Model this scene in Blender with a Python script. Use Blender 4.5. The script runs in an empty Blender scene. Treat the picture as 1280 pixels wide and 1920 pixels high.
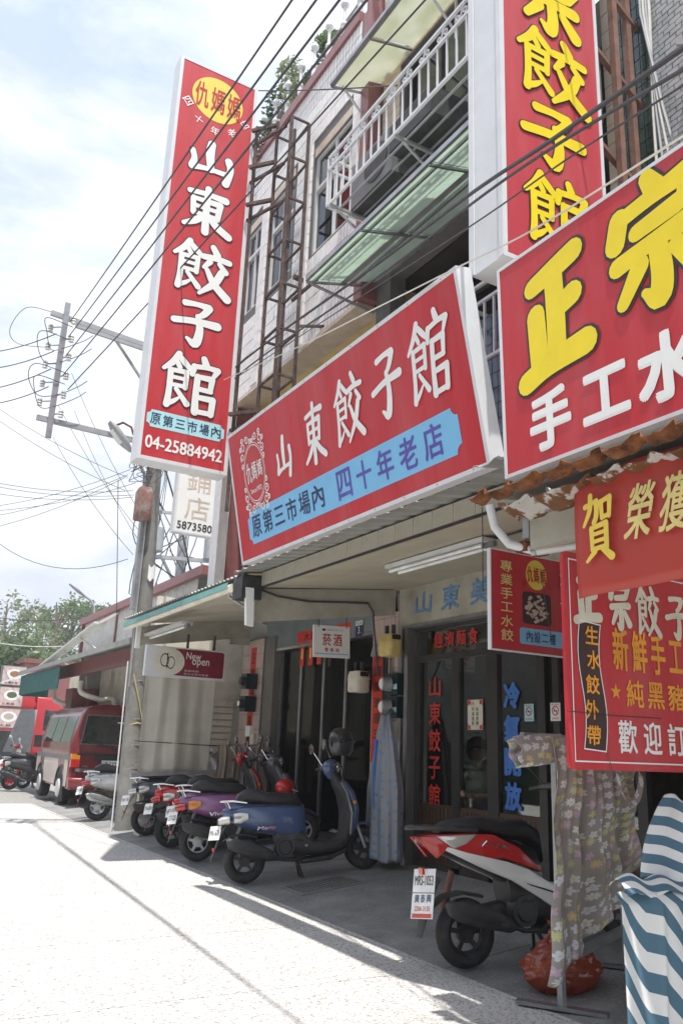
import bpy, bmesh, math, random
from mathutils import Vector, Matrix, noise
import numpy as np
V = Vector; R = math.radians
rnd = random.Random(7)
sc = bpy.context.scene
COL = sc.collection

HAZE = .0020
# ---------------- camera ----------------
EYE = 1.40
FOC = 1551.0
def unit(a): a = np.array(a, float); return a/np.linalg.norm(a)
_z = unit([220, 5460, -1551]); _y = unit([-939, -403, -1551]); _y = unit(_y-_z*_y.dot(_z)); _x = np.cross(_y, _z)
RM = np.stack([_x, _y, _z])
cam = bpy.data.cameras.new('camera'); cam_o = bpy.data.objects.new('camera', cam); COL.objects.link(cam_o)
cam.sensor_fit = 'VERTICAL'; cam.sensor_height = 36; cam.sensor_width = 24; cam.lens = FOC/1920*36
cam.clip_start = 0.05; cam.clip_end = 6000
cam_o.matrix_world = Matrix.Translation((0, 0, EYE)) @ Matrix(RM.tolist()).to_4x4()
sc.camera = cam_o

# ---------------- light and sky ----------------
SUN_D = V((-0.11, -0.27, 1.0)).normalized()        # towards the sun
elev = math.asin(SUN_D.z)
w = bpy.data.worlds.new('World'); sc.world = w; w.use_nodes = True
nt = w.node_tree; nt.nodes.clear()
out = nt.nodes.new('ShaderNodeOutputWorld'); bg = nt.nodes.new('ShaderNodeBackground')
sky = nt.nodes.new('ShaderNodeTexSky'); sky.sky_type = 'NISHITA'; sky.sun_disc = False
sky.sun_elevation = elev; sky.sun_rotation = math.atan2(SUN_D.x, SUN_D.y); sky.air_density = 1.0; sky.dust_density = 2.5; sky.ozone_density = 1
tc = nt.nodes.new('ShaderNodeTexCoord')
mp = nt.nodes.new('ShaderNodeMapping'); mp.inputs['Scale'].default_value = (1, 1, 2.6)
nz = nt.nodes.new('ShaderNodeTexNoise'); nz.inputs['Scale'].default_value = 2.6; nz.inputs['Detail'].default_value = 9; nz.inputs['Roughness'].default_value = .62
nz.inputs['Distortion'].default_value = .25
rp = nt.nodes.new('ShaderNodeValToRGB'); rp.color_ramp.elements[0].position = .41; rp.color_ramp.elements[1].position = .62
# clouds thicken towards the horizon
sx = nt.nodes.new('ShaderNodeSeparateXYZ'); mr = nt.nodes.new('ShaderNodeMapRange')
mr.inputs['From Min'].default_value = .05; mr.inputs['From Max'].default_value = .75; mr.inputs['To Min'].default_value = .75; mr.inputs['To Max'].default_value = 0
ad = nt.nodes.new('ShaderNodeMath'); ad.operation = 'ADD'; ad.use_clamp = True
nz2 = nt.nodes.new('ShaderNodeTexNoise'); nz2.inputs['Scale'].default_value = 5.5; nz2.inputs['Detail'].default_value = 6
rp2 = nt.nodes.new('ShaderNodeValToRGB'); rp2.color_ramp.elements[0].position = .3; rp2.color_ramp.elements[1].position = .62
rp2.color_ramp.elements[0].color = (6.4, 6.8, 7.7, 1); rp2.color_ramp.elements[1].color = (9.2, 9.4, 9.8, 1)
sc_sky = nt.nodes.new('ShaderNodeMixRGB'); sc_sky.blend_type = 'MIX'; sc_sky.inputs[0].default_value = .84; sc_sky.inputs[2].default_value = (4.8, 5.9, 8.4, 1)
mx = nt.nodes.new('ShaderNodeMixRGB')
L = nt.links.new
L(tc.outputs['Generated'], mp.inputs[0]); L(mp.outputs[0], nz.inputs[0]); L(mp.outputs[0], nz2.inputs[0]); L(nz.outputs[0], rp.inputs[0])
L(tc.outputs['Generated'], sx.inputs[0]); L(sx.outputs[2], mr.inputs[0]); L(rp.outputs[0], ad.inputs[0]); L(mr.outputs[0], ad.inputs[1])
L(nz2.outputs[0], rp2.inputs[0]); L(sky.outputs[0], sc_sky.inputs[1]); L(ad.outputs[0], mx.inputs[0]); L(sc_sky.outputs[0], mx.inputs[1]); L(rp2.outputs[0], mx.inputs[2])
L(mx.outputs[0], bg.inputs[0]); bg.inputs[1].default_value = 0.095; L(bg.outputs[0], out.inputs[0])
sun = bpy.data.lights.new('sun', 'SUN'); sun.energy = 4.6; sun.angle = R(.6); sun.color = (1, .965, .90)
sun_o = bpy.data.objects.new('sun', sun); COL.objects.link(sun_o); sun_o.rotation_euler = SUN_D.to_track_quat('Z', 'Y').to_euler()
sc.view_settings.view_transform = 'Standard'; sc.view_settings.look = 'None'; sc.view_settings.gamma = 1
sc.view_settings.exposure = 0.62; sc.view_settings.use_curve_mapping = False
sc.render.engine = 'CYCLES'; sc.cycles.max_bounces = 8; sc.cycles.transparent_max_bounces = 12; sc.cycles.sample_clamp_indirect = 4

# ---------------- materials ----------------
MATS = {}
def mat(name, col=(.5, .5, .5), rough=.6, metal=0, var=.18, scale=6, bump=0, bscale=40, spec=.5, coat=0, dirt=None, dscale=3, dlo=.5, dhi=.7, alpha=1, trans=0, stretch=None, speck=None):
    if name in MATS: return MATS[name]
    m = bpy.data.materials.new(name); m.use_nodes = True; n = m.node_tree.nodes; l = m.node_tree.links
    b = n['Principled BSDF']; b.inputs['Roughness'].default_value = rough; b.inputs['Metallic'].default_value = metal
    b.inputs['Specular IOR Level'].default_value = spec; b.inputs['Coat Weight'].default_value = coat; b.inputs['Alpha'].default_value = alpha
    b.inputs['Transmission Weight'].default_value = trans
    t = n.new('ShaderNodeTexCoord'); mpn = n.new('ShaderNodeMapping'); l.new(t.outputs['Object'], mpn.inputs[0])
    if stretch: mpn.inputs['Scale'].default_value = stretch
    nn = n.new('ShaderNodeTexNoise'); nn.inputs['Scale'].default_value = scale; nn.inputs['Detail'].default_value = 6; nn.inputs['Roughness'].default_value = .6
    l.new(mpn.outputs[0], nn.inputs[0])
    cr = n.new('ShaderNodeValToRGB'); e = cr.color_ramp.elements
    e[0].position = .3; e[1].position = .7
    e[0].color = (*[c*(1-var) for c in col[:3]], 1); e[1].color = (*[min(1, c*(1+var)) for c in col[:3]], 1)
    l.new(nn.outputs[0], cr.inputs[0]); last = cr.outputs[0]
    if dirt:
        n2 = n.new('ShaderNodeTexNoise'); n2.inputs['Scale'].default_value = dscale; n2.inputs['Detail'].default_value = 8; n2.inputs['Roughness'].default_value = .65
        l.new(mpn.outputs[0], n2.inputs[0])
        c2 = n.new('ShaderNodeValToRGB'); c2.color_ramp.elements[0].position = dlo; c2.color_ramp.elements[1].position = dhi
        mxx = n.new('ShaderNodeMixRGB'); mxx.inputs[2].default_value = (*dirt, 1)
        l.new(n2.outputs[0], c2.inputs[0]); l.new(c2.outputs[0], mxx.inputs[0]); l.new(last, mxx.inputs[1]); last = mxx.outputs[0]
    if speck:
        sc_, c_, lo, hi = speck
        vo = n.new('ShaderNodeTexVoronoi'); vo.inputs['Scale'].default_value = sc_; l.new(t.outputs['Object'], vo.inputs[0])
        c3 = n.new('ShaderNodeSeparateXYZ'); l.new(vo.outputs['Color'], c3.inputs[0])
        c4 = n.new('ShaderNodeMapRange'); c4.inputs['From Min'].default_value = lo; c4.inputs['From Max'].default_value = hi; l.new(c3.outputs[0], c4.inputs[0])
        m4 = n.new('ShaderNodeMixRGB'); m4.inputs[2].default_value = (*c_, 1); l.new(c4.outputs[0], m4.inputs[0]); l.new(last, m4.inputs[1]); last = m4.outputs[0]
    l.new(last, b.inputs['Base Color'])
    if bump:
        n3 = n.new('ShaderNodeTexNoise'); n3.inputs['Scale'].default_value = bscale; n3.inputs['Detail'].default_value = 5; l.new(mpn.outputs[0], n3.inputs[0])
        bp = n.new('ShaderNodeBump'); bp.inputs['Strength'].default_value = bump; bp.inputs['Distance'].default_value = .02
        l.new(n3.outputs[0], bp.inputs['Height']); l.new(bp.outputs[0], b.inputs['Normal'])
    MATS[name] = m; return m
M = {}
def D(k, *a, **kw): M[k] = mat(k, *a, **kw)
D('road', (.56, .545, .52), .85, var=.12, scale=2.2, bump=.35, bscale=90, speck=(80, (.27, .255, .235), .6, .95), dirt=(.34, .325, .30), dscale=1.1, dlo=.52, dhi=.85)
D('ramp', (.25, .25, .245), .75, var=.22, scale=4, bump=.5, bscale=110, speck=(120, (.34, .335, .32), .8, .95), dirt=(.13, .13, .13), dscale=1.3, dlo=.45, dhi=.75)
D('joint', (.16, .15, .14), .9)
D('asphalt', (.24, .235, .22), .9, speck=(60, (.36, .34, .31), .7, .9))
D('field', (.10, .15, .05), .95, scale=.3)
D('red', (.50, .024, .034), .5, var=.09, scale=1.2, bump=.08, bscale=2.5, spec=.4, dirt=(.50, .09, .10), dscale=.9, dlo=.42, dhi=.8, stretch=(3.2, .5, 1))
D('redtop', (.49, .04, .058), .5, var=.08, scale=1.5, bump=.06, bscale=3, dirt=(.53, .12, .13), dscale=.9, dlo=.42, dhi=.8, stretch=(3.2, .5, 1))
D('maroonsign', (.22, .015, .035), .4)
D('hedge', (.018, .035, .012), .9, var=.4)
D('darkred', (.46, .01, .015), .45, var=.06, scale=2)
D('maroonblack', (.045, .012, .014), .5)
D('alu', (.62, .63, .65), .35, .6, var=.1, bump=.03)
D('whitealu', (.66, .67, .69), .45, var=.05, dirt=(.55, .54, .5), dscale=2.5, dlo=.6, dhi=.8)
D('white', (.82, .82, .80), .5, var=.03, scale=3)
D('cream', (.70, .66, .56), .7, var=.1, dirt=(.36, .31, .24), dscale=2, dlo=.55, dhi=.8, bump=.1)
D('skyblue', (.20, .50, .78), .45, var=.04)
D('palecyan', (.42, .72, .78), .45, var=.04)
D('navy', (.02, .03, .10), .5)
D('violet', (.10, .08, .38), .5)
D('black', (.012, .012, .013), .5, var=.2)
D('outline', (.035, .02, .03), .5)
D('yellow', (.86, .66, .01), .45, var=.05)
D('yellow2', (.80, .60, .08), .5, var=.05)
D('orange', (.80, .33, .02), .5)
D('gold', (.72, .60, .22), .5, var=.15)
D('letred', (.50, .03, .02), .6)
D('letblue', (.05, .18, .55), .55)
D('fadeblue', (.12, .26, .46), .6, var=.3, scale=20)
D('tilewhite', (.82, .805, .79), .3, var=.10, scale=11, bump=.04, dirt=(.74, .69, .67), dscale=1.5, dlo=.55, dhi=.8)
D('grout', (.15, .145, .14), .9)
D('tilebeige', (.60, .50, .40), .35, var=.14, scale=6, bump=.05)
D('tilemaroon', (.26, .10, .10), .4, var=.12, scale=9)
D('tilegreen', (.065, .10, .085), .15, var=.45, scale=4, bump=.1, bscale=20)
D('tilegrey', (.42, .43, .44), .35, var=.2, scale=5, bump=.08)
D('tileblue', (.09, .13, .19), .3, var=.3, scale=14)
D('tilepink', (.52, .40, .37), .4, var=.1, scale=9)
D('yellowwall', (.84, .66, .30), .8, var=.06, dirt=(.55, .42, .22), dscale=2)
D('soffit', (.46, .42, .32), .7, var=.08, scale=3, dirt=(.36, .31, .22), dscale=1.6, dlo=.5, dhi=.85)
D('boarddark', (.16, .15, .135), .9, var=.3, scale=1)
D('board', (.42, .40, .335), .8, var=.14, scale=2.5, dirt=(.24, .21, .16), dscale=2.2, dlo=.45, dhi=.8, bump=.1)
D('plaster', (.50, .46, .37), .85, var=.12, dirt=(.32, .28, .2), dscale=1.6)
D('bluegrey', (.17, .21, .22), .7, var=.15, scale=4)
D('corrug', (.36, .37, .35), .5, .3, var=.2, scale=3, dirt=(.22, .15, .10), dscale=3, dlo=.55, dhi=.8)
D('corrugwhite', (.66, .65, .62), .5, .1, var=.1, dirt=(.45, .38, .30), dscale=2, dlo=.55, dhi=.8)
D('teal', (.12, .34, .31), .5, var=.15)
D('tealdark', (.02, .13, .12), .6, var=.2)
D('rust', (.075, .045, .038), .85, var=.35, scale=14, bump=.3, dirt=(.15, .11, .095), dscale=9, dlo=.5, dhi=.7)
D('rustred', (.20, .10, .07), .8, var=.3, scale=9, bump=.2)
D('peel', (.50, .49, .46), .7, var=.08, dirt=(.15, .06, .02), dscale=6, dlo=.46, dhi=.5)
D('rustbright', (.15, .055, .018), .95, var=.8, scale=14, bump=1.0, bscale=22)
D('steel', (.36, .37, .38), .4, .8, var=.2)
D('whitepaint', (.62, .63, .64), .4, var=.05)
D('darkframe', (.035, .032, .03), .35, var=.25)
D('stainless', (.40, .40, .40), .3, .85, var=.15, stretch=(8, 8, .6))
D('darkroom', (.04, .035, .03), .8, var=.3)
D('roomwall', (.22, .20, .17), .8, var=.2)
D('darkwood', (.07, .04, .025), .5, var=.3, stretch=(9, 9, 1))
D('concrete', (.25, .245, .23), .9, var=.16, scale=5, bump=.35, bscale=30, dirt=(.15, .145, .135), dscale=2, dlo=.4)
D('wire', (.05, .05, .055), .6)
D('wirewhite', (.62, .60, .55), .6)
D('porcelain', (.60, .58, .54), .25)
D('galv', (.36, .37, .385), .5, .3, var=.15)
D('tyre', (.022, .022, .023), .75, var=.3, bump=.25, bscale=60, dirt=(.09, .085, .08), dscale=6, dlo=.5, dhi=.9)
D('plastic', (.03, .03, .032), .5, var=.3, scale=10, dirt=(.08, .078, .075), dscale=5, dlo=.5, dhi=.9)
D('plasticgrey', (.16, .16, .165), .45, var=.15)
D('seat', (.02, .02, .023), .5, var=.25, bump=.15, bscale=150)
D('chrome', (.75, .75, .76), .15, 1, var=.08)
D('engine', (.13, .13, .135), .45, .7, var=.35, bump=.2)
D('taillens', (.45, .02, .015), .12, coat=.6)
D('amber', (.62, .22, .02), .15, coat=.5)
D('clearlens', (.55, .55, .52), .08, .4)
D('plate', (.80, .81, .80), .4)
D('platered', (.6, .1, .08), .5)
for k, c in dict(p_red=(.52, .012, .014), p_blue=(.06, .10, .22), p_purple=(.26, .10, .25), p_dark=(.06, .065, .085), p_silver=(.50, .51, .53), p_white=(.80, .80, .79), p_black=(.03, .03, .033), p_crimson=(.46, .02, .02), p_grey=(.22, .22, .21)).items():
    D(k, c, .28, var=.05, scale=3, coat=.5, dirt=tuple(min(1, x*.8+.08) for x in c), dscale=4, dlo=.55, dhi=.9)
D('van_red', (.20, .03, .036), .3, .2, var=.06, coat=.4, dirt=(.30, .15, .14), dscale=2, dlo=.5, dhi=.9)
D('van_cream', (.58, .48, .44), .35, var=.06, coat=.2)
D('carglass', (.02, .025, .025), .06, spec=.8)
D('truck_red', (.45, .03, .04), .35, var=.05)
D('leafA', (.075, .13, .025), .6, var=.35, scale=1.5)
D('leafB', (.13, .18, .05), .6, var=.3, scale=1.5)
D('leafC', (.045, .085, .02), .6, var=.35, scale=1.5)
D('bark', (.16, .13, .10), .9, var=.3)
D('skin', (.42, .26, .19), .6)
D('hair', (.015, .012, .01), .6)
D('shirt', (.80, .80, .80), .8)
D('jeans', (.10, .11, .14), .8)
D('lampwhite', (.80, .82, .80), .4)
D('woodpale', (.42, .30, .18), .6, var=.2)
D('hill', (.07, .12, .05), .95, var=.4, scale=.02)
D('clothbeige', (.34, .28, .22), .9, var=.12)
D('clothgrey', (.36, .33, .34), .9, var=.1)
D('redpaper', (.62, .04, .02), .7, var=.1)
D('meteryellow', (.62, .48, .18), .5)
D('meterteal', (.008, .024, .028), .4)
D('burlgreen', (.04, .14, .04), .6)
D('food', (.32, .16, .07), .6, var=.6, scale=30)
D('dumpling', (.50, .42, .36), .5, var=.25, scale=25)
D('pinkprint', (.60, .46, .43), .6, var=.25, scale=9)

def glassmat(name, tint=(1, 1, 1), rough=.02, a=.16, refl=.5):
    """thin window pane: mostly see-through, with a fresnel reflection"""
    m = bpy.data.materials.new(name); m.use_nodes = True; n = m.node_tree.nodes; l = m.node_tree.links; n.clear()
    o = n.new('ShaderNodeOutputMaterial'); tr = n.new('ShaderNodeBsdfTransparent'); gl = n.new('ShaderNodeBsdfGlossy'); gl.inputs['Roughness'].default_value = rough
    tr.inputs[0].default_value = (*tint, 1); lw = n.new('ShaderNodeFresnel'); lw.inputs[0].default_value = 1.55
    mm = n.new('ShaderNodeMath'); mm.operation = 'MULTIPLY_ADD'; mm.inputs[1].default_value = refl*2; mm.inputs[2].default_value = a; mm.use_clamp = True
    mx_ = n.new('ShaderNodeMixShader'); l.new(lw.outputs[0], mm.inputs[0]); l.new(mm.outputs[0], mx_.inputs[0]); l.new(tr.outputs[0], mx_.inputs[1]); l.new(gl.outputs[0], mx_.inputs[2]); l.new(mx_.outputs[0], o.inputs[0])
    M[name] = m
glassmat('glass', (.85, .87, .85), a=-.02, refl=.38)
glassmat('darkglass', (.5, .5, .5), a=-.03, refl=.18)
glassmat('winglass', (.35, .40, .42), a=.05, refl=.45)
def sheetmat(name, col, amt=.45, rough=.5, dirt=None):
    """frosted plastic or wired glass: some light comes through"""
    m = bpy.data.materials.new(name); m.use_nodes = True; n = m.node_tree.nodes; l = m.node_tree.links; n.clear()
    o = n.new('ShaderNodeOutputMaterial'); d = n.new('ShaderNodeBsdfDiffuse'); tl = n.new('ShaderNodeBsdfTranslucent'); g = n.new('ShaderNodeBsdfGlossy'); g.inputs['Roughness'].default_value = rough*.5
    t = n.new('ShaderNodeTexCoord'); nn = n.new('ShaderNodeTexNoise'); nn.inputs['Scale'].default_value = 3.5; nn.inputs['Detail'].default_value = 8
    cr = n.new('ShaderNodeValToRGB'); cr.color_ramp.elements[0].position = .35; cr.color_ramp.elements[1].position = .72
    cr.color_ramp.elements[0].color = (*col, 1); cr.color_ramp.elements[1].color = (*(dirt or tuple(c*.85 for c in col)), 1)
    l.new(t.outputs['Object'], nn.inputs[0]); l.new(nn.outputs[0], cr.inputs[0]); l.new(cr.outputs[0], d.inputs[0]); l.new(cr.outputs[0], tl.inputs[0])
    a = n.new('ShaderNodeMixShader'); a.inputs[0].default_value = amt; l.new(d.outputs[0], a.inputs[1]); l.new(tl.outputs[0], a.inputs[2])
    b = n.new('ShaderNodeMixShader'); b.inputs[0].default_value = .06; l.new(a.outputs[0], b.inputs[1]); l.new(g.outputs[0], b.inputs[2]); l.new(b.outputs[0], o.inputs[0]); M[name] = m
sheetmat('greenglass', (.70, .80, .73), .6, dirt=(.60, .70, .60))
sheetmat('greenglass2', (.78, .80, .71), .55, dirt=(.66, .68, .54))
sheetmat('plasticsheet', (.74, .72, .66), .5)
sheetmat('leafA', (.16, .22, .10), .5, dirt=(.11, .17, .06))  # leaf colour lightened to paint in the glare veiling the far trees
sheetmat('leafB', (.24, .27, .15), .5, dirt=(.18, .22, .10))  # paled likewise, the veil of glare is put into the colour
sheetmat('leafC', (.05, .09, .03), .35, dirt=(.035, .065, .02))
sheetmat('bagorange', (.50, .12, .06), .5, .3, dirt=(.30, .06, .035))
sheetmat('pinkplastic', (.62, .30, .42), .4, .3)
sheetmat('banner', (.58, .06, .04), .28, .9, dirt=(.56, .07, .05))

def printmat(name, base, kind, dirt=None):
    """printed cloth: flowers or stripes laid out in the cloth's own UV"""
    m = bpy.data.materials.new(name); m.use_nodes = True; n = m.node_tree.nodes; l = m.node_tree.links; b = n['Principled BSDF']; b.inputs['Roughness'].default_value = .85 if kind != 'dots' else .35
    uv = n.new('ShaderNodeUVMap'); uv.uv_map = 'UVMap'
    def mth(op, a, b_=None, c=None, cl=False):
        q = n.new('ShaderNodeMath'); q.operation = op; q.use_clamp = cl
        for i, x in enumerate((a, b_, c)):
            if x is None: continue
            if isinstance(x, (int, float)): q.inputs[i].default_value = x
            else: l.new(x, q.inputs[i])
        return q.outputs[0]
    if kind in ('flowers', 'dots'):
        S = 15 if kind == 'flowers' else 13
        vo = n.new('ShaderNodeTexVoronoi'); vo.voronoi_dimensions = '2D'; vo.inputs['Scale'].default_value = S; vo.inputs['Randomness'].default_value = .55
        l.new(uv.outputs[0], vo.inputs[0])
        vs = n.new('ShaderNodeVectorMath'); vs.operation = 'SUBTRACT'
        l.new(uv.outputs[0], vs.inputs[0]); l.new(vo.outputs['Position'], vs.inputs[1])
        sp = n.new('ShaderNodeSeparateXYZ'); l.new(vs.outputs[0], sp.inputs[0])
        rr = mth('MULTIPLY', mth('SQRT', mth('ADD', mth('MULTIPLY', sp.outputs[0], sp.outputs[0]), mth('MULTIPLY', sp.outputs[1], sp.outputs[1]))), S)
        sep = n.new('ShaderNodeSeparateXYZ'); l.new(vo.outputs['Color'], sep.inputs[0])
        if kind == 'flowers':
            th = mth('ARCTAN2', sp.outputs[1], sp.outputs[0])
            pet = mth('ADD', 4.5, mth('MULTIPLY', 4, mth('GREATER_THAN', sep.outputs[1], .62)))
            pet = mth('ROUND', pet)
            lim = mth('MULTIPLY_ADD', mth('ABSOLUTE', mth('COSINE', mth('MULTIPLY', mth('ADD', th, sep.outputs[2]), mth('MULTIPLY', pet, .5)))), .19, .20)
        else: lim = .20
        inside = mth('LESS_THAN', rr, lim)
        cr = n.new('ShaderNodeValToRGB'); cr.color_ramp.interpolation = 'CONSTANT'
        cols = [(.60, .42, .54), (.74, .76, .70), (.56, .60, .28), (.66, .70, .74), (.66, .50, .24), (.68, .68, .64)] if kind == 'flowers' else [(.10, .28, .50), (.16, .36, .58)]
        el = cr.color_ramp.elements
        while len(el) < len(cols): el.new(.5)
        for i, c in enumerate(cols): el[i].position = i/len(cols); el[i].color = (*c, 1)
        l.new(sep.outputs[0], cr.inputs[0])
        m1 = n.new('ShaderNodeMixRGB'); l.new(inside, m1.inputs[0]); m1.inputs[1].default_value = (*base, 1); l.new(cr.outputs[0], m1.inputs[2]); last = m1.outputs[0]
        if kind == 'flowers':
            m2 = n.new('ShaderNodeMixRGB'); l.new(mth('LESS_THAN', rr, .09), m2.inputs[0]); l.new(last, m2.inputs[1]); m2.inputs[2].default_value = (.62, .60, .40, 1); last = m2.outputs[0]
    else:
        sp = n.new('ShaderNodeSeparateXYZ'); l.new(uv.outputs[0], sp.inputs[0])
        a = mth('FRACT', mth('MULTIPLY', mth('ADD', sp.outputs[1], mth('MULTIPLY', sp.outputs[0], .0)), 1.0))
        m1 = n.new('ShaderNodeMixRGB'); l.new(mth('LESS_THAN', a, .5), m1.inputs[0]); m1.inputs[1].default_value = (*base, 1); m1.inputs[2].default_value = (.075, .155, .215, 1); last = m1.outputs[0]
    if dirt:
        nn = n.new('ShaderNodeTexNoise'); nn.inputs['Scale'].default_value = 2.2; nn.inputs['Detail'].default_value = 7; l.new(uv.outputs[0], nn.inputs[0])
        cr2 = n.new('ShaderNodeValToRGB'); cr2.color_ramp.elements[0].position = .46; cr2.color_ramp.elements[1].position = .74
        m3 = n.new('ShaderNodeMixRGB'); l.new(nn.outputs[0], cr2.inputs[0]); l.new(cr2.outputs[0], m3.inputs[0]); l.new(last, m3.inputs[1]); m3.inputs[2].default_value = (*dirt, 1); last = m3.outputs[0]
    l.new(last, b.inputs['Base Color'])
    nb = n.new('ShaderNodeTexNoise'); nb.inputs['Scale'].default_value = 260 if kind != 'dots' else 9; l.new(uv.outputs[0], nb.inputs[0])
    bp = n.new('ShaderNodeBump'); bp.inputs['Strength'].default_value = .2; bp.inputs['Distance'].default_value = .004 if kind != 'dots' else .02; l.new(nb.outputs[0], bp.inputs['Height']); l.new(bp.outputs[0], b.inputs['Normal'])
    M[name] = m
printmat('flowercloth', (.36, .335, .305), 'flowers', (.20, .16, .12))
printmat('stripecloth', (.72, .72, .70), 'stripes')
printmat('dotcloth', (.30, .31, .34), 'dots')

# ---------------- mesh builders ----------------
class MB:
    def __init__(s): s.v = []; s.f = []; s.sm = []; s.uv = None
    def add(s, vs, fs, smooth=False):
        o = len(s.v); s.v += [tuple(x) for x in vs]; s.f += [tuple(i+o for i in f) for f in fs]; s.sm += [smooth]*len(fs); return s
    def box(s, a, b, mtx=None):
        x0, y0, z0 = [min(p, q) for p, q in zip(a, b)]; x1, y1, z1 = [max(p, q) for p, q in zip(a, b)]
        vs = [V(p) for p in ((x0, y0, z0), (x1, y0, z0), (x1, y1, z0), (x0, y1, z0), (x0, y0, z1), (x1, y0, z1), (x1, y1, z1), (x0, y1, z1))]
        if mtx: vs = [mtx @ v for v in vs]
        return s.add(vs, [(0, 3, 2, 1), (4, 5, 6, 7), (0, 1, 5, 4), (1, 2, 6, 5), (2, 3, 7, 6), (3, 0, 4, 7)])
    def quad(s, a, b, c, d): return s.add([a, b, c, d], [(0, 1, 2, 3)])
    def tube(s, pts, r, n=8, cap=True, closed=False):
        pts = [V(p) for p in pts]; m = len(pts); rs = r if isinstance(r, (list, tuple)) else [r]*m
        T = []
        for i in range(m):
            a = pts[(i-1) % m] if closed or i > 0 else pts[i]; b = pts[(i+1) % m] if closed or i < m-1 else pts[i]
            T.append((b-a).normalized())
        up = V((0, 0, 1)) if abs(T[0].z) < .9 else V((1, 0, 0))
        N = (up-T[0]*up.dot(T[0])).normalized(); vs = []
        for i in range(m):
            N = (N-T[i]*N.dot(T[i])).normalized(); B = T[i].cross(N)
            for k in range(n):
                an = 2*math.pi*k/n; vs.append(pts[i]+(N*math.cos(an)+B*math.sin(an))*rs[i])
        fs = []
        for i in range(m if closed else m-1):
            for k in range(n):
                j = (i+1) % m; fs.append((i*n+k, i*n+(k+1) % n, j*n+(k+1) % n, j*n+k))
        s.add(vs, fs, n > 4)
        if cap and not closed:
            s.add(vs[:n], [tuple(range(n-1, -1, -1))]); s.add(vs[-n:], [tuple(range(n))])
        return s
    def bar(s, a, b, w_=.03, h_=None):
        a = V(a); b = V(b); h_ = h_ or w_; t = (b-a).normalized(); up = V((0, 0, 1)) if abs(t.z) < .95 else V((1, 0, 0))
        q = t.cross(up).normalized(); u = q.cross(t)
        vs = [p+q*(sx_*w_/2)+u*(sy*h_/2) for p in (a, b) for sx_, sy in ((-1, -1), (1, -1), (1, 1), (-1, 1))]
        return s.add(vs, [(3, 2, 1, 0), (4, 5, 6, 7), (0, 1, 5, 4), (1, 2, 6, 5), (2, 3, 7, 6), (3, 0, 4, 7)])
    def cyl(s, a, b, r, r2=None, n=16): return s.tube([a, b], [r, r if r2 is None else r2], n)
    def loft(s, secs, n=16, e=2.6):
        """secs: (centre, half-axis A, half-axis B)"""
        vs = []
        for c, A, B in secs:
            c = V(c); A = V(A); B = V(B)
            for k in range(n):
                an = 2*math.pi*(k+.5)/n; ca, sa = math.cos(an), math.sin(an)
                vs.append(c+A*(abs(ca)**(2/e)*(1 if ca > 0 else -1))+B*(abs(sa)**(2/e)*(1 if sa > 0 else -1)))
        m = len(secs); fs = [(i*n+k, i*n+(k+1) % n, (i+1)*n+(k+1) % n, (i+1)*n+k) for i in range(m-1) for k in range(n)]
        s.add(vs, fs, True); s.add(vs[:n], [tuple(range(n-1, -1, -1))]); s.add(vs[-n:], [tuple(range(n))]); return s
    def ball(s, c, r, n=12, m=8):
        c = V(c); r = V(r) if not isinstance(r, (int, float)) else V((r, r, r)); vs = []; fs = []
        for i in range(m+1):
            p = math.pi*i/m
            for k in range(n):
                a = 2*math.pi*k/n; vs.append((c.x+r.x*math.sin(p)*math.cos(a), c.y+r.y*math.sin(p)*math.sin(a), c.z+r.z*math.cos(p)))
        for i in range(m):
            for k in range(n): fs.append((i*n+k, (i+1)*n+k, (i+1)*n+(k+1) % n, i*n+(k+1) % n))
        return s.add(vs, fs, True)
    def grid(s, fn, nu, nv, smooth=True):
        """fn(u,v) -> point; keeps uv"""
        o = len(s.v); vs = []; uvs = []
        for j in range(nv+1):
            for i in range(nu+1): vs.append(fn(i/nu, j/nv)); 
        fs = [(j*(nu+1)+i, j*(nu+1)+i+1, (j+1)*(nu+1)+i+1, (j+1)*(nu+1)+i) for j in range(nv) for i in range(nu)]
        return s.add(vs, fs, smooth)
    def prism(s, poly, y0, y1, bev=.02, seg=2, bulge=0):
        """xz outline extruded along y with rounded rims"""
        bm = bmesh.new(); vs = [bm.verts.new((p[0], y0, p[1])) for p in poly]; f = bm.faces.new(vs)
        r = bmesh.ops.extrude_face_region(bm, geom=[f]); nv = [g for g in r['geom'] if isinstance(g, bmesh.types.BMVert)]
        for v in nv: v.co.y = y1
        bmesh.ops.recalc_face_normals(bm, faces=bm.faces)
        if bev:
            ed = [e for e in bm.edges if abs(e.verts[0].co.y-e.verts[1].co.y) < 1e-6]
            bmesh.ops.bevel(bm, geom=ed, offset=bev, segments=seg, profile=.5, affect='EDGES', clamp_overlap=True)
        bm.verts.index_update(); vv = [v.co.copy() for v in bm.verts]; ff = [tuple(v.index for v in f.verts) for f in bm.faces]; bm.free()
        return s.add(vv, ff, bev > 0)
    def split(s, name, m, parent=None, mtx=None):
        """every separate piece becomes an object of its own"""
        par = list(range(len(s.v)))
        def find(a):
            while par[a] != a: par[a] = par[par[a]]; a = par[a]
            return a
        for f in s.f:
            for i in f[1:]: par[find(i)] = find(f[0])
        gr = {}
        for fi, f in enumerate(s.f): gr.setdefault(find(f[0]), []).append(fi)
        o = []
        for fl in gr.values():
            q = MB(); mp_ = {}
            for fi in fl:
                for i in s.f[fi]:
                    if i not in mp_: mp_[i] = len(q.v); q.v.append(s.v[i])
                q.f.append(tuple(mp_[i] for i in s.f[fi])); q.sm.append(s.sm[fi])
            o.append(q.build(name, m, parent, mtx))
        return o
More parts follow.
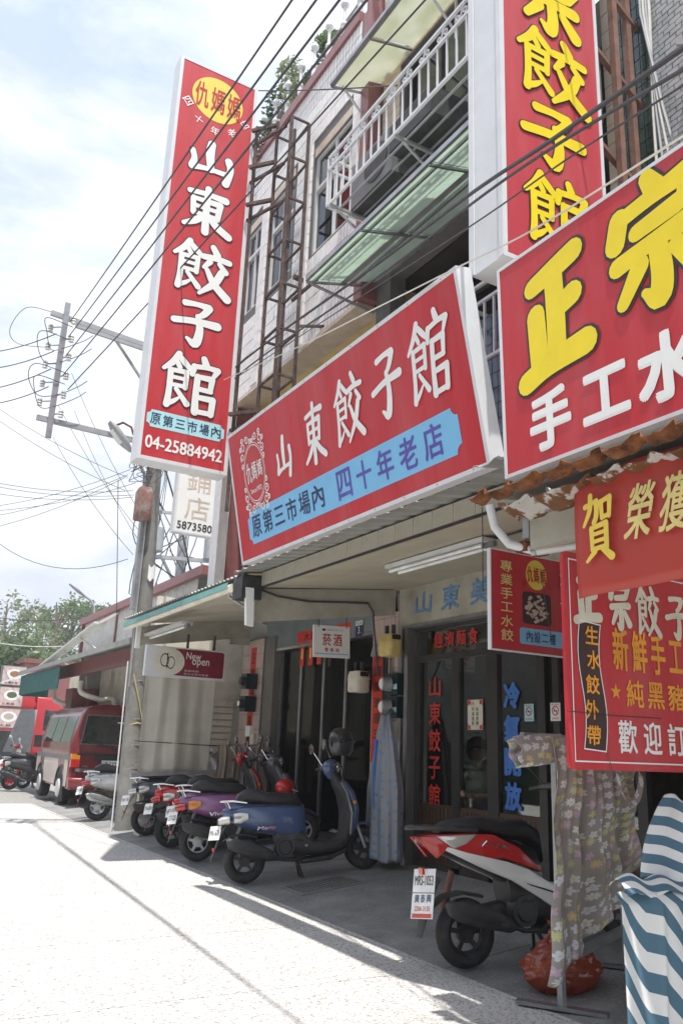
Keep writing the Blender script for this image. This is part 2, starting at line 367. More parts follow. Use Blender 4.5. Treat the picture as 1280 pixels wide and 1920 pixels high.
    def build(s, name, m, parent=None, mtx=None, **props):
        me = bpy.data.meshes.new(name); vs = s.v if mtx is None else [tuple(mtx @ V(v)) for v in s.v]
        me.from_pydata(vs, [], s.f); me.polygons.foreach_set('use_smooth', s.sm); me.materials.append(M[m] if isinstance(m, str) else m)
        me.update(); o = bpy.data.objects.new(name, me); COL.objects.link(o)
        if any(s.sm):
            try: me.set_sharp_from_angle(angle=R(50))
            except Exception: pass
        if parent is not None: o.parent = parent
        for k, v in props.items(): o[k] = v
        return o
def thing(name, label, cat, loc=(0, 0, 0), rot=(0, 0, 0), group=None, mtx=None):
    o = bpy.data.objects.new(name, None); COL.objects.link(o); o.empty_display_size = .1
    if mtx is not None: o.matrix_world = mtx
    else: o.location = loc; o.rotation_euler = rot
    o['label'] = label; o['category'] = cat
    if group: o['group'] = group
    return o
def tag(o, label, cat, group=None):
    o['label'] = label; o['category'] = cat
    if group: o['group'] = group
    return o
def struct(o): o['kind'] = 'structure'; return o
def copyp(o, loc, parent=None, rot=None):
    c = o.copy(); COL.objects.link(c); c.location = loc
    if rot: c.rotation_euler = rot
    if parent is not None: c.parent = parent
    return c
def frame(o, U, Vv):
    U = V(U).normalized(); Vv = V(Vv); Vv = (Vv-U*Vv.dot(U)).normalized(); N = U.cross(Vv)
    m = Matrix.Identity(4)
    for i in range(3): m[i][0] = U[i]; m[i][1] = Vv[i]; m[i][2] = N[i]; m[i][3] = o[i]
    return m

# ---------------- lettering ----------------
_gc = {}
def glyphmesh(txt, bold=0):
    k = (txt, bold)
    if k in _gc: return _gc[k]
    c = bpy.data.curves.new('t', 'FONT'); c.body = txt; c.size = 1; c.resolution_u = 3; c.offset = bold; c.fill_mode = 'FRONT'
    o = bpy.data.objects.new('t', c); COL.objects.link(o); bpy.context.view_layer.update()
    me = bpy.data.meshes.new_from_object(o.evaluated_get(bpy.context.evaluated_depsgraph_get()))
    vs = [v.co.copy() for v in me.vertices]; fs = [tuple(p.vertices) for p in me.polygons]
    bpy.data.objects.remove(o); bpy.data.curves.remove(c); bpy.data.meshes.remove(me)
    x0 = min(v.x for v in vs); x1 = max(v.x for v in vs); y0 = min(v.y for v in vs); y1 = max(v.y for v in vs)
    _gc[k] = (vs, fs, x0, x1, y0, y1); return _gc[k]
def put(mb, txt, cx, cy, w_, h_, z=.003, bold=.012, shear=0, rot=0, skip=False):
    """one string fitted into a w_ x h_ box centred on cx, cy of the sign's own plane"""
    vs, fs, x0, x1, y0, y1 = glyphmesh(txt, 0)
    bb = bold*1.15*min(h_/max(1e-4, y1-y0), w_/max(1e-4, x1-x0))
    sx_ = (w_-2*bb)/max(1e-4, x1-x0); sy = (h_-2*bb)/max(1e-4, y1-y0); cr_, sr = math.cos(rot), math.sin(rot)
    # the stroke is thickened with copies moved by half a stroke, each a hair higher than the last
    offs = [(0, 0)] if bold < .006 else [(-1, -1), (1, -1), (1, 1), (-1, 1)] if bold < .03 else [(-1, -1), (0, -1.2), (1, -1), (1.2, 0), (1, 1), (0, 1.2), (-1, 1), (-1.2, 0), (0, 0)]
    for k, (ox, oy) in enumerate(offs):
        o = []
        for v in vs:
            a = (v.x-(x0+x1)/2)*sx_+ox*bb*.7; b = (v.y-(y0+y1)/2)*sy+oy*bb*.7; a += shear*b
            o.append((cx+a*cr_-b*sr, cy+a*sr+b*cr_, z+k*.00012))
        mb.add(o, fs)
FLAT = {'一': .12, '二': .7, '三': .8, '十': .95, '工': .8, '山': .9}
def row(mb, s, x0, x1, cy, h_, z=.003, bold=.012, dy=0, shear=0, wf=.82):
    n = len(s); p = (x1-x0)/n
    for i, ch in enumerate(s):
        if ch == ' ': continue
        put(mb, ch, x0+p*(i+.5), cy+dy*i, p*wf, h_*FLAT.get(ch, 1), z, bold, shear)
def column(mb, s, cx, y1, y0, w_, z=.003, bold=.012, hf=.84, dx=0):
    n = len(s); p = (y1-y0)/n
    for i, ch in enumerate(s): put(mb, ch, cx+dx*i, y1-p*(i+.5), w_, p*hf*FLAT.get(ch, 1), z, bold)
# brush-written characters, stroke by stroke: (x, y down, half width) in a 100 box
SHI = [[(27, 2, 5), (18, 18, 5), (3, 33, 3)], [(27, 5, 4), (38, 15, 5), (50, 25, 4)], [(25, 17, 4), (30, 25, 4)], [(14, 33, 3.5), (43, 31, 4)], [(43, 31, 4), (42, 59, 4)], [(16, 45, 3), (41, 44, 3)], [(16, 58, 3), (42, 57, 3.5)], [(15, 33, 4.5), (15, 70, 4.5), (13, 94, 5)], [(13, 93, 4), (24, 86, 3.5), (33, 78, 2)], [(27, 64, 3.5), (38, 76, 4), (47, 86, 5)]]
GL = {
 '山': [[(48, 3, 8), (46, 30, 9), (50, 70, 7)], [(9, 36, 6), (14, 55, 6), (11, 76, 8)], [(11, 76, 7), (45, 70, 5), (88, 68, 6)], [(87, 32, 8), (92, 55, 7), (84, 92, 8)]],
 '東': [[(14, 17, 5), (50, 13, 5), (86, 14, 7)], [(22, 30, 5), (24, 62, 5)], [(22, 30, 4), (76, 28, 6)], [(76, 28, 6), (72, 62, 5)], [(24, 46, 4), (74, 44, 4)], [(24, 61, 4), (73, 60, 4)], [(50, 1, 6), (49, 50, 6), (50, 97, 7)], [(46, 62, 6), (28, 80, 6), (8, 92, 4)], [(53, 60, 5), (72, 78, 7), (97, 92, 7)]],
 '餃': SHI+[[(68, 1, 5), (76, 14, 6)], [(53, 24, 5), (75, 21, 5), (98, 22, 5)], [(64, 31, 5), (54, 45, 3)], [(81, 30, 4), (93, 43, 5)], [(86, 46, 6), (75, 70, 6), (50, 97, 3)], [(60, 48, 4), (74, 72, 6), (99, 94, 7)]],
 '子': [[(24, 10, 6), (50, 7, 5), (74, 8, 7)], [(75, 9, 7), (65, 24, 6), (52, 34, 4)], [(53, 32, 5), (59, 60, 7), (52, 90, 8), (34, 82, 3)], [(5, 51, 6), (45, 44, 6), (95, 42, 8)]],
 '館': SHI+[[(71, 0, 5), (75, 10, 6)], [(55, 17, 5), (52, 32, 4)], [(55, 17, 4), (80, 14, 4), (97, 15, 5)], [(97, 15, 5), (89, 30, 3)], [(62, 34, 5), (61, 70, 5), (62, 96, 6)], [(62, 34, 4), (88, 33, 5)], [(88, 33, 5), (86, 55, 4)], [(62, 55, 4), (87, 55, 4)], [(62, 70, 4), (92, 69, 5)], [(92, 69, 5), (90, 95, 5)], [(62, 95, 4), (91, 94, 4)]],
 '正': [[(20, 16, 8), (55, 10, 9), (82, 5, 9)], [(52, 12, 9), (53, 50, 9), (52, 86, 9)], [(54, 46, 8), (78, 40, 9)], [(24, 42, 9), (27, 88, 9)], [(6, 95, 9), (40, 88, 9), (92, 84, 10)]],
 '宗': [[(47, 0, 6), (54, 12, 8)], [(15, 20, 8), (9, 38, 8)], [(14, 21, 6), (50, 17, 6), (88, 14, 8)], [(90, 15, 8), (80, 33, 6)], [(32, 38, 6), (74, 34, 7)], [(10, 57, 7), (50, 52, 6), (90, 50, 8)], [(52, 54, 7), (54, 80, 8), (49, 96, 8), (36, 88, 3)], [(33, 65, 7), (13, 88, 5)], [(70, 64, 6), (90, 86, 9)]],
 '賀': [[(10, 17, 5), (30, 14, 4), (46, 12, 5)], [(46, 12, 5), (44, 34, 5), (36, 44, 5)], [(28, 2, 5), (24, 24, 5), (4, 46, 3)], [(60, 15, 5), (62, 40, 4)], [(60, 15, 4), (88, 11, 5)], [(88, 11, 5), (84, 39, 4)], [(62, 39, 4), (85, 37, 4)], [(28, 52, 5), (29, 84, 4)], [(28, 52, 4), (74, 48, 5)], [(74, 48, 5), (73, 84, 5)], [(29, 62, 3.5), (73, 60, 3.5)], [(29, 73, 3.5), (73, 71, 3.5)], [(29, 84, 4), (73, 82, 4)], [(38, 87, 5), (12, 100, 3)], [(62, 85, 5), (88, 99, 7)]],
}
def crom(p, k=5):
    if len(p) < 3: return [tuple(p[0][j]+(p[1][j]-p[0][j])*i/k for j in range(3)) for i in range(k+1)]
    q = [tuple(2*a-b for a, b in zip(p[0], p[1]))]+list(p)+[tuple(2*a-b for a, b in zip(p[-1], p[-2]))]; o = []
    for i in range(1, len(q)-2):
        for j in range(k):
            t = j/k; o.append(tuple(.5*((2*q[i][m])+(-q[i-1][m]+q[i+1][m])*t+(2*q[i-1][m]-5*q[i][m]+4*q[i+1][m]-q[i+2][m])*t*t+(-q[i-1][m]+3*q[i][m]-3*q[i+1][m]+q[i+2][m])*t**3) for m in range(3)))
    o.append(tuple(p[-1])); return o
def brush(mb, ch, cx, cy, w_, h_, z=.003, grow=0, fat=1.0, shear=0, seed=0):
    for si, st in enumerate(GL[ch]):
        pts = [(cx+(x/100-.5)*w_+shear*(.5-y/100)*h_, cy+(.5-y/100)*h_, max(.4, r_*fat)*(w_+h_)/200+grow) for x, y, r_ in crom(st)]
        zz = z+si*.0003; L_, R_ = [], []
        n = len(pts)
        for i in range(n):
            a = pts[max(0, i-1)]; b = pts[min(n-1, i+1)]; dx, dy = b[0]-a[0], b[1]-a[1]; d = math.hypot(dx, dy) or 1; nx, ny = -dy/d, dx/d
            x, y, r_ = pts[i]
            L_.append((x+nx*r_, y+ny*r_, zz+i*.000015)); R_.append((x-nx*r_, y-ny*r_, zz+i*.000015))
        def capv(i, s_):
            a = pts[i]; b = pts[i-s_]; dx, dy = a[0]-b[0], a[1]-b[1]; d = math.hypot(dx, dy) or 1; dx /= d; dy /= d; o = []
            for k in range(1, 5):
                t = math.pi*k/5; c_, s2 = math.cos(t), math.sin(t)
                o.append((a[0]+a[2]*(s2*dx*.85-s_*c_*dy*-1*-1), a[1]+a[2]*(s2*dy*.85+s_*c_*dx), zz))
            return o
        c1 = capv(n-1, 1); c0 = capv(0, -1)
        ring = L_+c1+R_[::-1]+c0[::-1] if False else None
        o = len(mb.v)
        mb.v += L_+R_; mb.f += [(o+n+i, o+n+i+1, o+i+1, o+i) for i in range(n-1)]; mb.sm += [False]*(n-1)
        for (x, y, r_), zo in ((pts[0], -.00004), (pts[-1], .00027)):
            k = 12; mb.add([(x+r_*math.cos(2*math.pi*t/k), y+r_*math.sin(2*math.pi*t/k), zz+zo) for t in range(k)], [tuple(range(k))])
def bbrush(parent, chars, m, mo=None, z=.003, grow=.01, fat=1.0, name='lettering', shear=0):
    """chars: (char, cx, cy, w, h); mo = outline material"""
    if mo:
        a = MB()
        for c in chars: brush(a, *c, z=z, grow=grow, fat=fat, shear=shear)
        a.build('letter_outline', mo, parent); z += .0032
    a = MB()
    for c in chars: brush(a, *c, z=z, fat=fat, shear=shear)
    return a.build(name, m, parent)
def rrect(x0, y0, x1, y1, r, n=5, notch=False):
    o = []
    for cx, cy, a0 in ((x1-r, y0+r, -90), (x1-r, y1-r, 0), (x0+r, y1-r, 90), (x0+r, y0+r, 180)):
        for k in range(n+1):
            a = R(a0+90*k/n)
            if notch:
                kx = x1 if cx > (x0+x1)/2 else x0; ky = y1 if cy > (y0+y1)/2 else y0
                b = R(a0+90*(n-k)/n)+math.pi; o.append((kx+r*math.cos(b), ky+r*math.sin(b)))
            else: o.append((cx+r*math.cos(a), cy+r*math.sin(a)))
    return o
def plate(mb, poly, z): mb.add([(p[0], p[1], z) for p in poly], [tuple(range(len(poly)))])
def ring(mb, c, r0, r1, z, n=36, sx_=1, sy=1):
    vs = [(c[0]+r*sx_*math.cos(2*math.pi*k/n), c[1]+r*sy*math.sin(2*math.pi*k/n), z) for r in (r0, r1) for k in range(n)]
    mb.add(vs, [(k, (k+1) % n, n+(k+1) % n, n+k)[::-1] for k in range(n)])
def disc(mb, c, rx, ry, z, n=36): mb.add([(c[0]+rx*math.cos(2*math.pi*k/n), c[1]+ry*math.sin(2*math.pi*k/n), z) for k in range(n)], [tuple(range(n))])
def zr(x): return max(0, .12*(min(x, 5.55)-3.72))
# ---------------- ground ----------------
g = MB(); g.quad((-400, -50, -.06), (400, -50, -.06), (400, 450, -.06), (-400, 450, -.06)); struct(g.build('ground', 'field'))
g = MB(); g.quad((-12, -12, -.035), (3.70, -12, -.035), (3.70, 19.2, -.035), (-12, 19.2, -.035)); road = struct(g.build('road', 'joint'))
js = [-12, -7.6, -4.0, -2.2, -.45, 1.3, 3.1, 4.93, 6.45, 8.4, 10.3, 12.2, 14.0, 15.9, 17.7, 19.2]
sl = None
for i in range(len(js)-1):
    for a, b in ((-12, -1.4), (-1.4, 3.70)):
        m_ = MB(); m_.box((a+.004, js[i]+.004, -.03), (b-.004, js[i+1]-.004, 0)); m_.build('slab', 'road', road)
g = MB(); g.quad((-12, 19.2, -.004), (60, 19.2, -.004), (60, 160, -.004), (-12, 160, -.004)); struct(g.build('far_road', 'asphalt'))
# forecourt rising from the road joint to the shopfronts
g = MB(); 
for a, b in ((1.0, 4.93), (4.94, 8.72), (8.73, 12.6), (12.61, 19.2)):
    g.add([(3.75, a, .001), (5.55, a, zr(5.55)), (5.55, b, zr(5.55)), (3.75, b, .001), (3.75, a, -.05), (5.55, a, -.05), (5.55, b, -.05), (3.75, b, -.05)], [(0, 1, 2, 3), (0, 4, 5, 1), (2, 6, 7, 3), (0, 3, 7, 4), (1, 5, 6, 2)])
g.quad((5.55, .5, zr(6)), (9.5, .5, zr(6)), (9.5, 19.2, zr(6)), (5.55, 19.2, zr(6)))
g.quad((3.70, -12, -.004), (9.5, -12, -.004), (9.5, 1.0, -.004), (3.70, 1.0, -.004))
struct(g.build('forecourt_pavement', 'ramp'))
g = MB(); g.box((3.702, 1.0, -.04), (3.746, 19.2, .004)); struct(g.build('kerb_strip', 'road'))
# drain cover
SL = math.atan(.12)
t = thing('drain_cover', 'rectangular slotted concrete drain cover in the forecourt beside the blue scooter', 'drain cover', (4.02, 7.49, zr(4.02)+.004), (0, -SL, 0))
m_ = MB(); m_.box((0, 0, -.01), (.71, .45, .006)); m_.build('frame', 'concrete', t)
m_ = MB()
for i in range(15):
    for j in range(7): m_.box((.045+i*.043, .035+j*.058, .0065), (.062+i*.043, .072+j*.058, .0085))
m_.build('slot', 'black', t, kind='stuff')
t = thing('manhole_cover', 'dark round-cornered utility cover sunk in the road at the bottom edge', 'manhole cover', (2.86, 3.62, .002))
m_ = MB(); m_.loft([((0, 0, 0), (.32, 0, 0), (0, .2, 0)), ((0, 0, .006), (.32, 0, 0), (0, .2, 0))], 32, 5); m_.build('rim', 'joint', t)
m_ = MB(); m_.loft([((0, 0, .006), (.27, 0, 0), (0, .155, 0)), ((0, 0, .012), (.265, 0, 0), (0, .15, 0))], 32, 5); m_.build('lid', 'steel', t)

# ---------------- buildings: helpers ----------------
def tiles(mb, x, y0, y1, z0, z1, w_, h_, gap=.009, t=.010, face=-1, axis='x', stag=False, holes=()):
    """tile grid on a wall; axis x: wall facing -x at x; axis y: wall facing -y at y (y0,y1 are then x range)"""
    nz = max(1, round((z1-z0)/h_)); hh = (z1-z0)/nz; ny = max(1, round((y1-y0)/w_)); ww = (y1-y0)/ny
    for j in range(nz):
        off = ww/2 if stag and j % 2 else 0
        for i in range(ny+(1 if off else 0)):
            a = max(y0, y0+i*ww-off)+gap/2; b = min(y1, y0+(i+1)*ww-off)-gap/2; c = z0+j*hh+gap/2; d = c+hh-gap
            if b-a < .01: continue
            if any(a < h[1] and b > h[0] and c < h[3] and d > h[2] for h in holes): continue
            k = t+rnd.uniform(-.0015, .0015)
            if axis == 'x': vs = [(x, a, c), (x, b, c), (x, b, d), (x, a, d), (x-k, a, c), (x-k, b, c), (x-k, b, d), (x-k, a, d)]
            else: vs = [(a, x, c), (b, x, c), (b, x, d), (a, x, d), (a, x-k, c), (b, x-k, c), (b, x-k, d), (a, x-k, d)]
            mb.add(vs, [(4, 5, 6, 7), (0, 1, 5, 4), (1, 2, 6, 5), (2, 3, 7, 6), (3, 0, 4, 7)])
def wallbox(name, m, parent, a, b, **k): q = MB(); q.box(a, b); return q.build(name, m, parent, **k)
def wall_with_holes(x0, x1, y0, y1, z0, z1, holes):
    """solid wall with real openings, as butted boxes"""
    q = MB(); ys = sorted({y0, y1, *[h[0] for h in holes], *[h[1] for h in holes]}); zs = sorted({z0, z1, *[h[2] for h in holes], *[h[3] for h in holes]})
    for i in range(len(ys)-1):
        run = None
        for j in range(len(zs)-1):
            cy, cz = (ys[i]+ys[i+1])/2, (zs[j]+zs[j+1])/2
            solid = not any(h[0] < cy < h[1] and h[2] < cz < h[3] for h in holes)
            if solid: run = [zs[j] if run is None else run[0], zs[j+1]]
            if (not solid or j == len(zs)-2) and run: q.box((x0, ys[i], run[0]), (x1, ys[i+1], run[1])); run = None
    return q
def window(parent, x, y0, y1, z0, z1, splits=2, trans=None, fm='whitepaint', dep=.08, gm='winglass', fw=.045, back='darkroom', name='window'):
    q = MB(); q.box((x, y0, z0), (x+dep, y0+fw, z1)); q.box((x, y1-fw, z0), (x+dep, y1, z1)); q.box((x, y0+fw, z0), (x+dep, y1-fw, z0+fw)); q.box((x, y0+fw, z1-fw), (x+dep, y1-fw, z1))
    w_ = (y1-y0)/splits
    for i in range(1, splits): q.box((x+.004, y0+i*w_-fw/2, z0+fw), (x+dep-.004, y0+i*w_+fw/2, z1-fw))
    if trans: q.box((x-.006, y0+fw, trans), (x+dep-.01, y1-fw, trans+fw*1.2))
    o = q.build(name, fm, parent)
    for i in range(splits):
        for a, b in (((z0, trans), (trans, z1)) if trans else ((z0, z1),)):
            p = MB(); p.box((x+.03, y0+i*w_+fw*.6, a+fw*.6), (x+.036, y0+(i+1)*w_-fw*.6, b-fw*.6)); p.build('pane', gm, o)
    return o

# ---------------- white tiled building (upper storeys over the left shop) ----------------
XU = 4.20
bA = thing('white_tiled_building', 'white tiled building with maroon parapet and tall windows behind the tall red sign', 'building', (XU, 7.3, 0))
bA_m = Matrix.Translation((-XU, -7.3, 0))
def pa(mb, name, m, **k): return mb.build(name, m, bA, bA_m, **k)
holesA = [(7.38, 8.42, 7.48, 8.98), (9.02, 9.76, 7.60, 9.10), (10.05, 10.62, 7.60, 9.0)]
wA = pa(wall_with_holes(XU, XU+.25, 7.15, 10.75, 6.22, 10.30, holesA), 'wall', 'grout')
def chm(parent, mb, name, m, **k):
    return mb.build(name, m, parent, bA_m, **k)
q = MB(); tiles(q, XU, 7.30, 10.75, 6.22, 10.30, .078, .20, gap=.015, holes=[(h[0]-.02, h[1]+.02, h[2]-.02, h[3]+.14) for h in holesA]); chm(wA, q, 'wall_tile', 'tilewhite', kind='stuff')
# soldier course over each window, tile by tile
for h in holesA:
    n_ = int((h[1]-h[0])/.075)
    for i in range(n_):
        q = MB(); a = h[0]+i*(h[1]-h[0])/n_; q.box((XU-.014, a+.004, h[3]+.004), (XU+.07, a+(h[1]-h[0])/n_-.004, h[3]+.13)); chm(wA, q, 'lintel_tile', 'tilebeige')
    mtx0 = window(bA, XU+.02, h[0], h[1], h[2], h[3], 2, trans=h[2]+.95, gm='winglass')
    mtx0.matrix_local = bA_m
# window surround piers (pale pinkish stacked tiles)
for y_ in (7.22, 8.50, 9.86):
    z = 6.26
    while z < 9.2:
        q = MB(); q.box((XU-.028, y_+.003, z+.004), (XU-.011, y_+.13, z+.196)); q.box((XU-.028, y_+.136, z+.004), (XU-.011, y_+.19, z+.196)); chm(wA, q, 'surround_tile', 'tilewhite'); z += .2
q = MB(); q.box((XU-.05, 7.32, 10.30), (XU+.3, 10.80, 10.46)); pa(q, 'parapet_coping', 'tilemaroon')
q = MB(); q.box((XU-.035, 7.15, 6.22), (XU-.013, 7.215, 10.30)); q.box((XU-.035, 7.04, 6.22), (XU+.2, 7.149, 10.5)); pa(q, 'downpipe_strip', 'tilemaroon')
# roof, end wall, rear
q = MB(); q.box((XU+.26, 7.15, 10.1), (11, 10.75, 10.25)); q.box((XU, 10.751, 3.45), (11, 10.9, 10.30)); q.box((10.9, 1, 0), (11, 10.75, 10.1)); q.split('shell_wall', 'tilewhite', bA, bA_m)
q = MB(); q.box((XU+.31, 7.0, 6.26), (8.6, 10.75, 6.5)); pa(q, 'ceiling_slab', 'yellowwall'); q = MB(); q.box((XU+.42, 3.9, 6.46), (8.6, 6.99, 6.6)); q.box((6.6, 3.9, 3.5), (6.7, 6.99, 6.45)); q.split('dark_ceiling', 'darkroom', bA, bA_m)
q = MB(); q.box((7.0, 7.0, 3.5), (7.1, 10.75, 6.255)); q.box((4.6, 10.60, 3.5), (6.99, 10.74, 6.255)); pa(q, 'terrace_wall', 'yellowwall')
q = MB(); q.box((XU-.02, 7.15, 6.16), (XU+.30, 10.75, 6.215)); pa(q, 'soffit_edge', 'tilebeige')
q = MB(); q.box((XU+.05, 10.62, 3.4), (XU+.3, 10.75, 6.15)); q.box((4.6, 7.0, 3.5), (4.8, 7.2, 6.25)); q.split('pillar', 'tilemaroon', bA, bA_m)
q = MB(); tiles(q, 4.6, 10.75, 10.76, 3.3, 6.2, .05, .2); q.box((4.05, 10.5, 3.2), (4.19, 10.75, 6.1)); pa(q, 'corner_pier', 'tilewhite')
q = MB(); q.cyl((4.9, 8.6, 6.259), (4.9, 8.6, 6.23), .20, n=24); q.loft([((4.9, 8.6, 6.23), (.19, 0, 0), (0, .19, 0)), ((4.9, 8.6, 6.18), (.15, 0, 0), (0, .15, 0)), ((4.9, 8.6, 6.15), (.04, 0, 0), (0, .04, 0))], 24, 2)
q.build('ceiling_lamp', 'lampwhite')
tag(bpy.data.objects['ceiling_lamp'], 'round glass ceiling lamp on the yellow terrace ceiling above the red signs', 'lamp')
# roof plants and the silver balustrade
for i in range(11):
    y = 6.1+i*.42
    q = MB(); q.cyl((0, 0, 0), (0, 0, .16), .035); q.ball((0, 0, .19), .05, 10, 6); q.cyl((0, 0, .22), (0, 0, .50), .022); q.ball((0, 0, .53), .06, 10, 6); q.ball((0, 0, .60), .028, 8, 5)
    o = q.build('balustrade_post', 'whitealu', bA); o.location = (-.01, y-7.3, 3.16+7.3)
q = MB(); q.tube([(XU+.08, 6.0, 10.86), (XU+.08, 10.6, 10.86)], .02); pa(q, 'balustrade_rail', 'steel')
def leafmass(name, label, cat, c, r, n, m, size, seed=1, group=None, kind=None, blobs=8, parent=None):
    rg = random.Random(seed); q = MB(); cs = []
    for i in range(blobs):
        a = V((rg.uniform(-1, 1), rg.uniform(-1, 1), rg.uniform(-1, 1))); cs.append((V((a.x*r[0]*.7, a.y*r[1]*.7, a.z*r[2]*.7)), rg.uniform(.25, .6)))
    for i in range(n):
        cc, rr = rg.choice(cs); d = V((rg.gauss(0, 1), rg.gauss(0, 1), rg.gauss(0, 1))).normalized()*rr*(rg.random()**.35)
        p = cc+V((d.x*r[0], d.y*r[1], d.z*r[2])); u = V((rg.gauss(0, 1), rg.gauss(0, 1), rg.gauss(0, .6))).normalized(); vv = u.cross(V((rg.gauss(0, 1), rg.gauss(0, 1), rg.gauss(0, 1)))).normalized(); s_ = size*rg.uniform(.5, 1.3)
        q.add([p-u*s_, p+vv*s_*.42, p+u*s_, p-vv*s_*.42], [(0, 1, 2, 3)])
    return q
for i, (y, z, r_, m_, lb) in enumerate(((9.0, 10.95, (.35, .5, .55), 'leafA', 'bushy green roof plant nearest the balustrade end'), (9.75, 11.05, (.4, .55, .6), 'leafB', 'yellow-green roof shrub in the middle of the parapet planting'), (10.5, 10.8, (.4, .5, .75), 'leafC', 'dark feathery roof shrub right beside the tall red sign'))):
    t = thing('roof_plant', lb, 'plant', (XU+.35, y, 10.3), group='plants on the white building roof')
    q = leafmass('', '', '', None, r_, 1800, m_, .055, i+3); o = q.build('foliage', m_, t); o.location = (0, 0, z-10.3)
    q = MB(); q.tube([(0, 0, 0), (.03, .02, .3), (0, 0, .7)], .02); q.build('stem', 'bark', t)

# ---------------- beige building with balcony ----------------
XB = 4.36
bB = thing('balcony_building', 'beige tiled building with dark openings, silver balcony and two glass canopies', 'building', (XB, 3.9, 0))
bB_m = Matrix.Translation((-XB, -3.9, 0))
def pb(mb, name, m, parent=None, **k): return mb.build(name, m, parent or bB, bB_m, **k)
holesB = [(3.9, 4.98, 7.15, 9.12), (5.35, 6.62, 7.15, 9.12), (3.9, 6.75, 3.6, 6.42)]
wB = pb(wall_with_holes(XB, XB+.2, 3.9, 7.03, 3.4, 11.6, holesB), 'wall', 'grout')
q = MB(); tiles(q, XB, 3.9, 7.03, 9.35, 11.6, .11, .11); pb(q, 'upper_tile', 'tilewhite', wB, kind='stuff')
q = MB(); tiles(q, XB, 3.9, 7.03, 6.55, 7.12, .22, .09, stag=True); pb(q, 'band_tile', 'tilebeige', wB, kind='stuff')
for (a, b) in ((4.99, 5.34), (6.63, 6.99)):          # piers, brick by brick
    z = 7.15
    while z < 9.3:
        ww = (b-a)/2
        for k in range(2): q = MB(); q.box((XB-.014, a+k*ww+.004, z+.004), (XB-.001, a+(k+1)*ww-.004, z+.126)); pb(q, 'pier_tile', 'tilebeige', wB)
        z += .13
y = 3.9
while y < 6.95:
    q = MB(); q.box((XB-.016, y+.004, 9.14), (XB-.001, y+.196, 9.24)); pb(q, 'head_tile', 'tilebeige', wB); y += .2
for h in holesB[:2]:
    window(bB, XB+.08, h[0]+.02, h[1]-.02, h[2], h[3]-.02, 2, fm='darkframe', gm='winglass').matrix_local = bB_m
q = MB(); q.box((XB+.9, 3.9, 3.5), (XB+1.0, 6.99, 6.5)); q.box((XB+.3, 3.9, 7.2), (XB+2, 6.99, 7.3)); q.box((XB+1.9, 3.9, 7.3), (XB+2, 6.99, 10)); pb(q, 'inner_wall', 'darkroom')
q = MB()
for i in range(5): q.box((XB+.5, 3.95+i*.72, 3.6), (XB+.56, 4.0+i*.72, 6.42))
for z in (5.0, 5.9): q.box((XB+.494, 3.95, z), (XB+.55, 6.9, z+.06))
pb(q, 'terrace_frame', 'darkframe')
q = MB(); tiles(q, XB+.12, 4.0, 5.9, 3.9, 5.25, .075, .15); pb(q, 'blue_tile', 'tileblue', kind='stuff')
wallbox('terrace_parapet', 'grout', bB, (.121, .1, -0+3.6), (.2, 2.0, 5.26))
q = MB(); q.box((XB+.02, 5.72, 3.6), (XB+.10, 5.84, 5.42)); pb(q, 'green_pipe_cover', 'whitealu')
def canopy(name, label, xo, xw, zo, zw, y0, y1, m, panels, rails, mf='steel', group=None):
    t = thing(name, label, 'canopy', (xw, y0, zw), group=group)
    dx, dz = xo-xw, zo-zw
    for i in range(panels):
        a = (y1-y0)*i/panels; b = (y1-y0)*(i+1)/panels
        q = MB(); q.add([(0, a+.01, 0), (dx, a+.01, dz), (dx, b-.01, dz), (0, b-.01, 0), (0, a+.01, .008), (dx, a+.01, dz+.008), (dx, b-.01, dz+.008), (0, b-.01, .008)], [(0, 1, 2, 3), (7, 6, 5, 4), (0, 4, 5, 1), (2, 6, 7, 3), (1, 5, 6, 2)]); q.build('glass_panel', m, t)
    q = MB(); L1 = y1-y0
    for k in rails: q.bar((dx*k, 0, dz*k-.025), (dx*k, L1, dz*k-.025), .022, .03)
    for i in range(panels+1): q.bar((0, L1*i/panels, -.030), (dx, L1*i/panels, dz-.030), .022, .025)
    q.build('frame', mf, t)
    q = MB(); q.bar((dx*.99-.01, 0, dz), (dx*.99-.01, L1, dz), .03, .05); q.build('edge_trim', mf, t)
    return t
cz = canopy('glass_canopy', 'long green wired-glass canopy below the silver balcony', 3.50, 4.34, 6.22, 6.45, 3.75, 7.08, 'greenglass', 3, (.34, .9), group='glass canopies')
q = MB(); q.add([(-.42, 0, -.128), (-.34, 0, -.106), (-.34, 3.33, -.106), (-.42, 3.33, -.128)], [(0, 1, 2, 3)]); q.build('perforated_strip', 'galv', cz)
q = MB(); q.bar((0, .03, -.38), (-.80, .03, -.26), .02); q.bar((0, 3.3, -.38), (-.80, 3.3, -.28), .025); q.split('bracket', 'galv', cz)
cz = canopy('glass_canopy', 'upper yellowish glass canopy above the balcony openings', 3.75, 4.34, 9.02, 9.18, 3.9, 7.22, 'greenglass2', 4, (.96,), group='glass canopies')
q = MB(); 
for y in (1.65, 3.3): q.bar((0, y, -.55), (-.45, y, -.13), .022); q.bar((-.02, y, -.6), (-.02, y, 0), .022)
q.split('bracket', 'whitepaint', cz)
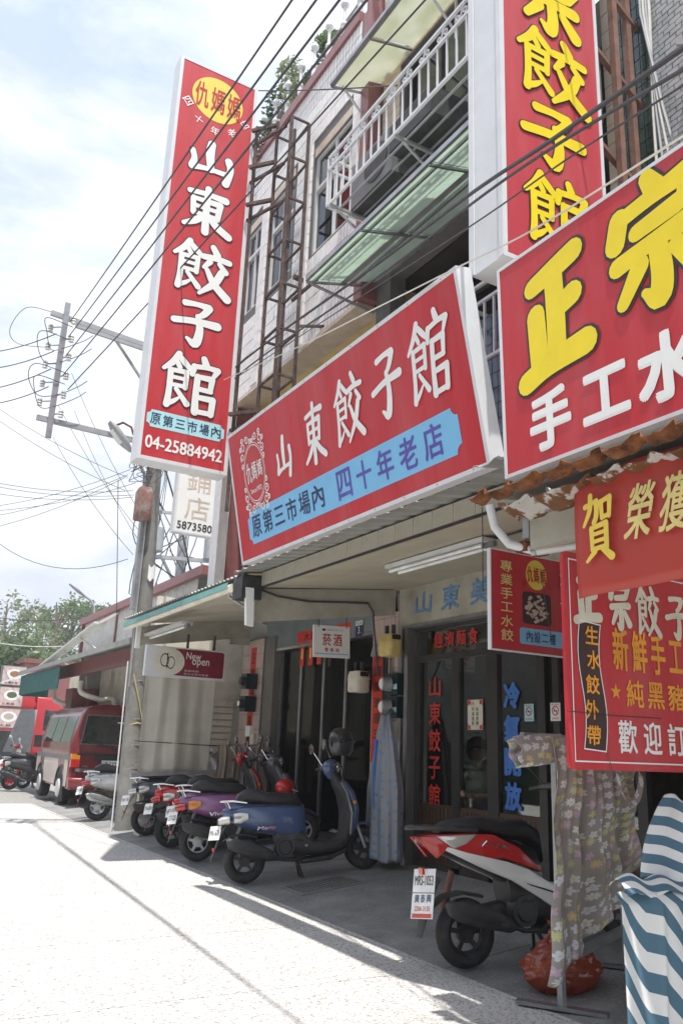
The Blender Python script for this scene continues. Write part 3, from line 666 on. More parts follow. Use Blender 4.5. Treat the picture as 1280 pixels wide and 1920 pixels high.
# balcony
t = thing('balcony_railing', 'silver metal balcony railing with scroll ornaments and a slatted shelf under it', 'railing', (3.60, 4.1, 7.05))
L1 = 2.78
q = MB()
for z in (0, .46, .62): q.bar((0, 0, z), (0, L1, z), .028)
for z in (0, .46, .62): q.bar((0, L1, z), (.74, L1, z), .028)
q.bar((0, L1, 0), (0, L1, .62), .028); q.build('rail', 'whitealu', t)
b0 = None
for i in range(20):
    y = .1+i*.138
    if b0 is None: q = MB(); q.bar((0, 0, .015), (0, 0, .445), .016); b0 = q.build('baluster', 'whitealu', t); b0.location = (0, y, 0)
    else: copyp(b0, (0, y, 0))
for i in range(4): copyp(b0, (.16+i*.16, L1, 0))
s0 = None
for i in range(10):
    y = .17+i*.276
    if s0 is None:
        q = MB(); q.tube([(0, -.05+.025*math.cos(a), .535+.025*math.sin(a)) for a in np.linspace(0, 6.2, 10)], .007, 5); q.tube([(0, .05+.022*math.cos(a), .525+.022*math.sin(a)) for a in np.linspace(0, 6.2, 10)], .007, 5); q.tube([(0, -.05, .61), (0, -.01, .58), (0, .01, .50), (0, .05, .475)], .010, 5)
        s0 = q.build('scroll', 'whitealu', t); s0.location = (0, y, 0)
    else: copyp(s0, (0, y, 0))
f0 = None
for i in range(5):
    x = .13+i*.14
    if f0 is None: q = MB(); q.bar((0, 0, -.005), (0, L1, -.005), .022, .012); f0 = q.build('floor_slat', 'galv', t); f0.location = (x, 0, 0)
    else: copyp(f0, (x, 0, 0))
q = MB()
for y in (.05, 1.45, 2.7): q.bar((0, y, -.03), (.74, y, -.03), .03, .03); q.bar((.08, y, -.05), (.70, y, -.42), .022)
q.split('bracket', 'galv', t)
# air conditioner on the balcony shelf
t = thing('air_conditioner', 'grey air conditioner unit with a dark round grille sitting on the balcony shelf', 'air conditioner', (3.85, 6.0, 7.06))
q = MB(); q.box((0, 0, 0), (.32, .80, .55)); q.build('casing', 'plasticgrey', t)
q = MB(); q.cyl((-.004, .3, .28), (-.012, .3, .28), .22, n=24); q.build('fan_grille', 'plastic', t)
q = MB(); q.box((.0, 0, -.02), (.32, .8, -.004)); q.build('base', 'plastic', t)
t = thing('dark_compressor', 'dark boxy compressor standing at the left end of the balcony shelf', 'compressor', (3.72, 5.15, 7.08))
q = MB(); q.box((0, 0, 0), (.45, .70, .30)); q.build('casing', 'plastic', t); q = MB(); q.box((.02, .1, .301), (.4, .6, .34)); q.build('lid', 'plasticgrey', t)
# little white unit on the yellow terrace, beside the pillar
t = thing('water_heater', 'small white louvred unit on the yellow terrace just above the sign edge', 'air conditioner', (4.72, 7.35, 4.9))
q = MB(); q.box((0, 0, 0), (.25, .42, .42)); q.build('casing', 'whitepaint', t); q = MB(); q.box((-.006, .05, .06), (-.001, .37, .30)); q.box((.04, -.006, .08), (.21, -.001, .3)); q.build('grille', 'galv', t)

# ---------------- green/grey tiled building at the right ----------------
bC = thing('grey_tiled_building', 'grey and dark green tiled building with white cables at the top right', 'building', (4.6, 3.4, 0))
cm = Matrix.Translation((-4.6, -3.4, 0))
q = MB(); q.box((4.6, 3.42, 3.4), (5.2, 3.86, 9.5)); q.box((4.60, -3, 3.4), (5.1, 3.41, 9.5)); q.box((4.5, -3, 3.3), (11, 3.85, 3.399)); wC = q.build('wall', 'grout', bC, cm)
q = MB(); tiles(q, 4.6, 3.42, 3.75, 3.9, 9.4, .055, .13, stag=False); q.build('green_tile', 'tilegreen', wC, cm, kind='stuff')
q = MB(); tiles(q, 4.6, 2.0, 3.41, 5.0, 9.4, .11, .05, stag=True); q.build('grey_tile', 'tilegrey', wC, cm, kind='stuff')
q = MB(); tiles(q, 4.6, 3.76, 3.9, 4.5, 9.4, .13, .19); q.build('beige_tile', 'tilebeige', wC, cm, kind='stuff')
q = MB()
for y in np.linspace(0, 1, 12):
    a = math.pi*y; q.bar((4.50, 3.05-.36*math.sin(a), 5.8+.62*math.cos(a)), (4.50, 3.02-.36*math.sin(a), 5.84+.62*math.cos(a)), .16, .1)
q.build('arched_hood', 'tilegrey', bC, cm)
t = thing('cable_bundle', 'bundle of white and grey cables running down the green tiled pillar', 'cable', (4.55, 3.4, 4.5))
for k in range(4):
    q = MB(); q.tube([(0-.012*k, .005*k, 5), (-.01*k, .02*k-.02, 2.6), (-.02, -.03*k, 1.6), (-.03, -.07*k, .9), (-.02, -.12*k, 0)], .012, 6); q.build('cable', 'wirewhite' if k % 2 == 0 else 'galv', t)
t = thing('drain_pipe', 'short white drain pipe sticking out at the right edge by the grey tiles', 'pipe', (4.5, 3.15, 5.5))
q = MB(); q.tube([(0, .05, 0), (-.02, -.2, .12), (-.02, -.6, .3)], .035, 10); q.build('pipe', 'whitepaint', t)
# small balcony of this building seen between the two big signs
t = thing('small_balcony_railing', 'small white balcony railing between the two big red signs', 'railing', (4.1, 4.55, 4.55))
q = MB()
for z in (0, .55, .72): q.bar((0, 0, z), (0, .75, z), .028); q.bar((0, .75, z), (.4, .75, z), .028)
q.bar((0, .75, 0), (0, .75, .72), .028); q.build('rail', 'whitealu', t)
for i in range(6): q = MB(); q.bar((0, 0, .01), (0, 0, .54), .018); o = q.build('baluster', 'whitealu', t); o.location = (0, .08+.12*i, 0)
q = MB(); q.tube([(0, .6+.04*math.cos(a), .64+.04*math.sin(a)) for a in np.linspace(0, 6.2, 10)], .008, 5); q.build('scroll', 'whitealu', t)
q = MB(); q.bar((0, .74, 0), (.4, .74, -.5), .025); q.build('bracket', 'galv', t)
# ---------------- ground floor: restaurant front ----------------
gf = thing('shopfront', 'dim ground-floor shopfronts with dark glass doors under the beige canopy', 'building', (5.5, 3.9, 0))
gm_ = Matrix.Translation((-5.5, -3.9, 0))
def pg(mb, name, m, parent=None, **k): return mb.build(name, m, parent or gf, gm_, **k)
# floors/walls of the rooms inside
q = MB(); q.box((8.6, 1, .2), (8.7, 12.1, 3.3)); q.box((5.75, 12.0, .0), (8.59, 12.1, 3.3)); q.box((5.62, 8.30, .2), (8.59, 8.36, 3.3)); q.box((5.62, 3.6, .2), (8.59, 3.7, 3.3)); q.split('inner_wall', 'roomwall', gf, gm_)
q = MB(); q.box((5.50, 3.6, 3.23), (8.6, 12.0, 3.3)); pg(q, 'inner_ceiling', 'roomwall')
q = MB(); q.box((5.46, 3.6, 2.78), (5.60, 8.08, 3.225)); hd = pg(q, 'header_board', 'board')
q = MB(); q.box((5.44, 3.7, 2.745), (5.56, 8.0, 2.775)); pg(q, 'shutter_rail', 'steel')
hb = MB()
for i, ch in enumerate('山東美味餃館'):
    put(hb, ch, .36+i*.50, .22, .31, .28*FLAT.get(ch, 1), .004, .02, shear=.1)
hb.build('lettering', 'fadeblue', gf, gm_ @ frame((5.455, 7.95, 2.79), (0, -1, 0), (0, 0, 1)))
# stainless jamb + pillars
q = MB(); q.box((5.44, 7.86, .20), (5.60, 7.93, 2.74)); q.box((5.50, 7.97, .20), (5.62, 8.02, 2.78)); q.box((5.47, 8.03, .20), (5.62, 8.10, 2.78)); q.split('door_jamb', 'stainless', gf, gm_)
q = MB(); q.box((5.50, 8.11, .19), (5.66, 8.68, 2.99)); pil = pg(q, 'pillar', 'grout')
z = .22
while z < 2.95:
    for k in range(7):
        y = 8.12+k*.08; q = MB(); q.box((5.485, y+.003, z+.004), (5.499, y+.077, min(z+.30, 2.98)-.003)); pg(q, 'pillar_tile', 'tilepink', pil)
    z += .30
q = MB(); q.box((5.484, 8.13, 1.18), (5.50, 8.67, 1.34)) if False else None
# dark frames and panes of the restaurant doors
fr = [(7.77, 7.86), (7.06, 7.19), (6.46, 6.62), (5.80, 5.90), (5.62, 5.70), (4.7, 4.8)]
for a, b in fr: q = MB(); q.box((5.55, a, .22), (5.61, b, 2.36)); pg(q, 'door_stile', 'darkframe')
q = MB(); q.box((5.545, 3.7, 2.361), (5.62, 7.86, 2.43)); q.box((5.545, 3.7, 2.70), (5.62, 7.86, 2.744)); q.box((5.55, 3.7, .215), (5.608, 7.77, .27)); q.split('door_rail', 'darkframe', gf, gm_)
for a, b in ((7.19, 7.77), (6.62, 7.06)):
    pass
pn = []
for a, b in ((7.19, 7.77), (6.62, 7.06), (5.90, 6.46), (4.8, 5.62)):
    q = MB(); q.box((5.575, a+.002, .86), (5.581, b-.002, 2.36)); pg(q, 'door_pane', 'glass')
    q = MB(); q.box((5.565, a+.002, .271), (5.60, b-.002, .855))
    n_ = int((b-a)/.06)
    for i in range(n_): q.box((5.556, a+.005+i*(b-a)/n_, .30), (5.565, a-.004+(i+1)*(b-a)/n_, .82))
    pg(q, 'door_wood_panel', 'darkwood')
q = MB(); q.box((5.575, 6.55, 2.432), (5.58, 7.84, 2.70)); pg(q, 'transom_pane', 'glass')
q = MB(); q.box((5.575, 3.75, 2.432), (5.58, 6.50, 2.70)); pg(q, 'transom_pane', 'glass')
q = MB(); q.box((5.55, 6.51, 2.432), (5.60, 6.545, 2.70)); pg(q, 'transom_mullion', 'darkframe')
fd = frame((5.570, 7.77, 0), (0, -1, 0), (0, 0, 1))
q = MB(); column(q, '山東餃子館', .26, 2.22, .80, .21, bold=.02); pg_ = q.build('red_lettering', 'letred', gf, gm_ @ fd)
q = MB(); column(q, '冷氣開放', 1.50, 2.10, .86, .24, bold=.045); q.build('blue_lettering', 'letblue', gf, gm_ @ fd)
q = MB(); column(q, '歡迎光臨', 2.34, 2.14, .95, .24, bold=.045); q.build('blue_lettering', 'letblue', gf, gm_ @ fd)
q = MB(); row(q, '經濟麵食', .22, 1.02, 2.58, .17, bold=.02); q.build('red_lettering', 'letred', gf, gm_ @ fd)
def sheet(name, label, cat, x, yr, zc, w_, h_, m, group=None):
    """paper notice facing the street; returns an empty with local x to the right, y up"""
    t = thing(name, label, cat, mtx=frame((x, yr, zc), (0, -1, 0), (0, 0, 1)), group=group)
    q = MB(); q.box((-w_/2, -h_/2, -.001), (w_/2, h_/2, .001)); q.build('paper', m, t); return t
t = sheet('notice', 'cream notice with red corner ornaments taped on the glass door', 'notice', 5.566, 6.82, 1.77, .24, .30, 'cream')
q = MB()
for sx_ in (-1, 1):
    for sy in (-1, 1):
        q.add([(sx_*.115, sy*.145, .002), (sx_*.065, sy*.145, .002), (sx_*.115, sy*.085, .002)], [(0, 1, 2)]); disc(q, (sx_*.088, sy*.12), .018, .018, .0024, 8)
q.build('corner_ornament', 'letred', t)
q = MB(); column(q, '本店禁帶', .035, .08, -.11, .038, bold=.01); column(q, '外食飲料', -.03, .08, -.11, .038, bold=.01); q.build('lettering', 'black', t)
q = MB(); row(q, '公告', -.09, -.01, .115, .03, bold=.01); q.build('lettering', 'letred', t)
for yy, m_, lb in ((6.03, 'palecyan', 'pale green no-smoking sticker on the door glass beside the blue letters'), (5.66, 'white', 'white no-smoking sticker with red ring on the door frame')):
    t = sheet('no_smoking_sticker', lb, 'sticker', 5.543 if m_ == 'white' else 5.568, yy, 1.78, .125, .16, m_, 'no-smoking stickers on the doors')
    q = MB(); ring(q, (0, .01), .033, .043, .002, 24); q.add([(-.03, .036, .0025), (-.023, .042, .0025), (.03, -.016, .0025), (.023, -.022, .0025)], [(0, 1, 2, 3)]); row(q, '禁止吸菸', -.05, .05, .064, .016); row(q, '違者罰款', -.045, .045, -.058, .016); q.build('ring', 'letred', t)
    q = MB(); q.add([(-.024, .004, .0022), (.024, .004, .0022), (.024, .013, .0022), (-.024, .013, .0022)], [(0, 1, 2, 3)]); q.build('cigarette', 'black', t)

# seated person behind the glass
def body(name, nodes, edges, parent=None, m='skin', lv=1):
    me = bpy.data.meshes.new(name); me.from_pydata([n[0] for n in nodes], edges, []); o = bpy.data.objects.new(name, me); COL.objects.link(o)
    sk = o.modifiers.new('s', 'SKIN'); o.modifiers.new('u', 'SUBSURF').levels = lv
    for i, n_ in enumerate(nodes): me.skin_vertices[0].data[i].radius = n_[1] if isinstance(n_[1], tuple) else (n_[1], n_[1])
    me.skin_vertices[0].data[0].use_root = True
    bpy.context.view_layer.update(); m2 = bpy.data.meshes.new_from_object(o.evaluated_get(bpy.context.evaluated_depsgraph_get()))
    bpy.data.objects.remove(o); m2.materials.clear(); m2.materials.append(M[m]); m2.polygons.foreach_set('use_smooth', [True]*len(m2.polygons))
    o = bpy.data.objects.new(name, m2); COL.objects.link(o); o.parent = parent; return o
# local: facing +x, seat height .45; placed inside facing right/back of shop
t = thing('person', 'dark-haired person in a pale t-shirt sitting behind the glass door, arms folded on a table', 'person', (5.84, 7.20, .22), (0, 0, R(-100)))
N = [((0, 0, .50), (.13, .16)), ((.02, 0, .68), (.11, .15)), ((.05, 0, .90), (.11, .17)), ((.06, 0, 1.03), (.07, .09)), ((.08, 0, 1.10), .052), ((.10, 0, 1.20), (.088, .078)), ((.11, 0, 1.28), (.09, .08)),
     ((.06, .19, .98), .055), ((.16, .22, .76), .045), ((.36, .08, .74), .034), ((.42, .02, .75), .03), ((.06, -.19, .98), .055), ((.16, -.22, .76), .045), ((.36, -.08, .76), .034), ((.42, -.02, .77), .03),
     ((.20, .12, .50), .085), ((.42, .13, .50), .065), ((.44, .13, .10), .045), ((.54, .13, .04), .035), ((.20, -.12, .50), .085), ((.42, -.13, .50), .065), ((.44, -.13, .10), .045), ((.54, -.13, .04), .035)]
E_ = [(0, 1), (1, 2), (2, 3), (3, 4), (4, 5), (5, 6), (3, 7), (7, 8), (8, 9), (9, 10), (3, 11), (11, 12), (12, 13), (13, 14), (0, 15), (15, 16), (16, 17), (17, 18), (0, 19), (19, 20), (20, 21), (21, 22)]
body('body', N, E_, t, 'skin', 2)
S_ = [((0, 0, .52), (.15, .18)), ((.02, 0, .70), (.13, .17)), ((.05, 0, .90), (.125, .185)), ((.06, 0, 1.02), (.09, .11)), ((.06, .19, .98), .072), ((.12, .215, .84), .066), ((.06, -.19, .98), .072), ((.12, -.215, .84), .066)]
body('shirt', S_, [(0, 1), (1, 2), (2, 3), (3, 4), (4, 5), (3, 6), (6, 7)], t, 'shirt', 2)
q = MB(); q.ball((.075, 0, 1.275), (.112, .10, .118), 16, 10); q.ball((.02, 0, 1.20), (.07, .085, .09), 12, 8); q.build('hair', 'hair', t)
q = MB(); q.ball((.188, .032, 1.235), .012, 8, 6); q.ball((.188, -.032, 1.235), .012, 8, 6); q.build('eyes', 'black', t)
q = MB(); q.loft([((.19, 0, 1.24), (0, .008, 0), (.004, 0, .004)), ((.212, 0, 1.205), (0, .014, 0), (.006, 0, .006)), ((.19, 0, 1.195), (0, .012, 0), (.004, 0, .004))], 8, 2); q.build('nose', 'skin', t)
t = thing('dining_table', 'dark dining table with a white paper on it behind the glass door', 'table', (6.0, 6.66, .22))
q = MB(); q.box((-.3, -.4, .52), (.4, .4, .56)); q.build('table_top', 'darkwood', t)
for a, b in ((-.25, -.35), (.35, -.35), (-.25, .35), (.35, .35)): q = MB(); q.box((a-.02, b-.02, 0), (a+.02, b+.02, .52)); q.build('leg', 'darkframe', t)
q = MB(); q.box((-.28, .12, .562), (-.10, .30, .565)); o = q.build('paper_menu', 'white'); o.location = (6.0, 6.66, .22); tag(o, 'white paper menu lying on the dining table behind the glass', 'menu')
t = thing('stool', 'dark stool under the seated person', 'stool', (5.84, 7.20, .22)); q = MB(); q.cyl((0, 0, .36), (0, 0, .40), .16, n=20); q.build('seat', 'darkframe', t)
for a, b in ((.11, .11), (-.11, .11), (.11, -.11), (-.11, -.11)): q = MB(); q.bar((a, b, 0), (a*.8, b*.8, .37), .025); q.build('leg', 'darkframe', t)

# ---- left shop front ----
q = MB(); q.box((5.50, 8.69, 2.80), (5.64, 11.8, 3.23)); pg(q, 'left_header', 'bluegrey')
q = MB(); q.box((5.49, 8.69, 2.755), (5.62, 11.72, 2.795)); pg(q, 'left_header_rail', 'stainless')
for y in (8.72, 9.45, 10.05, 10.72, 11.35): q = MB(); q.box((5.58, y, .22), (5.63, y+.055, 2.75)); pg(q, 'left_door_stile', 'steel' if y not in (8.72,) else 'darkframe')
for a, b in ((8.78, 9.44), (9.51, 10.04), (10.11, 10.71), (10.78, 11.34)):
    q = MB(); q.box((5.60, a, .35), (5.606, b, 2.75)); pg(q, 'left_door_pane', 'darkglass'); q = MB(); q.box((5.585, a, .215), (5.62, b, .345)); pg(q, 'left_door_bottom', 'darkframe')
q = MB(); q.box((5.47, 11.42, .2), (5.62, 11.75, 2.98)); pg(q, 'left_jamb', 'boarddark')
q = MB(); q.box((5.46, 11.76, .2), (5.62, 12.55, 3.0)); pl2 = pg(q, 'left_pillar', 'grout')
z = .22
while z < 2.95:
    for k in range(10):
        y = 11.77+k*.077; q = MB(); q.box((5.445, y+.003, z+.004), (5.459, y+.074, min(z+.23, 2.98)-.003)); pg(q, 'pillar_tile', 'tilepink', pl2)
    z += .23
# ---- soffit, fascia and corrugated canopy ----
cn = thing('street_canopy', 'beige panelled street canopy with corrugated metal edge under the big red signs', 'canopy', (3.37, 3.6, 3.13))
cm2 = Matrix.Translation((-3.37, -3.6, -3.13))
def pc(mb, name, m, parent=None, **k): return mb.build(name, m, parent or cn, cm2, **k)
q = MB()
for i in range(9):      # soffit boards running along the street
    a = 3.60+i*.21; z0 = 3.0+.115*(a-3.6); z1 = 3.0+.115*(a+.2-3.6)
    q.add([(a+.002, 3.55, z0), (a+.208, 3.55, z1), (a+.208, 8.04, z1), (a+.002, 8.04, z0), (a+.002, 3.55, z0+.02), (a+.208, 3.55, z1+.02), (a+.208, 8.04, z1+.02), (a+.002, 8.04, z0+.02)], [(0, 1, 2, 3), (7, 6, 5, 4), (0, 4, 5, 1), (2, 6, 7, 3), (3, 7, 4, 0), (1, 5, 6, 2)])
pc(q, 'soffit_panel', 'soffit')
f0 = None
for i in range(17):
    y = 3.62+i*.252
    if f0 is None: q = MB(); q.box((0, .002, 0), (.015, .249, .14)); f0 = pc(q, 'fascia_panel', 'board'); f0.data.transform(Matrix.Translation((3.37, 3.6, 3.13))); f0.location = (.21, y-3.6, -.125)
    else: copyp(f0, (.21, y-3.6, -.125))
q = MB(); q.bar((3.60, 3.6, 2.995), (3.60, 7.95, 2.995), .03, .012); q.bar((4.28, 3.6, 3.06), (4.28, 6.4, 3.06), .02, .01); pc(q, 'shadow_gap_strip', 'plastic')
def corr(x0, x1, z0, z1, y0, y1, pitch=.19, amp=.022, t=.004, ragged=0):
    q = MB(); n = int((y1-y0)/pitch*8); vs = []
    for i in range(n+1):
        y = y0+(y1-y0)*i/n; ph = (y/pitch) % 1
        h = amp*(1 if ph < .25 else 0 if .35 < ph < .9 else .5); r_ = 0
        if ragged: r_ = ragged*(noise.noise(V((y*7, 0, 3)))+.5*noise.noise(V((y*23, 0, 1))))
        vs += [(x0+r_, y, z0+h), (x1, y, z1+h), (x0+r_, y, z0+h+t), (x1, y, z1+h+t)]
    fs = []
    for i in range(n): o = 4*i; fs += [(o, o+4, o+5, o+1), (o+2, o+3, o+7, o+6), (o, o+2, o+6, o+4)]
    q.add(vs, fs); return q
pc(corr(3.32, 5.5, 3.125, 3.42, 4.1, 8.05), 'roof_sheet', 'corrug'); pc(corr(3.14, 5.5, 3.10, 3.42, 3.30, 4.09), 'roof_sheet', 'corrug'); pc(corr(2.96, 3.13, 3.0, 3.03, 3.16, 3.64), 'roof_sheet', 'corrug')
pc(corr(3.37, 5.4, 3.10, 3.38, 8.06, 12.3, pitch=.11), 'roof_sheet', 'corrug')
q = MB(); q.box((3.4, 7.96, 3.03), (3.66, 8.12, 3.12)); q.box((3.37, 7.92, 2.86), (3.60, 8.16, 3.09)); pc(q, 'junction_box', 'plastic')
q = MB(); q.add([(3.44, 7.90, 2.58), (3.52, 7.90, 2.57), (3.52, 7.95, 2.57), (3.44, 7.95, 2.58), (3.41, 7.90, 2.97), (3.50, 7.90, 2.97), (3.50, 7.95, 2.97), (3.41, 7.95, 2.97)], [(0, 3, 2, 1), (4, 5, 6, 7), (0, 1, 5, 4), (1, 2, 6, 5), (2, 3, 7, 6), (3, 0, 4, 7)]); pc(q, 'end_board', 'white')
def board4(y, x0, x1, zb0, zb1, zt0, zt1, t_=.03):
    q = MB(); vs = [(x0, y, zb0), (x1, y, zb1), (x1, y, zt1), (x0, y, zt0)]; q.add(vs+[(a, y+t_, c) for a, _, c in vs], [(0, 1, 2, 3), (7, 6, 5, 4), (0, 4, 5, 1), (1, 5, 6, 2), (2, 6, 7, 3), (3, 7, 4, 0)]); return q
pc(board4(7.98, 3.56, 5.34, 2.63, 2.90, 2.99, 3.20), 'cross_board', 'board')
pc(board4(12.32, 5.1, 8, 2.9, 3.0, 3.5, 3.6), 'cross_board', 'board')
pc(board4(11.8, 3.50, 5.22, 2.69, 2.97, 2.96, 3.33), 'cross_board', 'board')
q = MB(); q.box((3.44, 11.78, 2.65), (3.50, 11.84, 2.96)); pc(q, 'end_board', 'white')
q = MB(); q.add([(3.45, 8.2, 3.02), (5.3, 8.2, 3.24), (5.3, 11.79, 3.24), (3.45, 11.79, 3.0)], [(0, 1, 2, 3)]); pc(q, 'left_soffit', 'plaster')
q = MB(); q.bar((3.62, 7.97, 3.0), (5.30, 7.97, 3.20), .012, .02); q.tube([(3.60, 7.965, 2.98), (3.8, 7.96, 2.93), (4.2, 7.96, 2.92), (4.6, 7.96, 2.96), (4.95, 7.96, 2.99), (5.02, 7.96, 2.90), (5.04, 7.96, 2.72), (5.2, 8.1, 2.2)], .012, 6); pc(q, 'cable', 'wire')
# green rolled awning edge on the left canopy
t = thing('rolled_awning', 'rolled pale green awning along the canopy edge left of the junction box', 'awning', (3.38, 8.2, 3.0))
q = MB(); q.loft([((0, 0, .0), (.05, 0, .02), (0, 0, .05)), ((0, 3.9, -.03), (.05, 0, .02), (0, 0, .05))], 12, 2.2); q.build('roll', 'cream', t)
q = MB(); q.add([(-.055, 0, .055), (-.06, 0, -.01), (-.06, 3.9, -.035), (-.055, 3.9, .035), (-.049, 0, .055), (-.049, 3.9, .035)], [(0, 3, 2, 1), (0, 4, 5, 3)]); q.build('valance', 'teal', t)
q = MB(); q.bar((.05, .15, -.02), (.75, 1.0, .0), .03, .05); q.bar((.05, .22, -.05), (.72, 1.1, -.04), .02, .03); q.build('folding_arm', 'whitealu', t)
# fluorescent lamps
def tubelamp(label, a, b, n=2, lit=False):
    a = V(a); b = V(b); t = thing('fluorescent_lamp', label, 'lamp', a, group='fluorescent lamps under the canopies'); d = b-a
    q = MB(); q.bar((0, 0, 0), d, .16, .035); q.build('housing', 'whitepaint', t)
    side = V((d.y, -d.x, 0)).normalized()
    for k in ((-.05, .05) if n == 2 else (0,)): q = MB(); q.cyl(d*.03+side*k+V((0, 0, -.045)), d*.97+side*k+V((0, 0, -.045)), .016, n=10); q.build('tube', 'lampwhite', t)
    q = MB(); q.box((-.02, -.06, -.06), (.02, .06, -.017)); q.build('end_cap', 'plasticgrey', t)
tubelamp('unlit twin-tube fluorescent lamp on the soffit in front of the restaurant doors', (4.20, 4.95, 3.03), (4.20, 6.35, 3.03))
tubelamp('unlit fluorescent lamp under the left canopy by the green awning', (3.62, 10.2, 2.86), (3.62, 11.75, 2.84), 1)

# ---------------- hanging and standing small signs ----------------
t = thing('new_open_sign', 'hanging maroon light-box sign reading New open with a cream emblem end', 'sign', mtx=frame((3.46, 11.3, 2.24), (1, 0, 0), (0, 0, 1)))
q = MB(); q.box((0, 0, -.08), (1.18, .42, 0)); q.build('frame', 'whitealu', t)
q = MB(); q.add([(.11+x, y, .003) for x, y in rrect(.3, .03, 1.04, .40, .03, 3)], [tuple(range(16))]); q.build('panel', 'maroonsign' if 'maroonsign' in M else 'darkred', t)
q = MB(); disc(q, (.33, .215), .23, .19, .0045, 36); q.build('emblem_field', 'cream', t)
q = MB(); ring(q, (.27, .23), .065, .078, .006, 30, .8, 1.2); ring(q, (.36, .20), .06, .072, .0064, 30, .8, 1.2); q.add([(.30, .12, .0068), (.315, .12, .0068), (.315, .33, .0068), (.30, .33, .0068)], [(0, 1, 2, 3)]); q.build('emblem', 'black', t)
q = MB(); put(q, 'New', .69, .315, .22, .10, .005, .01); put(q, 'open', .80, .215, .26, .11, .005, .01); q.build('lettering', 'white', t)
q = MB(); row(q, '營業時間', .56, .78, .105, .028, .005, .004); row(q, '新社店預約專線', .56, .93, .062, .028, .005, .004); q.build('lettering', 'whitealu', t)
q = MB(); q.bar((.6, .42, -.04), (.6, .62, -.04), .03); q.bar((1.0, .42, -.04), (1.0, .64, -.04), .03); q.build('hanger', 'rust', t)
t = thing('tobacco_wine_sign', 'white hanging sign with red characters 菸酒 over the left shop doors', 'sign', mtx=frame((4.43, 8.25, 2.36), (1, -.02, .04), (-.04, 0, 1)))
q = MB(); q.box((0, 0, -.02), (.47, .36, 0)); q.build('board', 'white', t)
q = MB(); row(q, '菸酒', .10, .38, .20, .14, .003, .02); row(q, '零售商', .13, .34, .085, .045, .003, .012, wf=.7); q.build('lettering', 'letred', t)
q = MB(); row(q, '臺灣菸酒公司', .17, .38, .31, .02, .003); q.add([(0.02, .035, .003), (.45, .035, .003), (.45, .046, .003), (.02, .046, .003)], [(0, 1, 2, 3)]); q.build('blue_print', 'skyblue', t)
q = MB(); disc(q, (.13, .31), .024, .014, .003, 16); q.build('emblem', 'black', t)
q = MB(); q.tube([(.06, .34, .01), (.06, .50, .01)], .005, 5); q.tube([(.42, .34, .01), (.42, .48, .01)], .005, 5); q.build('hook', 'wire', t)
t = sheet('house_number_plate', 'small navy house number plate reading 3 on the grey lintel', 'number plate', 5.485, 9.02, 2.86, .17, .20, 'white')
q = MB(); q.box((-.085, -.10, .001), (.085, .04, .0035)); q.build('number_field', 'navy', t); q = MB(); put(q, '3', 0, -.02, .035, .09, .005, .01); put(q, '.', .05, -.055, .012, .012, .005); q.build('lettering', 'white', t)
q = MB(); row(q, '中正路', -.07, .07, .068, .04, .003); q.build('lettering', 'navy', t)
# red couplets
def couplet(label, x, y, z0, z1, w_, s):
    t = thing('red_couplet', label, 'couplet', mtx=frame((x, y, z0), (0, -1, 0), (0, 0, 1)), group='red paper couplets')
    q = MB(); q.box((0, 0, -.001), (w_, z1-z0, .001)); q.build('paper', 'redpaper', t); q = MB(); column(q, s, w_/2, z1-z0-.05, .05, w_*.62, bold=.02, hf=.7); q.build('lettering', 'black', t)
couplet('red paper couplet with black characters on the left tiled pillar', 5.443, 12.22, 1.08, 2.86, .20, '五福臨門萬事興')
couplet('long red paper couplet on the tiled pillar behind the gas meter', 5.483, 8.66, 1.24, 2.62, .24, '財源廣進達三江')
t = thing('lintel_couplet', 'horizontal red paper with gold-black characters hanging over the left shop doors', 'couplet', mtx=frame((5.495, 10.75, 2.70), (0, -1, 0), (0, 0, 1)))
q = MB(); q.box((0, .12, -.001), (1.5, .27, .001)); q.build('paper', 'redpaper', t); q = MB(); row(q, '大吉大利財源', .2, 1.3, .195, .11, bold=.02); q.build('lettering', 'black', t)
for i in range(3): q = MB(); q.box((.12+.25*i, -.22, -.001), (.24+.25*i, .11, .001)); q.build('paper_strip', 'redpaper', t); q = MB(); q.box((.16+.25*i, -.12, .0012), (.20+.25*i, .02, .002)); q.build('paper_print', 'gold', t)

# meters and pipes
def gasmeter(label, x, y, z, m):
    t = thing('gas_meter', label, 'gas meter', (x, y, z), group='gas meters by the tiled pillar')
    q = MB(); q.loft([((0, 0, -.14), (.085, 0, 0), (0, .11, 0)), ((0, 0, -.12), (.10, 0, 0), (0, .135, 0)), ((0, 0, .02), (.10, 0, 0), (0, .14, 0)), ((0, 0, .06), (.10, 0, 0), (0, .14, 0)), ((0, 0, .11), (.085, 0, 0), (0, .12, 0))], 20, 4); q.build('casing', m, t)
    q = MB(); q.loft([((0, 0, .015), (.106, 0, 0), (0, .147, 0)), ((0, 0, .03), (.106, 0, 0), (0, .147, 0))], 20, 4); q.build('seam', m, t)
    q = MB(); q.box((-.06, -.145, .045), (.05, -.13, .10)); q.build('counter', 'black', t)
    q = MB(); q.cyl((0, -.07, .10), (0, -.07, .22), .025, n=12); q.cyl((0, .07, .10), (0, .07, .22), .025, n=12); q.build('pipe', 'plastic', t)
gasmeter('yellow gas meter hanging under the canopy board beside the house number', 5.30, 8.02, 2.56, 'meteryellow')
gasmeter('grey-white gas meter in front of the left shop doors', 5.32, 8.72, 2.18, 'cream')
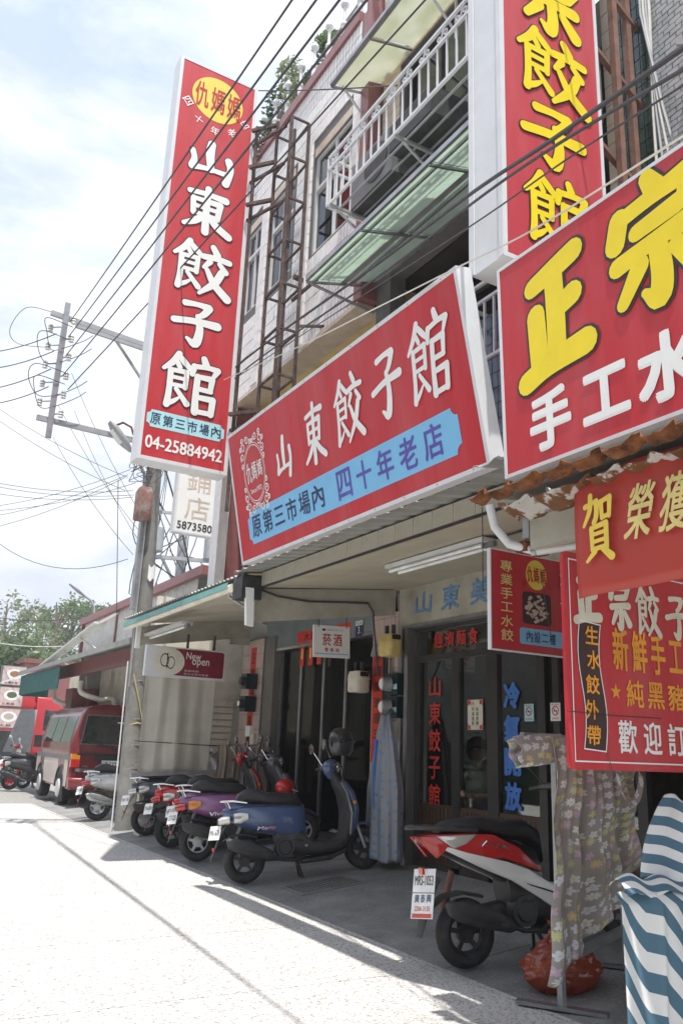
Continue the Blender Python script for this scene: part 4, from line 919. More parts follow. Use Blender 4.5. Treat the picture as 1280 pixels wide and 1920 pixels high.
for z, lb in ((2.12, 'upper round electricity meter in a teal box beside the pillar'), (1.86, 'lower round electricity meter in a teal box above the hanging raincoat')):
    t = thing('electricity_meter', lb, 'electricity meter', (5.40, 8.12, z), group='electricity meters by the pillar')
    q = MB(); q.box((0, -.12, -.12), (.10, .13, .12)); q.build('box', 'meterteal', t)
    q = MB(); q.cyl((-.001, .02, 0), (-.10, .05, 0), .085, .075, n=24); q.build('glass_dome', 'galv', t); q = MB(); q.cyl((-.101, .05, 0), (-.106, .05, 0), .06, n=20); q.build('dial', 'white', t)
    q = MB(); q.box((-.003, -.11, -.06), (-.0, -.02, .0)); q.build('label_sticker', 'palecyan', t)
for z, lb in ((2.32, 'dark electricity meter on the far pillar, the upper one'), (1.98, 'dark electricity meter with pale dial on the far pillar, the lower one')):
    t = thing('electricity_meter', lb, 'electricity meter', (5.25, 12.0, z), group='electricity meters on the far pillar')
    t.scale = (.72, .72, .72)
    q = MB(); q.box((0, -.13, -.16), (.25, .13, .16)); q.build('box', 'meterteal', t); q = MB(); q.cyl((0, -.02, 0), (-.10, -.02, 0), .10, .08, n=20); q.build('glass_dome', 'plastic', t); q = MB(); q.cyl((-.101, -.02, 0), (-.104, -.02, 0), .06, n=16); q.build('dial', 'white' if z < 2.1 else 'meterteal', t)
t = thing('switch_box', 'small grey switch box with wires on the far pillar under the meters', 'switch box', (5.40, 12.1, 1.5)); q = MB(); q.box((0, -.1, 0), (.06, .06, .16)); q.build('box', 'white', t); q = MB(); q.box((0, -.25, -.12), (.06, -.12, .04)); q.build('socket', 'cream', t); q = MB(); q.tube([(.02, 0, 0), (0, .02, -.3), (.03, .0, -1.1)], .012, 6); q.build('wire', 'wire', t)
t = thing('conduit_pipes', 'grey conduit pipes with valves on the pillar beside the raincoat', 'pipe', (5.42, 8.25, .3)); 
for k in range(3): q = MB(); q.tube([(0, .06*k, 0), (.0, .06*k, 1.2), (.02, .06*k-.02, 1.5), (.03, .06*k, 2.3)], .018, 8); q.build('pipe', 'plastic' if k else 'steel', t)
q = MB(); q.ball((-.03, .03, 1.25), (.06, .09, .11), 12, 8); q.build('valve', 'steel', t)
t = thing('small_louvre', 'small grey louvred bracket tucked behind the yellow gas meter', 'bracket', (5.36, 8.42, 2.48))
for k in range(3): q = MB(); q.bar((0, -.05*k, .16-.01*k), (0, .08-.05*k, -.02), .02, .03); q.build('slat', 'galv', t)

# raincoat hanging beside the pillar, pink umbrella, green sack
def cloth(name, fn, m, parent, nu=40, nv=60, uvs=(1, 1)):
    q = MB(); q.grid(fn, nu, nv); o = q.build(name, m, parent); me = o.data; uv = me.uv_layers.new(name='UVMap')
    for p in me.polygons:
        for li in p.loop_indices:
            vi = me.loops[li].vertex_index; uv.data[li].uv = ((vi % (nu+1))/nu*uvs[0], (vi//(nu+1))/nv*uvs[1])
    md = o.modifiers.new('thick', 'SOLIDIFY'); md.thickness = .003
    return o
t = thing('hanging_raincoat', 'translucent grey raincoat with blue dots hanging beside the restaurant door', 'raincoat', (5.22, 7.95, .27))
def rc(u, v):
    z = 1.50*v; wd = (.05+.34*(1-v)**.75*(1 if v < .9 else 1)) if v > .5 else .26-.02*(.5-v); wd = .05+.225*min(1, (1-v)*1.9)**.8
    a = 2*math.pi*u; fold = .018*math.sin(7*a+v*2)*(1-v*.5)+.01*math.sin(13*a)
    return (math.cos(a)*(wd*.45+fold), math.sin(a)*(wd+fold)-.02*(1-v), z+.02*math.sin(3*a)*(1-v))
cloth('coat', rc, 'dotcloth', t, 64, 50, (1.1, 1.5))
q = MB(); q.tube([(-.08, .06, 1.22), (-.115, .03, .9), (-.125, .0, .5)], [.022, .018, .008], 8); q.build('blue_strap', 'letblue', t)
q = MB(); q.tube([(0, 0, 1.48), (.1, .05, 1.56), (.2, .1, 1.52)], .012, 6); q.build('hook', 'steel', t)
t = thing('pink_umbrella', 'folded pale pink umbrella leaning behind the raincoat', 'umbrella', (5.33, 8.28, .3))
q = MB(); q.loft([((0, 0, .1), (.012, 0, 0), (0, .012, 0)), ((0, .02, .55), (.05, 0, 0), (0, .08, 0)), ((0, .05, .82), (.035, 0, 0), (0, .11, 0)), ((0, -.01, .88), (.012, 0, 0), (0, .02, 0))], 14, 1.4); q.build('canopy', 'pinkplastic', t); q = MB(); q.tube([(0, 0, -.05), (0, .0, .1)], .006, 5); q.tube([(0, -.01, .88), (0, -.01, 1.0), (0, .02, 1.03)], .008, 6); q.build('handle', 'galv', t)
t = thing('green_bottle', 'dark green bottle standing at the foot of the tiled pillar', 'bottle', (5.40, 8.32, .20)); q = MB(); q.tube([(0, 0, 0), (0, 0, .22), (0, 0, .28), (0, 0, .36)], [.05, .05, .022, .018], 12); q.build('body', 'burlgreen', t)

# far bay: cream wall with louvred door, plastic sheet, laundry
bay = thing('cream_side_wall', 'cream painted side wall with a louvred door behind the parked scooters', 'wall', (3.7, 12.2, .0))
bm2 = Matrix.Translation((-3.7, -12.2, 0))
q = MB(); q.box((4.02, 12.75, 0), (7.5, 12.85, 3.6)); q.build('wall_panel', 'cream', bay, bm2)
q = MB(); q.box((4.02, 12.74, .0), (7.5, 12.60, .5)); q.build('plinth', 'cream', bay, bm2)
for k in range(10): q = MB(); q.box((4.96, 12.70, 1.05+k*.1), (5.40, 12.745, 1.13+k*.1)); q.build('louvre', 'cream', bay, bm2)
for k in range(6): q = MB(); q.box((4.96, 12.55, .25+k*.1), (5.42, 12.595, .33+k*.1)); q.build('louvre', 'corrugwhite', bay, bm2)
q = MB(); q.box((4.90, 12.68, .2), (4.955, 12.745, 2.2)); q.build('door_frame', 'white', bay, bm2)
t = thing('plastic_sheet', 'hazy translucent plastic sheet hanging between the pole and the cream wall', 'plastic sheet', (3.72, 12.0, .95))
def ps(u, v): return (.0+u*1.05, .05*math.sin(u*9+v*2)+.03*math.sin(u*23), v*1.72-.03*math.sin(u*7)*(1-v))
cloth('sheet', ps, 'plasticsheet', t, 40, 20)
q = MB(); q.bar((-.1, -.03, -.04), (1.45, -.03, .04), .05); q.build('bottom_rail', 'galv', t); q = MB(); q.tube([(-.1, -.05, .42), (1.6, -.05, .38)], .006, 5); q.build('cord', 'wire', t)
for (x, w_, m_, lb, h_) in ((4.80, .36, 'clothbeige', 'beige towel drying on the line under the new open sign', .62), (5.15, .26, 'clothgrey', 'grey-lilac towel drying on the line beside the beige one', .52)):
    t = thing('hanging_towel', lb, 'towel', (x, 11.75, 1.36), group='towels drying on the line')
    def tw(u, v, w_=w_, h_=h_): return (u*w_+.01*math.sin(v*5), .02*math.sin(u*16)+.012*math.sin(u*31), -v*h_-(.05*math.sin(u*3) if v > .9 else 0))
    cloth('cloth', tw, m_, t, 30, 12)
t = thing('drying_line', 'thin line strung between the sheet and the far pillar', 'cord', (3.7, 11.76, 1.37)); q = MB(); q.tube([(0, 0, 0), (1, 0, -.02), (1.9, 0, .02)], .004, 5); q.build('line', 'wire', t)

# ---------------- the tall red sign (left) ----------------
def signbox(t, w_, h_, dep, face, rim=.035, fm='whitealu'):
    q = MB(); q.box((0, 0, -dep), (w_, rim, .004)); q.box((0, h_-rim, -dep), (w_, h_, .004)); q.box((0, rim, -dep), (rim, h_-rim, .004)); q.box((w_-rim, rim, -dep), (w_, h_-rim, .004)); q.build('frame', fm, t)
    q = MB(); q.box((rim, rim, -dep+.004), (w_-rim, h_-rim, -.0005)); q.build('face_panel', face, t)
W1, H1 = 1.14, 5.83
t = thing('tall_sign', 'tall red projecting sign with white brush characters 山東餃子館 and a phone number', 'sign', mtx=frame((2.45, 9.17, 4.57), (1, 0, 0), (0, 0, 1)))
signbox(t, W1, H1, .26, 'red', .045)
q = MB(); disc(q, (.57, 5.34), .37, .35, .002, 48); q.build('yellow_disc', 'yellow2', t)
q = MB()
for i, ch in enumerate('仇媽媽'): put(q, ch, .34+i*.235, 5.34, .20, .40, .006, .02)
q.build('lettering', 'darkred', t)
q = MB()
for i, ch in enumerate('四十年老店'):
    a = R(-90+(i-2)*31); put(q, ch, .57+.47*math.cos(a), 5.40+.56*math.sin(a), .125, .125*FLAT.get(ch, 1), .004, .009, rot=(i-2)*R(31)*.75)
q.build('lettering', 'white', t)
cy = [4.33, 3.57, 2.70, 1.90, 1.08]; cs_ = [(c, .56, cy[i], (.66, .70, .78, .64, .74)[i], (.60, .68, .74, .66, .76)[i]) for i, c in enumerate('山東餃子館')]
bbrush(t, cs_, 'white', 'outline', grow=.014, fat=1.12)
q = MB(); plate(q, rrect(.07, .42, 1.06, .64, .05, 4, notch=True), .002); q.build('caption_plate', 'palecyan', t)
q = MB(); row(q, '原第三市場內', .10, 1.03, .53, .145, .004, .014); q.build('lettering', 'navy', t)
q = MB(); put(q, '04-25884942', .57, .23, .98, .165, .004, .022); q.build('lettering', 'white', t)

# ---------------- main slanted sign ----------------
XS0, XS1 = 3.12, 2.85; LW = 3.70; y_l = 7.36
Hs = math.hypot(XS0-XS1, 1.28)
def main_frame(): return frame((XS0, y_l, 3.07), (0, -1, 0), (XS1-XS0, 0, 1.28))
t = thing('main_sign', 'long tilted red sign reading 山東餃子館 with an ornamental white emblem and blue caption', 'sign', mtx=main_frame())
signbox(t, LW, Hs, .12, 'red', .03)
for i in range(10):
    for y in (.018, Hs-.018): q = MB(); q.ball((.15+i*.377, y, .002), (.009, .009, .005), 6, 4); q.build('screw', 'steel', t)
bbrush(t, [('山', 1.13, .77, .30, .40), ('東', 1.70, .82, .36, .50), ('餃', 2.25, .84, .42, .52), ('子', 2.78, .84, .38, .52), ('館', 3.29, .85, .46, .56)], 'white', None, fat=.92, shear=.12)
q = MB(); plate(q, rrect(.25, .15, 3.48, .46, .06, 4, notch=True), .002); q.build('caption_plate', 'skyblue', t)
q = MB(); row(q, '原第三市場內', .31, 1.74, .305, .205, .004, .014); q.build('lettering', 'navy', t)
q = MB(); row(q, '四十年老店', 1.90, 3.34, .305, .235, .004, .02, wf=.74); q.build('lettering', 'violet', t)
# emblem
q = MB(); ring(q, (.52, .80), .24, .248, .003, 40, .85, 1.1); ring(q, (.52, .80), .262, .268, .003, 40, .85, 1.1)
def scroll2(cx, cy, r_, a0, d, mb, turns=1.3):
    pts = [(cx+r_*(1-k/22)*math.cos(a0+d*turns*2*math.pi*k/16), cy+r_*(1-k/22)*math.sin(a0+d*turns*2*math.pi*k/16)) for k in range(17)]
    for i in range(16):
        (xa, ya), (xb, yb) = pts[i], pts[i+1]; dx, dy = xb-xa, yb-ya; l_ = math.hypot(dx, dy); nx, ny = -dy/l_*.006, dx/l_*.006
        mb.add([(xa+nx, ya+ny, .0034+i*.0001), (xa-nx, ya-ny, .0034+i*.0001), (xb-nx, yb-ny, .0034+i*.0001), (xb+nx, yb+ny, .0034+i*.0001)], [(0, 1, 2, 3)])
for sx_ in (-1, 1):
    for sy in (-1, 1):
        for (dx, dy, r_) in ((.20, .30, .05), (.235, .21, .042), (.10, .355, .042), (.20, .375, .03), (.26, .30, .026), (.245, .12, .028), (.03, .33, .025)):
            scroll2(.52+sx_*dx*.92, .80+sy*dy*.95, r_, 1+dx*9+sy, sx_*sy, q)
q.build('emblem', 'white', t)
q = MB()
for i, ch in enumerate('仇媽媽'): put(q, ch, .40+i*.12, .82, .105, .20-.02*i, .004, .01)
put(q, 'Since1972', .52, .64, .24, .045, .004, .012); q.build('lettering', 'white', t)

# ---------------- yellow-lettered signs on the right ----------------
t = thing('vertical_sign', 'tall red projecting sign with yellow brush characters 宗餃子館 at the top right', 'sign', mtx=frame((3.0, 3.38, 4.33), (1, 0, 0), (0, 0, 1)))
signbox(t, .93, 4.2, .30, 'redtop', .03)
bbrush(t, [('館', .45, .46, .56, .54), ('子', .45, 1.04, .58, .50), ('餃', .46, 1.62, .64, .56), ('宗', .46, 2.22, .60, .58), ('正', .47, 2.85, .6, .6)], 'yellow', 'outline', grow=.010, fat=1.12)
q = MB(); q.box((-.012, .0, -.32), (-.002, 4.2, -.27)); q.box((-.012, 0, -.03), (-.002, 4.2, .01)); q.build('side_trim', 'whitealu', t)
q = MB(); row(q, '立', -.0, .08, .5, .08, .0); 
t = thing('corner_sign', 'huge red sign with yellow brush characters 正宗 and white 手工水 at the right edge', 'sign', mtx=frame((2.90, 3.285, 2.84), (0, -1, 0), (-.03, 0, 1)))
signbox(t, 3.2, 1.28, .10, 'red', .02)
bbrush(t, [('正', .43, .79, .50, .68), ('宗', 1.09, .89, .56, .66), ('餃', 1.75, .80, .56, .66)], 'yellow', 'outline', grow=.016, fat=1.25)
q = MB()
for ch, cx, w_, h_ in (('手', .36, .30, .33), ('工', .73, .30, .27), ('水', 1.09, .34, .34), ('餃', 1.48, .33, .33)): put(q, ch, cx, .235+.02*(cx-.3), w_, h_, .004, .04)
q.build('lettering', 'white', t)

# ragged rusty canopy of the right neighbour
rc_ = thing('rusted_canopy', 'rusty peeling sheet-metal canopy edge under the huge right sign', 'canopy', (2.85, 3.45, 2.75))
def ragged(x0, x1, z0, z1, y0, y1, seed, depth):
    q = MB(); n = 90; vs = []; ns = 8
    for i in range(n+1):
        y = y0+(y1-y0)*i/n; ph = (y/.21) % 1; h = .028 if ph < .22 else (.012 if ph < .32 else 0)
        rg = depth*1.5*noise.noise(V((y*7, seed, 0)))+depth*1.2*noise.noise(V((y*27, seed, 5)))
        for j in range(ns+1):
            k = j/ns; cr_ = .006*noise.noise(V((y*26, k*6, seed)))
            vs.append((x0+(x1-x0)*k+rg*(1-k), y, z0+(z1-z0)*k+h+cr_*2*(1-k)+.4*rg*(1-k)))
    m = ns+1; q.add(vs, [(i*m+j, i*m+j+1, (i+1)*m+j+1, (i+1)*m+j) for i in range(n) for j in range(ns)], True); return q
rm = Matrix.Translation((-2.85, -3.45, -2.75))
o = ragged(2.80, 2.89, 2.755, 2.735, 1.0, 3.47, 3, .05).build('rusted_edge', 'rustbright', rc_, rm); o.modifiers.new('t', 'SOLIDIFY').thickness = .006
o = ragged(2.93, 3.12, 2.705, 2.66, 1.0, 3.42, 8, .07).build('peeling_lining', 'peel', rc_, rm); o.modifiers.new('t', 'SOLIDIFY').thickness = .004
q = MB(); q.add([(2.93, 1.0, 2.78), (5.4, 1.0, 3.1), (5.4, 3.46, 3.1), (2.93, 3.46, 2.78)], [(0, 1, 2, 3)]); q.build('roof_sheet', 'corrug', rc_, rm)
q = MB(); q.box((3.14, 1.2, 2.50), (3.20, 3.36, 2.68)); q.build('beam', 'board', rc_, rm)
q = MB(); q.box((3.21, 1.2, 2.66), (5.3, 3.44, 2.69)); q.build('lining', 'soffit', rc_, rm)
q = MB(); q.box((3.14, 3.40, 2.50), (3.32, 3.48, 2.56)); q.build('timber_block', 'rustbright', rc_, rm)
q = MB(); q.box((3.14, 3.37, 2.57), (3.30, 3.42, 2.68)); q.build('foil_patch', 'galv', rc_, rm)
t = thing('white_conduit', 'curved white PVC conduit hanging under the rusty canopy corner', 'pipe', (3.05, 3.5, 2.53)); q = MB(); q.tube([(-.03, .06, .25), (-.0, .05, .12), (.06, 0, .02), (.15, -.12, -.03), (.22, -.4, -.03), (.25, -1.4, -.02)], .026, 10); q.build('conduit', 'whitepaint', t); q = MB(); q.cyl((.14, -.10, -.03), (.152, -.125, -.03), .032, n=12); q.build('clip', 'steel', t)
t = thing('hanging_wire', 'thin dark wires holding the red hanging shop sign', 'wire', (3.5, 3.9, 2.4)); q = MB(); q.tube([(0, .3, .6), (0, .3, .02)], .004, 5); q.tube([(-.25, -.5, .0), (.2, -.1, -.28)], .003, 5); q.split('wire', 'wire', t)
# ---------------- hanging sign, corner board, banner ----------------
t = thing('hanging_shop_sign', 'red hanging sign with gold column 專業手工水餃 and a picture of a plate of dumplings', 'sign', mtx=frame((3.56, 4.2, 2.05), (1, 0, 0), (0, 0, 1)))
signbox(t, 1.35, .68, .03, 'red', .008)
q = MB(); column(q, '專業手工水餃', .14, .62, .06, .105, bold=.012); q.build('gold_lettering', 'gold', t)
q = MB(); disc(q, (.41, .545), .095, .105, .002, 32); q.build('yellow_disc', 'yellow2', t)
q = MB()
for i, ch in enumerate('仇媽媽'): put(q, ch, .35+i*.06, .545, .052, .11, .004, .02)
for i, ch in enumerate('四十年老店'):
    a = R(-90+(i-2)*28); put(q, ch, .41+.14*math.cos(a), .55+.14*math.sin(a), .035, .035, .004, .01, rot=(i-2)*.4)
q.build('lettering', 'darkred', t)
q = MB(); plate(q, rrect(.28, .20, .54, .42, .03), .002); q.build('picture', 'maroonblack', t)
q = MB(); rg = random.Random(2)
for i in range(52):
    a = rg.uniform(0, 6.28); r_ = .098*math.sqrt(rg.random()); q.loft([((.41+r_*math.cos(a)-.014, .31+r_*.95*math.sin(a), .003), (0, .004, 0), (0, 0, .002)), ((.41+r_*math.cos(a), .31+r_*.95*math.sin(a), .005), (.0, .013, 0), (0, 0, .005)), ((.41+r_*math.cos(a)+.016, .31+r_*.95*math.sin(a)+.004, .003), (0, .003, 0), (0, 0, .002))], 6, 2)
q.build('dumplings', 'dumpling', t)
bbrush(t, [('山', .72, .55, .2, .18), ('餃', .72, .34, .2, .18), ('東', .95, .55, .2, .2), ('子', .95, .34, .2, .18), ('館', 1.18, .45, .2, .22)], 'whitealu', 'outline', grow=.004)
q = MB(); plate(q, rrect(.25, .06, 1.30, .17, .02), .002); q.build('caption_plate', 'palecyan' if False else 'skyblue', t)
q = MB(); row(q, '內設二樓', .30, .58, .115, .075, .004, .014); put(q, '04-25884942', .88, .115, .45, .07, .004, .014); q.build('lettering', 'navy', t)

t = thing('corner_menu_board', 'red board with white, orange and gold characters 正宗餃子 新鮮手工 hanging at the right edge', 'sign', mtx=frame((3.02, 3.0, 1.34), (1, .05, 0), (0, 0, 1)))
Wd = 1.5
q = MB(); q.add([(x, y, 0) for x, y in rrect(0, 0, Wd, 1.07, .03)], [tuple(range(24))]); q.add([(x, y, -.02) for x, y in rrect(0, 0, Wd, 1.07, .03)], [tuple(range(23, -1, -1))])
k = 24; q.f += [(i, (i+1) % k, k+(i+1) % k, k+i) for i in range(k)]; q.sm += [False]*k
q.build('board', 'red', t)
q = MB()
for a, b, c, d in ((.035, .035, Wd-.03, .042), (.035, 1.028, Wd-.03, 1.035), (.035, .042, .042, 1.028)): q.add([(a, b, .003), (c, b, .003), (c, d, .003), (a, d, .003)], [(0, 1, 2, 3)])
q.build('border_line', 'white', t)
bbrush(t, [('正', .17, .84, .20, .26), ('宗', .42, .84, .17, .27), ('餃', .645, .83, .19, .27), ('子', .90, .82, .2, .26), ('館', 1.15, .82, .2, .26)], 'cream', None, fat=1.15)
q = MB(); pl = []
for i in range(13): z = i/12; pl.append((.105+.018*math.sin(z*6.28+1.0), .07+.64*z))
band = pl+[(x+.165, y) for x, y in pl[::-1]]; plate(q, [(.100+.02*math.sin(i/12*6.28), .095+.63*i/12) for i in range(13)][::1]+[(.255+.02*math.sin(i/12*6.28), .085+.63*i/12) for i in range(12, -1, -1)], .002); q.build('dark_band', 'maroonblack', t)
q = MB()
for sgn, bx in ((0, .100), (1, .255)):
    for i in range(12):
        xa = bx+.02*math.sin(i/12*6.28); xb = bx+.02*math.sin((i+1)/12*6.28); ya = (.095, .085)[sgn]+.63*i/12; yb = ya+.0525
        q.add([(xa, ya, .004), (xa+.006, ya, .004), (xb+.006, yb, .004), (xb, yb, .004)], [(0, 1, 2, 3)])
q.add([(.10, .095, .0045), (.261, .085, .0045), (.261, .091, .0045), (.10, .101, .0045)], [(0, 1, 2, 3)]); q.add([(.10, .72, .0045), (.261, .71, .0045), (.261, .716, .0045), (.10, .726, .0045)], [(0, 1, 2, 3)])
q.build('band_border', 'white', t)
q = MB()
for i, ch in enumerate('生水餃外帶'): put(q, ch, .183+.014*math.sin(i*1.3+.6), .655-i*.123, .10, .095, .004, .018)
q.build('gold_lettering', 'orange', t)
q = MB(); row(q, '新鮮手工水餃', .33, 1.25, .605, .22, bold=.03); row(q, '純黑豬肉', .42, 1.10, .385, .14, bold=.018)
st = []
for i in range(10): a = R(90+36*i); r_ = .042 if i % 2 == 0 else .017; st.append((.355+r_*math.cos(a), .385+r_*math.sin(a), .003))
q.add(st+[(.355, .385, .003)], [(i, (i+1) % 10, 10) for i in range(10)]); q.build('orange_lettering', 'orange', t)
q = MB(); row(q, '歡迎訂購', .33, 1.12, .165, .165, bold=.018, wf=.74); q.build('white_lettering', 'white', t)
q = MB(); q.tube([(-.02, .27, .01), (.3, .265, .01), (.7, .27, .01)], .002, 4); q.tube([(.26, .09, .01), (.29, -.0, .01)], .002, 4); q.build('string', 'wire', t)

t = thing('celebration_banner', 'sheer red banner with gold characters 賀 榮獲 hanging in front of the rusty canopy', 'banner', mtx=frame((3.0, 2.88, 2.17), (0, -1, 0), (0, 0, 1)))
def bn(u, v): return (u*2.2, v*.60-.03+.03*u, .015*math.sin(u*11)*(1-v*.6)+.01*math.sin(u*27+v*3))
cloth('cloth', bn, 'banner', t, 60, 10)
bbrush(t, [('賀', .17, .30, .20, .33)], 'yellow2', None, z=.028, fat=1.1)
q = MB(); 
for i, ch in enumerate('榮獲第一名'): put(q, ch, .42+.19*i, .32, .15, .26, .032, .02, shear=.25)
q.build('lettering', 'gold', t)

# ---------------- clothes stand with printed aprons, bag, striped cover ----------------
t = thing('steel_clothes_stand', 'bare steel stand whose foot shows under the flowered apron', 'stand', (3.8, 3.9, zr(3.8)))
q = MB(); q.bar((0, 0, .0), (0, 0, 1.50), .04, .03); q.bar((.78, .22, .08), (.78, .22, 1.5), .03); q.split('post', 'steel', t)
q = MB(); q.bar((-.14, .22, .012), (.13, -.22, .02), .065, .02); q.bar((.66, .44, .10), (.9, 0, .12), .05, .02); q.bar((0, 0, .25), (.78, .22, .33), .03, .05); q.split('foot', 'steel', t)
q = MB(); q.bar((-.35, -.1, 1.5), (1.2, .28, 1.5), .03); q.build('cross_bar', 'steel', t)
t = thing('flowered_apron', 'grey apron printed with pastel flowers and hearts, draped over the clothes stand', 'apron', (3.56, 3.78, .0))
def ap(u, v):
    # body of the apron hanging from the bar
    x = .06+.93*u+.05*math.sin(3*u); top = 1.50+.01*math.sin(u*9); bot = .27+.50*u**1.5+.02*math.sin(u*14)-.08*math.exp(-((u-.02)/.06)**2)
    z = bot+(top-bot)*v
    fold = .05*math.sin(u*13+.8*v+.5*math.sin(v*4))*(1-v*.6)+.028*math.sin(u*29+3*v)*(1-v*.4)+.012*math.sin(u*61-5*v)+.015*math.sin(v*17+u*6)+.05*math.exp(-((u-.30+.12*(1-v))/.025)**2)
    x += -.09*(1-v)*(1-u)+(-.06*math.sin(math.pi*v)*u)
    return (x, -.05-fold+.20*u, z)
o = cloth('body', ap, 'flowercloth', t, 110, 90, (.86, 1.2))
def slv(u, v):
    a = 2*math.pi*u; c = V((-.17, .02, 1.43)).lerp(V((.20, .03, 1.45)), v); r1 = .085-.0*v
    return (c.x+.015*math.sin(5*a)+(-.02*math.sin(a) if v < .1 else 0), c.y+.05*math.cos(a)*(1+.2*math.sin(3*a)), c.z+r1*math.sin(a)*(1+.1*math.sin(4*a+v*5))-.02*(1-v))
cloth('sleeve', slv, 'flowercloth', t, 36, 24, (.5, .3))
def ap2(u, v):
    x = .62+.45*u; z = .62+.35*u*u+(1.46-.62-.35*u*u)*v; return (x-.12*(1-v)*(1-u), .34+.04*math.sin(u*17)+.03*math.sin(v*5), z)
cloth('rear_panel', ap2, 'clothbeige', t, 50, 30, (1, 1))
def strap(u, v): a = math.pi*u; return (.62-.10*math.cos(a)+.02*v, -.10-.02*v, 1.33-.17*math.sin(a)-.035*v)
cloth('neck_strap', strap, 'flowercloth', t, 24, 4, (.4, .05))
t = thing('orange_bag', 'bulging translucent orange plastic bag on the floor under the apron', 'plastic bag', (4.06, 4.16, zr(4.0)))
t.scale = (.92, .92, .86)
q = MB(); rg = random.Random(4)
def bg_(u, v):
    a = 2*math.pi*u; prof = [.16, .215, .245, .24, .20, .15, .085, .04, .07][min(8, int(v*8))]; k = v*8-int(v*8); pr2 = [.16, .215, .245, .24, .20, .15, .085, .04, .07, .07][min(9, int(v*8)+1)]; r_ = prof*(1-k)+pr2*k
    n_ = noise.noise(V((math.cos(a)*3, math.sin(a)*3, v*5)))*.04+noise.noise(V((math.cos(a)*9, math.sin(a)*9, v*12)))*.022+abs(noise.noise(V((math.cos(a)*16, math.sin(a)*16, v*9))))*.022
    return ((r_+n_)*math.cos(a)*1.1, (r_+n_)*math.sin(a)*.85, .0+.44*v+n_*.3*(v > .05))
q.grid(bg_, 64, 40); q.build('bag', 'bagorange', t)
q = MB(); q.ball((0, 0, .13), (.16, .13, .11), 12, 8); q.build('contents', 'food', t)
t = thing('striped_cover', 'white and teal striped cloth draped over a covered machine at the bottom right corner', 'cloth cover', (2.90, 2.75, 0))
def lc(u, v):
    # lower drape: from floor to a shoulder at z~.80
    z = .02+.82*v; wd = .50-.10*v; a = u
    x = .10+1.25*a-.02*v*3; sh = max(0, (v-.93)/.07)
    x = .10+.06*v+(1.15-.06*v)*a
    fold = .035*math.sin(a*24+v*3)*(1-.6*v)+.03*math.sin(a*10-2*v)+.07*math.exp(-((a-.16)/.03)**2)*(1-.5*v)
    return (x, -.02-fold+.04*sh, z-.01*sh)
def striped(name, fn, nu, nv, uvf):
    q = MB(); q.grid(fn, nu, nv); o = q.build(name, 'stripecloth', t); me = o.data; uv = me.uv_layers.new(name='UVMap')
    for p in me.polygons:
        for li in p.loop_indices:
            vi = me.loops[li].vertex_index; uv.data[li].uv = uvf((vi % (nu+1))/nu, (vi//(nu+1))/nv)
    o.modifiers.new('s', 'SOLIDIFY').thickness = .003
def f1(u, v):
    fx = u+.0*v
    return (0, (v*.80+fx*1.15*(1.3 if u < .12 else .15 if u < .17 else 1.0)+ (0 if u < .12 else .165 if u < .17 else 0))/.15)
striped('lower_drape', lc, 120, 60, f1)
def tc_(u, v): return (.17+.12*v+1.05*u, -.0+.22*v-.02, .825+.05*math.sin(v*3)+.03*math.exp(-((u-.1)/.05)**2)*v+.012*math.sin(u*30))
striped('top_fold', tc_, 60, 20, lambda u, v: (0, (v*.3+u*.4)/.1))
def uc(u, v):
    a = -.6+2.6*u; z = .83+.38*v; r_ = .24*(1-.5*v**2.2)+.015*math.sin(u*17); return (.82+.04*v-r_*1.05*math.cos(a), .18-r_*math.sin(a)*.8, z+.03*math.sin(u*7)-.05*(1-v)*0)
striped('upper_drape', uc, 60, 40, lambda u, v: (0, (v*.46+.08*u+.02*math.sin(u*9))/.105))
t = thing('red_stool_leg', 'small red sign edge hanging beside the stand at the right edge', 'sign', (4.15, 3.2, 1.12)); q = MB(); q.box((0, 0, 0), (.3, .02, .16)); q.build('board', 'red', t)

# ---------------- scooters ----------------
def wheel(parent, x, z=.215, r_=.212, w_=.055, rim='plastic', spokes=5):
    q = MB(); n, m = 36, 12; R0 = r_-w_; vs = []; fs = []
    for i in range(n):
        a = 2*math.pi*i/n
        for k in range(m):
            b = 2*math.pi*k/m; rr = R0+w_*math.cos(b)*(1 if math.cos(b) > 0 else .75); vs.append((x+rr*math.cos(a), w_*1.0*math.sin(b), z+rr*math.sin(a)))
    for i in range(n):
        for k in range(m): fs.append((i*m+k, i*m+(k+1) % m, ((i+1) % n)*m+(k+1) % m, ((i+1) % n)*m+k))
    q.add(vs, fs, True); w0 = q.build('wheel', 'tyre', parent)
    q = MB(); ri = R0-.035
    q.tube([(x+ri*math.cos(a), 0, z+ri*math.sin(a)) for a in np.linspace(0, 2*math.pi, 25)[:-1]], .016, 8, closed=True)
    q.cyl((x, -.055, z), (x, .055, z), .035, n=12); q.cyl((x, -.02, z), (x, .02, z), .06, n=14)
    for k in range(spokes): a = 2*math.pi*k/spokes+.3; q.bar((x+.04*math.cos(a), 0, z+.04*math.sin(a)), (x+ri*math.cos(a), 0, z+ri*math.sin(a)), .024, .03)
    q.build('rim', rim, w0); return w0
def frameplate(t, x, z, ang, txt, w_=.20, h_=.16, y=0):
    """number plate facing backwards (local frame: right = -y seen from behind)"""
    yw = R(30); m_ = frame((x, y, z), (math.sin(yw), -math.cos(yw), 0), (math.sin(ang), 0, math.cos(ang)))
    q = MB(); q.box((-w_/2, -h_/2, -.002), (w_/2, h_/2, .002)); p = q.build('number_plate', 'plate', t, m_)
    q = MB(); put(q, txt, 0, 0, w_*.86, h_*.42, .003, .02); q.build('lettering', 'black', p, m_); return p, m_
